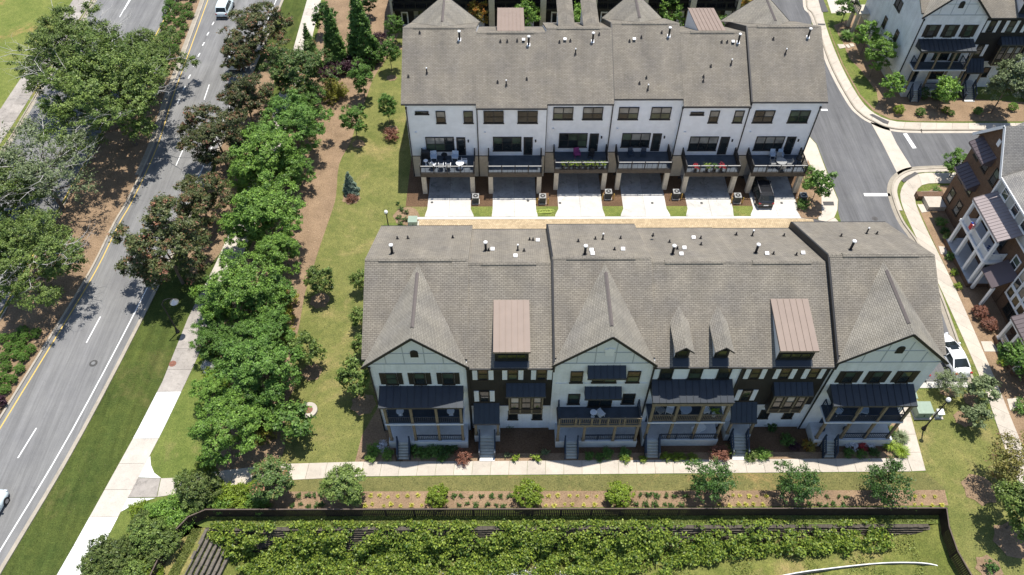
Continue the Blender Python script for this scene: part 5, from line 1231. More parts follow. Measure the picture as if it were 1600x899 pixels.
# maples turning red
mp = [('big','maple',408,42,3.6,'dark reddening maple at the top of the road, right of the white car'), ('big','maple',372,80,2.7,'small reddening maple leaning over the road below the moving white car'),
 ('big','maple_lite',462,112,3.9,'dark green maple with rusty tips under the pointed evergreens'), ('big','maple',383,155,3.3,'rusty green maple over the road edge beside the two dashed lines'),
 ('big','maple',338,215,4.0,'wide reddening maple overhanging the road opposite the largest median tree'), ('big','maple',312,312,3.1,'reddest maple of the road edge, above the pale patch of walk'),
 ('big','maple',258,388,4.4,'large reddening maple hanging over the road just above the street lamp')]
for k, m, x, y, r, lb in mp: tree(k, m, x, y, r*0.9, lb, 'reddening maples along the road')
gr = [('big','green',458,190,3.7,'bright green tree left of the golden shrub near the top of the bed'), ('big','bright',418,248,3.9,'bright green tree touching the widest red maple'),
 ('big','green',452,118,2.6,'green tree tucked behind the rusty tipped maple'),
 ('big','bright',415,328,3.7,'bright green tree standing over the broken light on the walk'), ('big','bright',388,352,2.6,'low bright green tree spreading over the walk'),
 ('big','bright',372,452,3.6,'light green tree beside the shaded end of the walk near the lamp'), ('big','green',418,468,2.5,'small green tree left of the golden shrub on the mulch edge'),
 ('big','green',335,528,2.0,'low pale green tree at the edge of the stained walk'), ('big','green',408,575,3.5,'green tree in the bed level with the lone lawn saplings'),
 ('big','green',372,545,2.4,'green tree pressed between the walk side tree and the bed tree'), ('big','bright',355,668,3.1,'green tree above the flat path junction, throwing shade on the path'),
 ('big','green',385,628,2.4,'green tree behind the one that shades the path'),
 ('big','green',478,158,2.3,'green tree beside the golden shrub clump, right edge of the belt'), ('big','green',455,262,2.5,'green tree on the mulch side of the belt beside the pale young spruce'), ('big','bright',385,275,2.3,'light tree wedged between the widest red maple and the belt'),
 ('big','bright',432,395,2.5,'light tree on the mulch side of the belt, level with the near roof ridge'), ('big','green',345,470,2.3,'tree over the walk just right of the bell lamp'), ('big','green',420,520,2.4,'green tree left of the lone golden shrub on the mulch edge'), ('big','bright',330,610,1.7,'small light tree at the belt edge beside the new white walk slabs')]
for k, m, x, y, r, lb in gr: tree(k, m, x, y, r*0.88, lb, 'green trees in the mulch bed')
tree('small', 'green', 452, 655, 1.75, 'round dense little tree left of the round concrete cover', zs=0.85)
# young trees on the house lawn
ya = [(565,122,1.5,1.15,'green','young oval tree left of the far roof with the clearest bare shadow'), (608,82,1.3,1.2,'green','young oval tree close to the far roof edge, second from the top'), (616,42,1.1,1.25,'green','slim young tree beside the steep gable roof at the top'),
 (553,188,1.35,1.2,'green','young oval tree on the mulch edge below the purple shrubs'), (605,166,1.15,1.25,'green','pale young oval tree nearest the rear white wall'), (574,2,1.2,1.1,'deep','young tree cut by the top edge, right of the tall evergreens'), (636,-4,1.1,1.1,'olive','young tree cut by the top edge left of the gable')]
for x, y, r, zs, m, lb in ya: tree('mid', m, x, y, r, lb, 'young oval trees beside the far row', zs=zs)
lt = [(496,436,1.35,'young tree with star shaped shadow, uppermost on the narrow lawn'), (480,545,1.35,'young tree on the lawn edge above the round concrete cover'), (553,590,1.5,'young tree nearest the left wall of the near row'),
 (564,438,0.9,'bushy sapling at the left roof edge, topmost of three'), (562,497,0.9,'bushy sapling at the left roof edge, middle of three'), (563,540,0.85,'bushy sapling at the left roof edge, lowest of three')]
for x, y, r, lb in lt: tree('small', 'olive', x, y, r, lb, 'saplings on the lawn by the near row', zs=1.15)
tree('cone', 'bluegreen', 546, 285, 0.85, 'blue green young spruce alone on the lawn', name='spruce_tree', cat='spruce', zs=0.72)
tree('cone', 'green', 561, 40, 2.15, 'broad dark evergreen cone above the purple shrubs', name='evergreen_tree', cat='evergreen', zs=1.0, group='pointed evergreens at the top of the bed')
tree('cone', 'green', 519, 54, 1.6, 'slender dark evergreen cone in the middle of the three', name='evergreen_tree', cat='evergreen', zs=1.15, group='pointed evergreens at the top of the bed')
tree('cone', 'green', 484, 74, 1.25, 'leftmost dark evergreen cone at the edge of the walk', name='evergreen_tree', cat='evergreen', zs=1.1, group='pointed evergreens at the top of the bed')
tree('small', 'deep', 506, 28, 1.6, 'round magnolia like tree behind the evergreen cones', zs=1.0)
ORD = ['first','second','third','fourth','fifth','sixth','seventh','eighth','ninth','tenth','eleventh','twelfth','thirteenth','fourteenth','fifteenth','sixteenth','seventeenth','eighteenth','nineteenth','twentieth','twenty-first','twenty-second','twenty-third','twenty-fourth','twenty-fifth','twenty-sixth','twenty-seventh','twenty-eighth','twenty-ninth','thirtieth','thirty-first','thirty-second']
def place_labels(labels, pts, way='left'):
    """look-alikes get their place in the run they stand in"""
    out = list(labels); key = (lambda p: p[0]) if way == 'left' else (lambda p: -p[1])
    for lb in set(labels):
        ix = sorted([i for i, l in enumerate(labels) if l == lb], key=lambda i: key(pts[i]))
        if len(ix) == 1: continue
        for n, i in enumerate(ix):
            out[i] = lb+', '+(ORD[n]+' from '+('the left' if way == 'left' else 'the near end'))
    return out
def shrubs(lst, kind, mat, label, group, name='shrub', cat='shrub', r=None, zs=1.0, z0=0.0):
    label = place_labels(label if isinstance(label, (list, tuple)) else [label]*len(lst), lst, 'near' if kind == 'globe' and len(lst) > 10 else 'left')
    for i, q in enumerate(lst):
        lb = label[i] if isinstance(label, (list, tuple)) else label
        tree(kind, mat, q[0], q[1], q[2] if len(q) > 2 else r, lb, group, name, cat, base=True, zs=zs*RG.uniform(0.9, 1.12), z0=z0)
shrubs([(516,122,1.2),(529,117,1.3),(544,112,1.3),(560,107,1.4),(577,100,1.3),(589,84,1.2),(594,66,1.0),(536,104,1.1),(567,117,0.9)], 'bush', 'purple', 'purple shrub in the mass under the evergreen cones', 'purple shrubs under the evergreens')
shrubs([(520,142,1.1),(533,150,1.1),(519,160,0.9)], 'bush', 'gold', 'golden green shrub in the clump below the purple mass', 'golden shrubs by the bed edge')
shrubs([(446,478,1.2),(430,462,0.9),(448,500,0.9)], 'bush', 'gold', 'golden shrub at the mulch edge below the bright trees', 'golden shrubs on the mulch edge')
shrubs([(448,530,0.9),(405,655,0.8),(420,664,0.9),(416,682,0.9),(399,668,0.7),(558,88,0.5)], 'bush', 'gold', ['small golden shrub alone on the mulch edge','golden shrub nearest the two green trees','golden shrub left of the round little tree','lowest golden shrub in the mulch','small golden shrub against the tree shade','tiny gold tuft among the purple shrubs'], None)
shrubs([(331,560,0.9),(338,590,0.9),(345,615,1.0),(350,640,0.9),(326,545,0.8),(322,728,0.7)], 'bush', 'lime', 'light green shrub on the walk side of the bed', 'light shrubs on the walk side of the bed')
shrubs([(330,577,0.7),(341,575,0.6)], 'bush', 'flower_white', 'white flowering shrub at the edge of the walk', 'white flowering shrubs by the walk')
shrubs([(612,218,0.9)], 'bush', 'redbush', 'bronze leaf clump in place of the shadow under the pale young tree', None)  # added clump, its bronze leaves stand for the tree's dark reddish shadow
shrubs([(550,313,0.6)], 'bush', 'redbush', 'bronze leaf clump in place of the shadow under the blue green spruce', None)  # leaves added as the spruce's bronze-toned shadow on the lawn
# clipped median shrubs
c1 = [(262,35),(258,47),(270,52),(284,58),(289,47),(286,36),(263,62),(278,67),(275,79),(269,90),(265,73),(256,62),(262,22),(270,30),(278,40),(290,25),(296,15),(283,14),(272,12),(268,2),(280,0),(292,-2),(302,2),(298,28),(276,22),(264,10),(300,-14),(286,-12),(274,-14),(308,-26),(292,-28),(280,-30)]
shrubs(c1, 'globe', 'boxwood', 'clipped green shrub in the upper median bed', 'clipped shrubs of the upper median', r=0.6)
c2 = [(8,532),(18,546),(33,546),(51,550),(40,563),(28,558),(10,562),(14,576),(33,581),(7,594),(23,597),(11,612),(-6,545),(-8,575),(-6,605),(26,532),(44,532),(60,524),(-5,625),(38,520)]
shrubs(c2, 'globe', 'boxwood', 'clipped green shrub in the lower median bed', 'clipped shrubs of the lower median', r=0.52)
shrubs([(2,634)], 'globe', 'purple', 'dark purple clipped shrub at the left photo edge', None, r=0.8)
# hedge masses at the lower left: separate shrubs growing into one another
hm = [('hedge',308,768,1.7),('hedge',330,758,1.2),('olive',290,752,1.1),('olive',303,790,1.1),('olive',232,838,1.7),('olive',262,845,1.2),('hedge',225,815,1.0),('hedge',170,865,1.7),('hedge',150,880,1.3),('hedge',188,885,1.4),('hedge',205,862,1.2),('hedge',150,905,1.4),('olive',212,900,1.3),('hedge',245,868,1.1),('hedge',180,915,1.2)]
hl = place_labels(['%s evergreen shrub of the hedge by the fence bend' % ('dark' if q[0] == 'hedge' else 'light olive') for q in hm], [(q[1], q[2]) for q in hm], 'near')
for i, (m, x, y, r) in enumerate(hm): tree('globe', m, x, y, r*0.9, hl[i], 'evergreen hedge shrubs at the fence bend', 'hedge_shrub', 'shrub', zs=1.15)
sp = ((255,800,1.0),(272,792,1.0),(285,812,0.9),(268,820,1.0),(240,798,0.8),(350,772,0.9),(365,770,0.9),(382,774,0.9),(395,782,0.8),(372,785,0.8),(352,788,0.8),(335,784,0.8),(218,880,0.9),(232,893,0.9),(215,795,0.7),(398,765,0.7),(410,790,0.7))
sl_ = place_labels(['bright green spreading shrub inside the fence']*len(sp), sp, 'left')
for i, (x, y, r) in enumerate(sp): tree('bush', 'lime' if RG.random() < 0.35 else 'bright', x, y, r, sl_[i], 'bright spreading shrubs along the fence', 'spreading_shrub', 'shrub', zs=1.1)
# strip trees
tree('mid', 'maple_lite', 424, 752, 1.7, 'rust tipped bushy tree, leftmost in the mulch strip', zs=0.8)
tree('mid', 'olive', 540, 757, 1.65, 'olive round tree in the mulch strip, second from the left', zs=0.75)
for x, y, r, lb in ((685,774,0.95,'smallest lime globe shrub in the mulch strip'), (826,772,1.2,'lime globe shrub below the dark sided house, middle of three'), (965,774,1.12,'lime globe shrub in the strip, rightmost of three')):
    tree('globe', 'lime', x, y, r, lb, 'lime globe shrubs in the strip', 'globe_shrub', 'shrub', zs=1.0)
for x, y, r, lb in ((1113,751,1.65,'open branched tree in the strip, left of three'), (1248,757,1.6,'open branched tree in the strip, middle of three'), (1384,753,1.7,'open branched tree in the strip, right of three')):
    tree('open', 'deep', x, y, r, lb, 'open branched trees in the strip', zs=0.95); 
D1 = [468,481,491,501,710,722,737,753,769,783,795,1000,1013,1027,1041,1053,1070,1293,1310,1322]
D2 = [457,469,484,495,505,717,731,743,761,775,787,993,1008,1022,1037,1050,1064,1265,1280,1291,1303,1317]
Y1 = [580,593,607,622,636,654,857,872,890,903,917,933,1145,1155,1170,1183,1196,1430,1443,1460]
Y2 = [571,582,600,612,627,643,660,852,866,882,894,913,928,1124,1140,1153,1164,1177,1192,1428,1440,1455,1470]
def cl(x): return 'left of the olive round tree' if x < 560 else 'left of the first lime globe' if x < 680 else 'left of the middle lime globe' if x < 826 else 'left of the last lime globe' if x < 965 else 'left of the first open tree' if x < 1110 else 'left of the middle open tree' if x < 1240 else 'left of the right open tree' if x < 1380 else 'by the fence corner'
for row, (D, Yl, yy) in enumerate(((D1, Y1, 776), (D2, Y2, 790))):
    rn = 'upper row' if row == 0 else 'lower row'
    shrubs([(x+RG.uniform(-1, 1), yy+RG.uniform(-1.5, 1.5), RG.uniform(0.17, 0.27)) for x in D], 'tuft', 'deep', ['small dark shrub, %s, %s' % (rn, cl(x)) for x in D], 'small dark shrubs in the strip', 'bed_shrub')
    shrubs([(x+RG.uniform(-1, 1), yy+RG.uniform(-1.5, 1.5), RG.uniform(0.17, 0.3)) for x in Yl], 'spiky', 'yellow', ['yellow spiky plant, %s, %s' % (rn, cl(x)) for x in Yl], 'yellow spiky plants in the strip', 'bed_plant', 'plant')
# foundation planting of the near row
fp = [(586,706,0.6,'bush','bright','leafy shrub at the left front corner of the near row'),(598,700,0.5,'bush','flower_white','white flowering shrub beside the first staircase'),(606,713,0.5,'bush','bright','shrub hugging the first staircase'),(582,716,0.5,'bush','bright','shrub spilling over the walk at its left corner'),
 (650,707,0.6,'bush','green','round shrub right of the first staircase'),(664,712,0.5,'bush','green','second shrub right of the first staircase'),(678,706,0.6,'bush','green','third shrub right of the first staircase'),(695,710,0.6,'bush','deep','shaded shrub below the first porch end'),(708,702,0.5,'bush','deep','last shaded shrub before the narrow staircase'),(690,718,0.35,'bush','green','low plant at the walk edge by the first porch'),
 (723,719,0.7,'bush','redbush','bronze shrub left of the narrow staircase'),(793,712,0.3,'tuft','sage','pale tuft right of the narrow staircase'),(805,717,0.35,'tuft','lime','light tuft near the walk below the bay window'),(838,718,0.35,'tuft','lime','light tuft below the dark sided house'),(852,708,0.35,'tuft','sage','grey tuft left of the third staircase'),
 (798,662,0.5,'bush','deep','dark shrub against the brick base below the bay'),(920,714,0.4,'bush','green','low shrub right of the third staircase'),(936,716,0.4,'bush','green','second low shrub below the middle porch'),(948,712,0.5,'bush','green','third low shrub below the middle porch'),(975,712,0.5,'bush','green','shrub spilling to the walk left of the fourth staircase'),(977,720,0.4,'bush','lime','small light plant over the walk edge'),(1005,719,0.35,'bush','lime','small light plant just before the fourth staircase'),
 (1040,716,0.45,'bush','lime','lime plant right of the fourth staircase'),(1052,716,0.4,'bush','lime','second lime plant right of the fourth staircase'),(1064,716,0.4,'bush','lime','third lime plant right of the fourth staircase'),(1081,716,0.4,'bush','lime','lime plant apart from the other three'),(1122,712,0.75,'bush','redbush','large bronze shrub left of the fifth staircase'),(1138,706,0.5,'bush','olive','olive shrub beside the fifth staircase'),
 (1172,714,0.6,'bush','olive','olive shrub right of the fifth staircase'),(1190,712,0.6,'bush','bright','bright shrub right of the fifth staircase'),(1228,690,0.6,'bush','green','green shrub in the shaded bed of the fifth house'),(1240,700,0.5,'bush','purple','pink flowering plant in the shaded bed'),(1262,698,0.6,'bush','autumn','orange flowering plant left of the last staircase'),
 (1204,668,0.5,'bush','deep','dark shrub at the wall of the fifth house'),(1330,698,0.5,'bush','flower_white','left white and pink flower clump below the last porch'),(1344,697,0.5,'bush','flower_red','red flower clump below the last porch'),(1358,697,0.4,'bush','flower_white','right white flower clump below the last porch'),
 (1325,710,0.45,'bush','green','low green plant right of the last staircase'),(1345,712,0.45,'bush','green','low green plant before the flower clumps'),(1365,710,0.45,'bush','deep','low green plant at the last porch corner')]
for x, y, r, k, m, lb in fp: tree(k, m, x, y, r, lb, 'foundation plants of the near row', 'garden_plant', 'plant', base=True)
for x, y, r, m, lb in ((1388,697,0.75,'lime','light green ornamental grass nearest the last porch'), (1405,686,0.8,'sage','tall ornamental grass leaning over the side path'), (1406,708,0.8,'lime','light green ornamental grass at the corner of the side path')):
    tree('grassy', m, x, y, r, lb, 'ornamental grasses at the side path', 'ornamental_grass', 'grass clump', base=True)
tree('bush', 'bright', 1388, 677, 0.5, 'small round shrub behind the ornamental grasses', name='shrub', cat='shrub', base=True)
# right-hand trees
tree('small', 'green', 1280, 287, 1.35, 'young tree on the street corner beside the last driveway', zs=1.3)
tree('bush', 'green', 1264, 288, 0.75, 'round shrub beside the corner post of the last deck', name='shrub', cat='shrub', base=True)
tree('bush', 'green', 1263, 270, 0.7, 'round shrub behind the one at the corner post', name='shrub', cat='shrub', base=True)
tree('bush', 'green', 1254, 324, 0.7, 'low shrub in front of the last cooling unit', name='shrub', cat='shrub', base=True)
tree('small', 'sage', 1537, 606, 1.3, 'grey green little tree beside the right walk', zs=0.95); tree('small', 'sage', 1527, 648, 1.05, 'lower grey green little tree with a lavender tint', zs=0.95); tree('open', 'sage', 1484, 600, 1.2, 'wispy little tree beside the green utility box', zs=0.8)
tree('open', 'tan', 1580, 722, 1.8, 'sparse tan leaved tree leaning over the right walk', zs=1.15); tree('mid', 'olive', 1612, 795, 2.1, 'green tree cut by the right photo edge', zs=1.0)
tree('tuft', 'deep', 1545, 891, 0.5, 'single dark plant in bare soil at the bottom right', name='bed_shrub', cat='shrub', base=True)
rt = [('small',1325,8,1.5,'green','young tree above the round ornamental grass'),('small',1357,55,1.6,'bright','young tree beside the first end wall window'),('mid',1375,84,1.75,'bright','young tree before the white end wall'),('small',1397,133,1.4,'bright','young tree at the front corner of the gabled house'),('small',1480,140,1.5,'bright','young tree in front of the gabled porch'),('mid',1578,128,2.3,'sage','large pale tree in front of the dark sided house')]
for k, x, y, r, m, lb in rt: tree(k, m, x, y, r, lb, 'street trees of the upper right houses', zs=1.1)
tree('grassy', 'green', 1322, 60, 1.15, 'big round ornamental grass near the stepping stones', name='ornamental_grass', cat='grass clump', base=True)
for x, y, r, m, lb in ((1402,178,0.7,'lime','clipped lime shrub left of the white steps'),(1436,180,0.6,'green','clipped shrub right of the first white steps'),(1475,176,0.5,'lime','low light shrub in front of the gabled porch'),(1485,180,0.4,'green','tiny shrub in front of the gabled porch'),(1526,178,0.55,'green','clipped shrub right of the second white steps'),(1580,172,0.6,'bright','shrub under the large pale tree'),(1440,152,0.8,'deep','dark shrub against the gabled porch base'),(1462,155,0.8,'deep','second dark shrub against the gabled porch base')):
    tree('globe', m, x, y, r, lb, 'shrubs of the upper right gardens', 'shrub', 'shrub', base=True)
tree('mid', 'green', 1496, 256, 1.35, 'dark green young tree at the end wall of the brick house', zs=0.85)
for x, y, r, m, lb in ((1527,494,.78,'redbush','upper plum coloured shrub by the brick house'),(1542,512,.75,'redbush','lower plum coloured shrub by the brick house')): tree('globe', m, x, y, r, lb, 'plum shrubs by the brick house', 'shrub', 'shrub', base=True, zs=0.9)
tree('small', 'green', 1595, 560, 1.6, 'green tree cut by the photo edge before the brick house', zs=1.0)
for x, y, r, m, lb in ((1572,560,0.7,'green','rounded shrub left of the cut off green tree'),(1563,568,0.4,'lime','tiny lime shrub near the right walk'),(1468,350,0.6,'green','shrub at the brick porch start'),(1475,364,0.5,'deep','second shrub along the brick porch'),(1481,376,0.6,'olive','third shrub along the brick porch'),(1463,300,0.45,'green','small shrub by the entry pad'),(1482,404,0.5,'green','shrub in front of the brick porch posts'),(1489,428,0.4,'lime','small lime shrub before the brick porch'),(1496,449,0.4,'lime','lowest small shrub before the brick porch'),(1592,640,0.7,'green','shrub at the right photo edge by the side walk')):
    tree('bush', m, x, y, r, lb, 'foundation shrubs of the brick house', 'shrub', 'shrub', base=True)
# mews trees between the far row and the third row
for x, y, r, m, lb in ((744,20,1.45,'autumn','orange tipped little tree behind the first steep gable'),(824,24,1.7,'bright','light green tree right of the first tan metal dormer'),(899,28,1.6,'bright','light green tree between the two shingled dormers'),(1050,20,1.6,'bright','light green tree right of the middle steep gable'),(1128,38,1.1,'green','low shrub like tree right of the second tan metal dormer'),(1165,6,1.6,'autumn','yellowish tree left of the last steep gable')):
    tree('small', m, x, y, r, lb, 'small trees between the far row and the row beyond', zs=1.2)
tree('small', 'bright', 735, 8, 1.1, 'small light tree cut by the top edge behind the first gable', zs=1.0)
# ================================================================ ground cover nobody could count
def scatter(name, pts, nrm, size, mat, tintsd=0.28, seed=5):
    g = np.random.default_rng(seed); n = len(pts)
    m = leaf_mesh(name, pts, nrm, None, size, np.clip(0.5+tintsd*g.normal(size=n), 0, 1)); m.materials[0] = L[mat]
    o = bpy.data.objects.new(name, m); COL.objects.link(o); o['kind'] = 'stuff'; return o
g = np.random.default_rng(3)
def vine_field():
    """vines over the wall: clumps on the wall face, the level strip and the foot of the wall"""
    P = []; N = []
    nc = 13000
    xs = g.uniform(corner_x+0.6, 31.0, nc); v = g.random(nc)**0.8
    for x, t in zip(xs, v):
        dens = 1.0 if x < 10 else max(0.3, 1.0-(x-10)/13)
        hole = 0.5+0.5*math.sin(x*1.3+t*6)*math.sin(x*0.57+2+t*3)
        if g.random() > dens*(0.05+0.95*hole**1.3): continue
        zf = pit_z(x)
        if t < 0.12: y, z = WY+g.uniform(-0.1, 0.35), 0.12
        elif t < 0.68: k = (t-0.12)/0.56; z = 0.05+k*(zf+0.1); y = WY-0.3-k*1.25-g.uniform(0, 0.45)
        else: k = (t-0.68)/0.32; y = WY-1.4-k*1.7*min(1, dens*1.2); z = zf+0.75-k*0.5+g.uniform(0, 0.25)
        bg_ = max(0, math.sin(x*2.1+t*4)*math.sin(x*0.83-t*7+1)+0.25*g.normal()); y -= 0.55*bg_; z += 0.35*bg_
        n = int(g.integers(12, 26)); c = g.normal(size=(n, 3))*np.array([0.15, 0.12, 0.10])+np.array([x, y, z]); P.append(c)
        nn = g.normal(size=(n, 3))*0.7+np.array([0, -0.35, 1.0]); N.append(nn/np.linalg.norm(nn, axis=1)[:, None])
    P = np.concatenate(P); N = np.concatenate(N); return P, N
P_, N_ = vine_field(); scatter('climbing_vines', P_, N_, 0.065+0.075*g.random(len(P_)), 'vine', 0.36)
def weeds(name, n, fx, size, mat, seed):
    g = np.random.default_rng(seed); P = fx(g, n); m = len(P)
    N = g.normal(size=(m, 3))*0.6+np.array([0, -0.5, 0.5]); N /= np.linalg.norm(N, axis=1)[:, None]
    return scatter(name, P, N, size*(0.5+g.random(m)), mat, 0.3, seed)
def pitpts(x0, x1, y0, y1):
    def f(g, n):
        x = g.uniform(x0, x1, n); y = g.uniform(y0, y1, n); k = np.sin(x*0.8+y)*np.sin(x*0.31-y*1.3)+0.25*g.normal(size=n)
        q = k > -0.45; x = x[q]; y = y[q]; z = np.array([pit_z(a) for a in x])+0.12*np.sin(x*1.3+y)+0.1*np.sin(y*1.7)+0.07; return np.stack([x, y, z], 1)
    return f
weeds('rough_weeds', 48000, pitpts(-13, 33, 15, 23.6), 0.06, 'weed', 8)
def strippts(g, n):
    x = g.uniform(NL[0]+0.3, NR[0]-0.5, n); y = WY+0.1+g.random(n)*0.75; return np.stack([x, y, np.full(n, 0.05)], 1)
weeds('strip_weeds', 15000, strippts, 0.06, 'weed', 9)
def leftbank(g, n):
    q = g.random(n)*8; s_ = g.uniform(0.2, 3.2, n); k = g.random(n) > 0.35
    x = corner_x+dl.x*q-0.2+s_*0.8-1.0; y = WY+dl.y*q-0.1; return np.stack([x, y, 0.03-np.clip(s_-1.1, 0, 9)*0.55], 1)[k]
weeds('bank_weeds', 20000, leftbank, 0.075, 'weed', 10)
def flowers(g, n):
    c = np.array(G(815, 906, -2.6)); x = c[0]+g.normal(size=n)*2.6; y = c[1]+g.normal(size=n)*0.45; return np.stack([x, y, -2.45+0.2*g.random(n)], 1)
weeds('pale_flowers', 2600, flowers, 0.05, 'flower_white', 12)

def inpoly(pts, P):
    x, y = P[:, 0], P[:, 1]; ins = np.zeros(len(P), bool); n = len(pts)
    for i in range(n):
        (x1, y1), (x2, y2) = pts[i], pts[(i+1) % n]
        c = ((y1 > y) != (y2 > y)) & (x < (x2-x1)*(y-y1)/((y2-y1) or 1e-9)+x1); ins ^= c
    return ins
def polyscatter(name, pts, dens, size, mat, seed, spill=0.12, flat=False, z=0.03):
    g = np.random.default_rng(seed); a = np.array(pts); lo, hi = a.min(0), a.max(0); n = int((hi[0]-lo[0])*(hi[1]-lo[1])*dens)
    P = g.uniform(lo, hi, (n, 2)); P = P[inpoly(pts, P)]; P = P+g.normal(size=P.shape)*spill; m = len(P)
    k = np.sin(P[:, 0]*1.7+np.sin(P[:, 1]*0.9)*2)*np.sin(P[:, 1]*1.3+1)+0.5*g.normal(size=m); P = P[k > -0.5]; m = len(P)
    N = g.normal(size=(m, 3))*(0.25 if flat else 0.7)+np.array([0, 0, 1.0]); N /= np.linalg.norm(N, axis=1)[:, None]
    return scatter(name, np.concatenate([P, np.full((m, 1), z)], 1), N, size*(0.5+g.random(m)), mat, 0.3, seed)
HL = PX([(492,410),(477,457),(467,512),(455,560),(462,600),(445,640),(437,724),(578,724),(586,600),(575,400),(600,350),(625,300),(630,180),(600,130),(560,230),(530,270)])
polyscatter('lawn_tufts', HL, 22, 0.035, 'turf', 31)
polyscatter('lawn_tufts', PX([(452,751),(800,745),(1446,739),(1478,768),(452,769)]), 30, 0.035, 'turf', 32)
polyscatter('lawn_tufts', PX([(1404,620),(1524,612),(1560,675),(1640,830),(1640,940),(1521,899),(1499,860),(1486,822),(1483,768),(1449,738)]), 22, 0.035, 'turf', 33)
polyscatter('lawn_tufts', [(along(_w, y)+0.1, y) for y in range(15, 62, 3)]+[(along(_sl, y)-0.1, y) for y in range(60, 14, -3)], 20, 0.032, 'turf', 34, spill=0.05)
polyscatter('straw_litter', mb, 20, 0.04, 'straw', 35, spill=0.25, flat=True)
polyscatter('straw_litter', PX([(452,768),(1476,766),(1478,790),(452,792)]), 40, 0.035, 'straw', 36, spill=0.15, flat=True)
polyscatter('straw_litter', [(along(mdl, y), y) for y in range(28, 110, 4)]+[(along(mdr, y), y) for y in range(108, 27, -4)], 14, 0.045, 'straw', 37, spill=0.1, flat=True)
# ================================================================ upper right houses, aligned with the rows
RZ = 82.8
t = thing('townhouse', 'upper right gabled townhouse, long white end wall facing the street corner', 'townhouse', (50.1, RZ, 0), 0, 'townhouses at the upper right')
zR = house_gable(t, 7.75, 10.3, 7.2, 14.75, 0.3, 0.0, 3.8, 14.2, rake=(-0.35, 7.9), sidewin=((5.4, 7.5, 2.0, 1.3), (7.4, 4.0, 0.9, 1.4), (3.4, 4.5, 0.9, 1.4)))
MB().box(-0.06, -0.004, 0.2, 14.6, -0.3, 1.6).build('stone_plinth', M['cream_post'], t)
downspout(t, 0.1, 9.8, -0.22)
b = MB(); b.box(-1.7, 0.1, 12.4, 14.8, 2.9, 3.15); b.box(-1.6, -1.2, 12.5, 12.9, 0, 2.9); b.box(-1.6, -1.2, 14.3, 14.7, 0, 2.9); b.build('rear_balcony', M['cream_post'], t)
railing(t, [(-1.6, 12.5), (-1.6, 14.7)], 3.15, 1.0, 'black'); 
t = thing('townhouse', 'upper right dark sided townhouse with white shutters, cut by the photo edge', 'townhouse', (57.85, RZ+0.2, 0), 0, 'townhouses at the upper right')
house_dark(t, 7.0, 10.2, 7.0, 14.5, shed_x=(3.6, 6.6))
t = thing('townhouse', 'townhouse at the far upper right, outside the photo edge beyond the dark sided one', 'townhouse', (64.85, RZ, 0), 0, 'townhouses at the upper right')
house_gable(t, 7.75, 10.3, 7.2, 14.75, 0.0, 0.0, 3.8, 14.2, rake=(-0.1, 7.9))
# ================================================================ third row beyond the mews, seen over the roofs
xs_ = [-15.9, -8.99, -1.99, 5.1, 12.06, 19.02, 25.67, 32.06]
wh_ = ['far left, hidden behind the first steep gable', 'behind the first gable, orange tipped tree in front', 'with the tan metal dormer showing before it', 'above the two shingled dormers', 'behind the middle gable', 'above the second tan metal dormer', 'last on the right, its white end fin free']
for i in range(7):
    x0, x1 = xs_[i], xs_[i+1]; w_ = x1-x0; Yf = 97.2
    t = thing('townhouse', 'dark fronted townhouse at the top edge, '+wh_[i], 'townhouse', (x0, Yf, 0), 0, 'dark fronted townhouses at the top edge')
    body(t, w_, 10.2, 7.0, 14.5, 0.1, 'dark_siding'); main_roof(t, w_, 10.2, 7.0, 14.5)
    f = MB(); f.box(-0.4, 0.4, -1.3, 0.09, -0.2, 7.4) if i else f.box(0, 0.3, -1.3, 0.09, -0.2, 7.4); f.build('party_fin', M['cream_post'], t)
    if i == 6: MB().box(w_-0.3, w_+0.1, -1.3, 0.09, -0.2, 7.4).build('party_fin', M['cream_post'], t)
    MB().box(0.33, w_-0.33, -1.1, 0.09, 3.1, 3.4).build('balcony_floor', M['black'], t)
    railing(t, [(0.35, -1.05), (w_-0.35, -1.05)], 3.4, 1.0, 'black', step=0.3)
    MB().box(0.33, w_-0.33, -1.2, 0.09, 6.3, 6.6).build('upper_balcony', M['black'], t)
    railing(t, [(0.35, -1.15), (w_-0.35, -1.15)], 6.6, 1.0, 'black', step=0.3)
    door(t, 1.2, 0.1, 0.95, 2.2, 0.1, 'white_trim'); window(t, 2.9, 0.6, 1.5, 1.9, 0.1, cols=2, gl='glass_blind', gl2='glass_blind'); MB().box(5.0, 5.9, -0.05, 0.09, 0.1, 2.5).build('pale_panel', M['white_panel'], t)
    window(t, 1.0, 3.9, 2.6, 2.0, 0.1, cols=3); window(t, 4.4, 3.9, 1.5, 2.0, 0.1, cols=2)
    window(t, 1.0, 7.3, 1.6, 1.8, 0.1, cols=2); window(t, 4.0, 7.3, 1.6, 1.8, 0.1, cols=2)
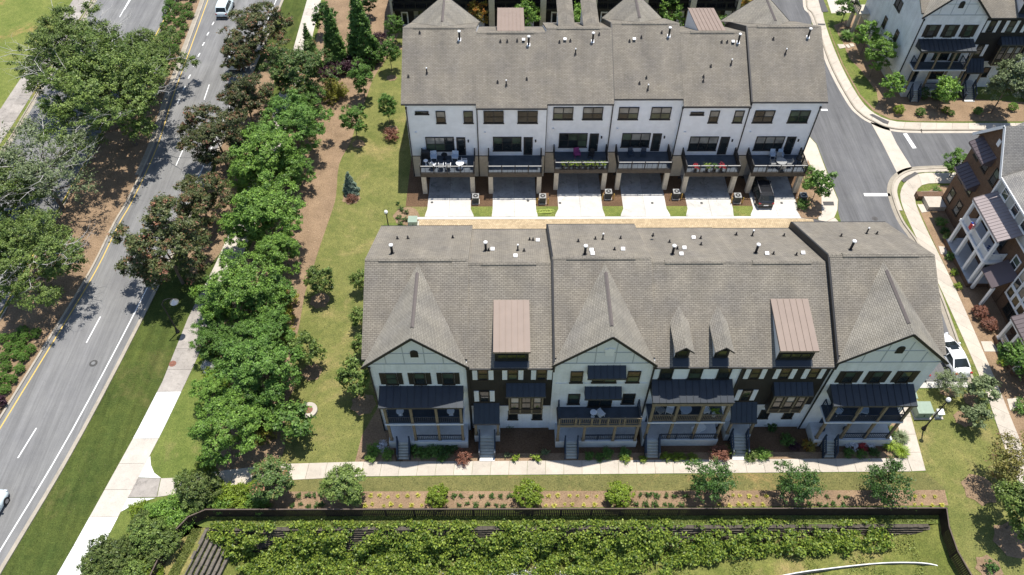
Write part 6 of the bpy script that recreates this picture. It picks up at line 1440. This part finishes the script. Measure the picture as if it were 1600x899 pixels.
# ================================================================ brick house on the right (local x runs down the street, facade to -x in the world)
t = thing('brick_house', 'brown brick house with white two storey porch and plum metal awnings beside the right walk', 'house', (48.85, 61.75, 0), R(-90), 'brick houses on the right')
bh = t
b = MB(); b.box(0, 6.2, 0.0, 12, -0.3, 9.6); b.prism_y([(0, 9.6), (6.2, 9.6), (3.1, 12.9)], 0.0, 12); b.build('brick_wall', M['brown_brick'], t)
b = MB(); b.box(6.21, 14.6, 0.25, 12, -0.3, 6.6); b.build('brick_wall', M['brown_brick'], t)
b = MB(); b.box(6.21, 14.6, 0.2, 12, 6.603, 9.6); b.build('siding_wall', M['grey_siding'], t)
b = MB(); b.box(6.0, 6.22, -0.06, 0.22, 6.0, 9.7); b.box(6.21, 14.6, 0.14, 0.197, 6.5, 6.7); b.build('corner_board', M['white_trim'], t)
k = MB(); k.slab([(-0.35, -0.45, 9.35), (3.1, -0.45, 13.05), (3.1, 7.5, 13.05), (-0.35, 7.5, 9.35)], 0.2); k.slab([(6.5, -0.45, 9.4), (3.1, -0.45, 13.05), (3.1, 7.5, 13.05), (6.5, 7.5, 9.4)], 0.2)
gr_ = k.build('gable_roof', M['roof_grey'], t)
k = MB()
for x in (-0.35, 6.5): k.bar((x, -0.48, 9.27), (3.1, -0.48, 12.97), 0.07, 0.3)
k.build('rake_board', M['white_trim'], gr_)
k = MB(); k.slab([(-0.4, -0.4, 9.55), (15, -0.4, 9.55), (15, 7, 13.6), (-0.4, 7, 13.6)], 0.2); k.slab([(-0.4, 7, 13.6), (15, 7, 13.6), (15, 14.2, 9.7), (-0.4, 14.2, 9.7)], 0.2)
for q in range(4): k.v[q] = (6.55 if k.v[q][0] < 0 else k.v[q][0], *k.v[q][1:]); k.v[q+4] = (6.55 if k.v[q+4][0] < 0 else k.v[q+4][0], *k.v[q+4][1:])
mr = k.build('main_roof', M['roof_grey'], t)
MB().box(6.55, 15, -0.5, -0.404, 9.35, 9.53).build('gutter', M['white_trim'], mr)
MB().slab([(-0.35, 3.5, 10.3), (6.55, 3.5, 11.8), (6.55, 7, 13.6), (-0.35, 7, 13.6)], 0.1).build('roof_infill', M['roof_grey'], mr)
for x in (0.8, 2.75, 4.75): window(t, x, 7.5, 1.0, 1.7, 0, frame='bronze', gl2='glass_blind')
for x in (0.7, 2.65): window(t, x, 4.2, 1.0, 1.7, 0, frame='bronze', gl2='glass_blind')
for x in (0.7, 2.65): window(t, x, 1.2, 1.0, 1.6, 0, frame='bronze', gl='glass_blind')
for z in (9.75, 6.3):
    seam_roof(t, 0.55, 4.0, 0, z, -1.0, z-0.75, 7, 'plum_metal')
MB().prism_y([(2.85, 10.6), (3.35, 10.6), (3.35, 11.3), (2.85, 11.3)], -0.05, 0.01).build('gable_vent', M['white_trim'], t)
seam_roof(t, 6.4, 12.4, 0.2, 7.55, -1.75, 6.6, 15, 'mauve_metal', 'porch_roof', False)
MB().box(6.45, 12.35, -1.78, -1.55, 6.2, 6.5).build('porch_beam', M['white_trim'], t)
porch_posts(t, (6.7, 8.55, 10.6, 12.25), -1.6, 3.7, 6.2, 'white_trim', 0.28); porch_posts(t, (6.7, 8.55, 10.6, 12.25), -1.6, 0.5, 3.4, 'white_trim', 0.3)
MB().box(6.4, 12.5, -1.8, 0.19, 3.4, 3.68).build('balcony_floor', M['white_trim'], t)
for a, c in ((6.85, 8.4), (8.7, 10.45), (10.75, 12.1)): railing(t, [(a, -1.6), (c, -1.6)], 3.7, 0.9, 'white_trim', step=0.1, bal=0.05)
railing(t, [(12.25, -1.5), (12.25, 0.1)], 3.7, 0.9, 'white_trim', step=0.12, bal=0.05)
MB().box(6.2, 12.6, -1.9, 0.19, -0.2, 0.5).build('porch_base', M['brown_brick'], t); MB().box(6.25, 12.55, -1.85, 0.19, 0.503, 0.54).build('porch_floor', M['porch_floor'], t)
for x in (7.0, 9.2, 11.3): window(t, x, 7.7, 1.15, 1.55, 0.2, frame='white_trim'); 
window(t, 13.2, 7.7, 1.15, 1.55, 0.2, frame='white_trim')
door(t, 7.2, 0.6, y=0.25); window(t, 9.4, 1.1, 1.8, 1.6, 0.25, cols=2); door(t, 7.2, 3.75, y=0.25); window(t, 9.4, 4.2, 1.8, 1.6, 0.25, cols=2); window(t, 13.1, 4.0, 1.1, 1.6, 0.25, frame='white_trim')
b = MB(); b.box(-0.9, -0.1, -2.6, 0.4, -0.1, 0.62); b.build('side_landing', M['brown_brick'], t); MB().box(-0.95, 1.6, -2.0, -0.06, 0.0, 0.6).build('entry_landing', M['conc_walk'], t)
MB().slab([(12.7, -1.75, 3.0), (15.2, -1.75, 3.0), (15.2, 0.2, 4.4), (12.7, 0.2, 4.4)], 0.12).build('entry_roof', M['plum_metal'], t)
for x in (12.85, 15.05): MB().box(x-0.13, x+0.13, -1.6, -1.34, 0.2, 2.9).build('porch_post', M['white_trim'], t)
t = thing('brick_house', 'second brick house with tall white framed windows, cut by the right photo edge', 'house', (48.85, 47.1, 0), R(-90), 'brick houses on the right')
b = MB(); b.box(0, 12, 0.3, 12, -0.3, 9.6); b.build('brick_wall', M['brown_brick'], t)
k = MB(); k.slab([(-0.0, -0.1, 9.7), (12.4, -0.1, 9.7), (12.4, 7, 13.6), (0, 7, 13.6)], 0.2); k.slab([(0, 7, 13.6), (12.4, 7, 13.6), (12.4, 14.2, 9.7), (0, 14.2, 9.7)], 0.2); k.build('roof', M['roof_grey'], t)
b = MB(); b.box(0.5, 4.0, -0.15, 0.29, 2.3, 6.2); b.build('window_bay', M['white_trim'], t)
for x in (0.65, 1.75, 2.85): window(t, x, 2.5, 1.0, 1.1, -0.15, rows=1, frame='white_trim', gl='glass_tan'); window(t, x, 3.75, 1.0, 2.2, -0.15, frame='white_trim')
for x in (0.9, 2.6): window(t, x, 7.4, 1.0, 1.6, 0.3, frame='white_trim')
seam_roof(t, 4.4, 8.6, 0.3, 4.6, -1.7, 3.5, 9, 'plum_metal', 'porch_roof', False)
MB().box(4.45, 8.55, -1.72, -1.5, 3.1, 3.4).build('porch_beam', M['white_trim'], t)
porch_posts(t, (4.7, 6.2, 8.3), -1.55, 0.5, 3.1, 'white_trim', 0.3); MB().box(4.3, 8.7, -1.8, 0.29, -0.2, 0.5).build('porch_base', M['brown_brick'], t)
railing(t, [(4.8, -1.5), (6.1, -1.5)], 0.5, 0.9, 'white_trim', step=0.12, bal=0.04); window(t, 5.4, 1.0, 1.6, 1.7, 0.3, cols=2); window(t, 1.2, 0.6, 2.0, 1.3, 0.3, cols=2)
def flag_thing():
    t = thing('flag', 'small striped flag hanging from a porch column of the brick house', 'flag', (47.2, 53.3, 4.4), R(-90))
    MB().tube((0, 0, 0), (0, -0.55, 0.95), 0.02, n=6).build('pole', M['white_trim'], t)
    for k in range(6):
        MB().box(-0.02+0.0, 0.4-0.02*k, -0.5+k*0.075, -0.43+k*0.075, 0.1+0.02*k, 0.75).build('stripe', M['flag_red'] if k % 2 == 0 else M['white_trim'], t)
    MB().box(-0.03, 0.2, -0.52, -0.3, 0.755, 0.85).build('canton', M['flag_blue'], t)
flag_thing()
t = thing('patio_rug', 'navy and white checkered rug on the upper porch of the brick house', 'rug', (48.0, 50.8, 3.69), 0)
for i in range(5):
    for j in range(6): MB().box(-0.6+i*0.24, -0.6+i*0.24+0.236, -0.72+j*0.24, -0.72+j*0.24+0.236, 0, 0.03).build('square', M['flag_blue'] if (i+j) % 2 else M['white_trim'], t)
# ================================================================ cars
def car(label, x, y, rz, paint, suv=False, L_=4.7, W=1.86, group='cars', sunroof=False, rails=False, z=0.0):
    t = thing('car', label, 'car', (x, y, z), rz, group); h = L_/2; hw = W/2
    if suv: zt = [(-h, .62, .72), (-h+.05, .95, .86), (-h+.25, 1.05, .95), (-h+.9, 1.10, 1), (-.2, 1.10, 1), (.75, 1.08, 1), (1.0, 1.06, .99), (h-.6, .98, .95), (h-.2, .84, .86), (h, .62, .70)]
    else: zt = [(-h, .62, .68), (-h+.06, .88, .82), (-h+.3, .98, .92), (-h+.95, 1.0, .98), (-.3, .97, 1), (.7, .96, 1), (1.1, .94, .99), (h-.6, .82, .94), (h-.2, .70, .84), (h, .55, .66)]
    V = []; F = []
    for (yy, zz, k) in zt:
        q = hw*k; r = [(q*.88, .2), (q*.99, .38), (q, .62*zz+.05), (q*.96, zz-.10), (q*.84, zz-.015), (q*.4, zz+.02)]
        r = [(-a, b_) for a, b_ in r]+[(a, b_) for a, b_ in reversed(r)]
        V += [(a, yy, b_) for a, b_ in r]
    n = 12; m_ = len(zt)
    for i in range(m_-1):
        for k in range(n-1): F.append((i*n+k, i*n+k+1, (i+1)*n+k+1, (i+1)*n+k))
        F.append((i*n+n-1, i*n, (i+1)*n, (i+1)*n+n-1))
    F.append(tuple(reversed(range(n)))); F.append(tuple((m_-1)*n+k for k in range(n)))
    b = MB(); b.v = V; b.f = [tuple(reversed(f)) for f in F]; b.build('body', M[paint], t, smooth=True)
    zr = 1.66 if suv else 1.43
    gs = [(-h+.18, .98, .80, 1.0), (-h+.55, zr-.10, .72, 0), (-h+1.1, zr-.01, .74, 0), (-.1, zr, .75, 0), (.45, zr-.05, .73, 0), (1.22, .98, .82, 1.0)] if suv else [(-h+.55, .96, .80, 1), (-h+1.35, zr-.05, .68, 0), (-.45, zr, .70, 0), (.2, zr-.04, .69, 0), (1.2, .93, .82, 1)]
    V = []; F = []
    for yy, zz, kt, e in gs:
        if e: V += [(-hw*.84, yy, zz-.03), (-hw*kt, yy, zz), (hw*kt, yy, zz), (hw*.84, yy, zz-.03)]
        else: V += [(-hw*.93, yy, .98 if not suv else 1.05), (-hw*kt, yy, zz), (hw*kt, yy, zz), (hw*.93, yy, .98 if not suv else 1.05)]
    for i in range(len(gs)-1):
        for k in range(3): F.append((i*4+k, i*4+k+1, (i+1)*4+k+1, (i+1)*4+k))
    F.append((3, 2, 1, 0)); j = (len(gs)-1)*4; F.append((j, j+1, j+2, j+3))
    b = MB(); b.v = V; b.f = [tuple(reversed(f)) for f in F]; b.build('windows', M['glass'], t)
    b = MB(); rp = [g_ for g_ in gs if not g_[3]]
    for a, c in zip(rp[:-1], rp[1:]):
        b.quad((-hw*a[2]-.0, a[0], a[1]+.015), (hw*a[2], a[0], a[1]+.015), (hw*c[2], c[0], c[1]+.015), (-hw*c[2], c[0], c[1]+.015))
        for sx in (-1, 1): b.bar((sx*hw*a[2], a[0], a[1]), (sx*hw*c[2], c[0], c[1]), .07, .05)
    for sx in (-1, 1):                           # pillars
        b.bar((sx*hw*rp[0][2], rp[0][0], rp[0][1]), (sx*hw*.86, gs[0][0]+.05, gs[0][1]), .12, .05); b.bar((sx*hw*rp[-1][2], rp[-1][0], rp[-1][1]), (sx*hw*.86, gs[-1][0]-.03, gs[-1][1]), .07, .05)
        ym = rp[len(rp)//2][0]+.1; b.bar((sx*hw*rp[-1][2], ym, rp[1][1]-.02), (sx*hw*.945, ym, 1.0), .08, .04)
    b.build('roof_panel', M[paint], t)
    if sunroof: MB().box(-.38, .38, -.05, .42, zr-.01, zr+.028).build('sunroof', M['glass'], t)
    if rails:
        for sx in (-1, 1): MB().bar((sx*hw*.70, -h+.8, zr+.09), (sx*hw*.70, .35, zr+.07), .05, .05).build('roof_rail', M['rim'], t)
    wm = cached('wheel', lambda: MB().tube((-.11, 0, 0), (.11, 0, 0), .34, n=16).mesh('wheel'))
    rm = cached('rim', lambda: MB().tube((-.12, 0, 0), (.12, 0, 0), .2, n=10).mesh('rim'))
    if not wm.materials: wm.materials.append(M['tyre']); rm.materials.append(M['rim'])
    for sx in (-1, 1):
        for yy in (-h+.85, h-.85):
            w_ = link('wheel', wm, t, (sx*(hw-.09), yy, .34)); link('rim', rm, w_)
        MB().box(sx*(hw*.62), sx*(hw*.86), -h+.0, -h+.16, .78, .92).build('tail_light', M['lamp_red'], t)
        MB().box(sx*(hw*.52), sx*(hw*.80), h-.17, h-.04, .62, .72).build('head_light', M['lamp_clear'], t)
        MB().box(sx*(hw*.98), sx*(hw+.19), .78, .92, .95, 1.08).build('mirror', M[paint], t)
    MB().box(-.26, .26, -h-.03, -h+.06, .55, .68).build('number_plate', M['vent_white'], t)
    MB().box(-hw*.8, hw*.8, -h-.05, -h+.3, .26, .48).build('bumper', M['black'] if suv else M[paint], t)
    return t
def heading(a, b): return math.atan2(b[1]-a[1], b[0]-a[0])-math.pi/2
dr = heading(G(330,60), G(365,-20))
car('white hatchback driving away at the top of the road', -40.6, 101.2, heading(lane[7], lane[9]), 'car_mist', True, 4.3, 1.85)
car('pale car cut by the left photo edge, front wheel showing', -42.35, 25.0, heading(lane[0], lane[3]), 'car_mist', False, 4.8, 1.9)
car('black tall car with roof rails half under the last deck', 28.78, 62.95, 0.0, 'car_black', True, 5.0, 1.95, rails=True)
car('white sedan with dark sunroof parked at the dead end of the street', 41.95, 40.5, R(5), 'car_white', False, 4.85, 1.86, sunroof=True)
car('white car almost hidden behind the street end of the near row roof', 38.1, 40.2, R(2), 'car_white', False, 4.7, 1.85)
car('white car almost hidden under the small reddening maple', -35.9, 88.5, heading(lane[5], lane[7]), 'car_white', True, 4.6, 1.85)
# ================================================================ lamps
def lamp(label, x, y, h, arm=None):
    t = thing('street_lamp', label, 'street lamp', (x, y, 0), 0, 'street lamps')
    b = MB(); b.lathe((0, 0, 0), [(.2, 0), (.2, .15), (.13, .3), (.1, .6), (.065, .8), (.055, h)], 12); b.build('pole', M['black'], t)
    if arm:
        p = [Vector((0, 0, h)), Vector((arm[0]*.3, arm[1]*.3, h+.45)), Vector((arm[0]*.7, arm[1]*.7, h+.5)), Vector((arm[0], arm[1], h+.25))]; b = MB()
        for a, c in zip(p[:-1], p[1:]): b.tube(a, c, .035, n=6)
        b.build('arm', M['black'], t); o = Vector((arm[0], arm[1], h-.15))
        MB().lathe(o, [(.42, 0), (.36, .08), (.2, .25), (.08, .4)], 16).build('lamp_shade', M['rim'], t)
        MB().lathe(o-Vector((0, 0, .16)), [(.05, 0), (.2, .05), (.24, .155)], 14).build('glass_bowl', M['white_plastic'], t)
    else:
        MB().lathe((0, 0, h-.02), [(.1, 0), (.17, .08), (.12, .12)], 10).build('collar', M['black'], t)
        MB().lathe((0, 0, h+.08), [(.1, 0), (.18, .1), (.2, .22), (.15, .34), (.06, .4)], 14).build('globe', M['vent_white'], t)
    return t
lamp('black street lamp with a hanging bell shade beside the left walk', -32.0, 43.8, 4.4, (1.0, 0.35))
lamp('black post lamp with white globe at the lawn behind the near roof corner', -12.68, 56.9, 3.0)
lamp('black post lamp leaning into view beside the green utility box', 36.9, 32.9, 4.7)
# ================================================================ small site furniture
def utility(label, x, y, sx, sy, h, mat='util_green', group=None):
    t = thing('utility_box', label, 'utility box', (x, y, 0), 0, group)
    MB().box(-sx/2-.15, sx/2+.15, -sy/2-.15, sy/2+.15, -.05, .08).build('pad', M['conc_tan'], t)
    MB().box(-sx/2, sx/2, -sy/2, sy/2, .08, h).build('cabinet', M[mat], t)
    MB().slab([(-sx/2-.05, -sy/2-.05, h+.02), (sx/2+.05, -sy/2-.05, h+.02), (sx/2+.05, sy/2+.05, h+.09), (-sx/2-.05, sy/2+.05, h+.09)], .06).build('lid', M[mat], t)
    MB().box(-.03, .03, -sy/2-.05, -sy/2-.003, h*.4, h*.6).build('handle', M['black'], t)
utility('large pale green utility box on the corner lawn', 37.15, 34.5, 1.3, 1.1, .95); utility('small pale utility pedestal right of the large green one', 38.6, 34.2, .5, .45, .7, 'white_plastic'); utility('low green utility box behind the large one', 36.75, 36.0, .8, .5, .5)
utility('pale green utility box at the lawn end of the alley', *G(646,352), .9, .8, .9)
def cover(label, px, py, r, h, mat, inner=None, cat='manhole'):
    x, y = G(px, py); t = thing('manhole', label, cat, (x, y, 0), 0)
    MB().lathe((0, 0, -.1), [(r, 0), (r, .1+h), (r*.95, .11+h)], 24).build('collar', M[mat], t)
    if inner: MB().lathe((0, 0, h+.005), [(r*.5, 0), (r*.5, .03), (r*.42, .035)], 20).build('cover', M[inner], t)
    return t
cover('round raised concrete manhole with rusty lid on the lawn', 483, 643, .78, .3, 'conc_tan', 'iron_red')
cover('dark round manhole in the traffic lane', 146, 568, .38, .01, 'iron', 'asphalt_ring'); cover('rusty round manhole in the stained walk', 270, 569, .34, .055, 'iron_red', 'iron_red')
cover('round manhole in the street above the near roof', 1367, 342, .35, .01, 'asphalt_patch', 'iron')
for i, (x, y) in enumerate(((675,317),(825,314.5),(875,318),(1019,318),(1096,318),(1221,318))):
    a, b_ = G(x, y); c = thing('cleanout_cap', 'small round drain cap in the %s driveway from the lawn' % ORD[i], 'drain cap', (a, b_, .052), 0, 'drain caps in the driveways')
    MB().lathe((0, 0, 0), [(.16, 0), (.16, .012)], 12).build('cap', M['iron'], c)
acs = ((743.5,316),(847.5,316),(949.5,309),(1055,309),(1150,315),(1252,314))
for i, (px, py) in enumerate(acs):
    x, y = G(px, py); lbn = ['beside the first driveway from the lawn', 'between the second and third driveways', 'between the third and fourth driveways', 'between the fourth and fifth driveways', 'between the fifth driveway and the black car', 'beside the street corner tree'][i]
    t = thing('cooling_unit', 'grey outdoor cooling unit '+lbn, 'air conditioner', (x, y, .0), 0, 'outdoor cooling units')
    MB().box(-.42, .42, -.42, .42, -.02, .1).build('pad', M['conc_tan'], t)
    b = MB(); b.box(-.36, .36, -.36, .36, .1, .92); b.build('casing', M['ac_dark'], t)
    MB().box(-.38, .38, -.38, .38, .923, .98).build('top_plate', M['ac'], t)
    MB().lathe((0, 0, .982), [(.28, 0), (.28, .02)], 16).build('fan_opening', M['black'], t); MB().lathe((0, 0, 1.0), [(.12, 0), (.1, .02)], 10).build('fan_hub', M['ac'], t)
    for sx in (-.62, .62):
        if i == 0: continue
        q = thing('bollard', 'ochre post %s of the cooling unit %s' % ('left' if sx < 0 else 'right', lbn), 'bollard', (x+sx, y-.3, 0), 0, 'ochre posts by the cooling units')
        MB().lathe((0, 0, -.1), [(.06, 0), (.06, .95), (.03, .99)], 10).build('post', M['bollard'], q)
shrubs([(626,328,.3),(634,334,.3),(624,341,.3),(633,345,.3),(625,351,.28),(622,320,.22)], 'tuft', 'deep', 'small dark plant in the mulch circle near the globe lamp', 'small plants near the globe lamp', 'bed_plant', 'plant')
t = thing('garden_hose', 'yellow green garden hose lying in loops on the grass beside the second driveway', 'hose', (*G(851,331), .03), 0)
b = MB(); pv = None
for k in range(90):
    a = k*.55; p = Vector((math.cos(a)*(.25+.5*math.sin(k*.13)**2)+k*.012-.5, math.sin(a)*.28, .03+.001*k))
    if pv is not None: b.tube(pv, p, .022, n=4)
    pv = p
b.build('coil', M['hose'], t)
# ================================================================ furniture on decks and porches
def rd(i): return Vector(REAR[i].location)
o = rd(0); z = 3.165
for dx_, dy_, rz, lb in ((2.6, -.7, 0.1, 'pale cushioned armchair left of the fire table on the crowded deck'), (5.0, -.7, -.1, 'pale cushioned armchair right of the fire table on the crowded deck')): chair('armchairs on the crowded deck', lb, o.x+dx_, o.y+dy_, z, rz, 'cushion', 1.25)
table('small dark fire table between the pale armchairs', o.x+3.8, o.y-.7, z, .35, 'black')
table('white round table at the deck rail of the first far house', o.x+5.6, o.y-2.1, z, .45); table('small white stool table at the left end of the crowded deck', o.x+1.8, o.y-1.7, z, .25)
for dx_, dy_, rz, lb in ((2.6, -2.1, 2.6, 'white lounge chair left of the white bench'), (6.1, -1.6, 1.6, 'white chair at the right end of the crowded deck'), (3.5, -2.2, 3.14, 'left white chair facing the rail'), (4.3, -2.2, 3.14, 'right white chair facing the rail')): chair('white chairs on the crowded deck', lb, o.x+dx_, o.y+dy_, z, rz)
t = thing('grill', 'black covered grill in the left corner of the crowded deck', 'grill', (o.x+1.75, o.y-.5, z)); MB().box(-.4, .4, -.3, .3, .1, .85).build('cart', M['black'], t); MB().tube((-.4, 0, .9), (.4, 0, .9), .28, n=10).build('lid', M['black'], t)
o = rd(2)
for k in range(8):
    x = 2.0+k*.62; t = thing('planter', '%s rail planter from the left on the third far deck' % ORD[k], 'planter', (o.x+x, o.y-2.82, z), 0, 'planters along the third far deck')
    MB().lathe((0, 0, 0), [(.14, 0), (.19, .3), (.2, .32)], 10).build('pot', M['black'], t); c = link('foliage', K['tuft'][k % 3][0], t, (0, 0, .38), L['lime']); c.scale = (1.1, 1.1, 1.3)
chair(None, 'dark pink lounge chair at the window of the third far deck', o.x+3.6, o.y-.8, z, .3, 'pinkish', 1.2); chair(None, 'black chair beside the door of the third far deck', o.x+5.2, o.y-1.0, z, -.4, 'black')
o = rd(3)
for dx_, rz, lb in ((2.6, .2, 'left dark chair on the fourth far deck'), (4.0, -.2, 'right dark chair on the fourth far deck')): chair('dark chairs on the fourth far deck', lb, o.x+dx_, o.y-.8, z, rz, 'navy')
o = rd(4)
for k, (x, m) in enumerate(((2.2, 'flower_red'), (3.4, 'lime'), (5.0, 'flower_red'), (4.3, 'green'))):
    t = thing('flower_pot', ['pot of red flowers at the left of the fifth far deck rail', 'pot with a light green plant on the fifth far deck', 'pot of red flowers at the right of the fifth far deck rail', 'pot with a plain green plant on the fifth far deck'][k], 'flower pot', (o.x+x, o.y-2.7, z), 0, 'flower pots on the fifth far deck')
    MB().lathe((0, 0, 0), [(.13, 0), (.18, .28)], 10).build('pot', M['bronze'], t); c = link('foliage', K['tuft'][k % 3][0], t, (0, 0, .35), L[m]); c.scale = (1.2, 1.2, 1.6)
o = rd(5)
table('grey dining table on the last far deck', o.x+4.6, o.y-1.9, z, .6, 'ac')
for k, (dx_, dy_, rz) in enumerate(((3.7, -1.9, 1.57), (5.5, -1.9, -1.57), (4.6, -1.1, 0), (4.6, -2.6, 3.14))): chair('chairs round the dining table of the last far deck', ['dining chair left of the grey table', 'dining chair right of the grey table', 'dining chair on the window side of the grey table', 'dining chair on the rail side of the grey table'][k], o.x+dx_, o.y+dy_, z, rz, 'ac')
for dx_, lb in ((4.1, 'left pale cushioned chair by the window of the last far deck'), (5.0, 'right pale cushioned chair by the window of the last far deck')): chair('cushioned chairs of the last far deck', lb, o.x+dx_-.1, o.y-.5, z, 0, 'cushion')
t = thing('grill', 'round black grill in the right corner of the last far deck', 'grill', (o.x+6.6, o.y-1.6, z)); MB().tube((0, 0, 0), (0, 0, .6), .05).build('stand', M['black'], t); MB().lathe((0, 0, .6), [(.1, 0), (.34, .15), (.36, .3), (.25, .48), (.06, .56)], 14).build('kettle', M['black'], t)
# near row
def nr(i): return Vector((near[i][0], Y0, 0))
o = nr(0)
for x, lb in ((2.0, 'white round table on the left bay of the first balcony'), (6.2, 'white round table on the right bay of the first balcony')): table(lb, o.x+x, o.y-1.05, 4.055, .32, group='tables on the first balcony')
o = nr(2); chair(None, 'white chair turned sideways on the open deck of the middle house', o.x+4.1, o.y-1.1, 3.925, 2.2, 'white_plastic', 1.1); table('little white side table beside the turned chair', o.x+3.5, o.y-1.15, 3.925, .28)
o = nr(3)
for x, rz, lb in ((1.2, .6, 'grey chair in the left bay of the three bay balcony'), (2.0, -.4, 'white chair in the left bay of the three bay balcony'), (5.0, .3, 'white chair in the right bay of the three bay balcony')): chair('chairs on the three bay balcony', lb, o.x+x, o.y-.9, 4.055, rz, 'white_plastic' if 'white' in lb else 'ac')
table('long pale table in the middle bay of the balcony', o.x+3.3, o.y-.9, 4.055, .5, 'cushion')
t = thing('potted_plant', 'leafy plant in a white pot on the three bay balcony', 'potted plant', (o.x+5.7, o.y-1.2, 4.055)); MB().lathe((0, 0, 0), [(.16, 0), (.22, .35)], 12).build('pot', M['white_plastic'], t); c = link('foliage', K['tuft'][1][0], t, (0, 0, .45), L['lime']); c.scale = (1.3, 1.3, 1.4)
t = thing('storage_bench', 'pale box bench standing askew on the lower porch of the dormered house', 'bench', (o.x+5.0, o.y-.9, 1.1), .5); MB().box(-.55, .55, -.3, .3, 0, .42).build('box', M['white_plastic'], t); MB().box(-.58, .58, -.33, .33, .423, .48).build('lid', M['white_plastic'], t)
o = nr(5)
for x, rz, lb in ((1.9, .5, 'pale blue round backed chair in the left bay of the last balcony'), (4.1, -.3, 'pale blue round backed chair in the middle bay of the last balcony')): chair('pale blue chairs on the last balcony', lb, o.x+x, o.y-1.0, 4.055, rz, 'cushion')
for x, lb in ((1.6, 'dark pot on the left of the last lower porch'), (3.6, 'dark pot in the middle of the last lower porch')):
    t = thing('pot', lb, 'pot', (o.x+x, o.y-1.0, 1.1), 0, 'dark pots on the last lower porch'); MB().lathe((0, 0, 0), [(.15, 0), (.24, .2), (.2, .4), (.12, .41)], 12).build('bowl', M['navy'], t)
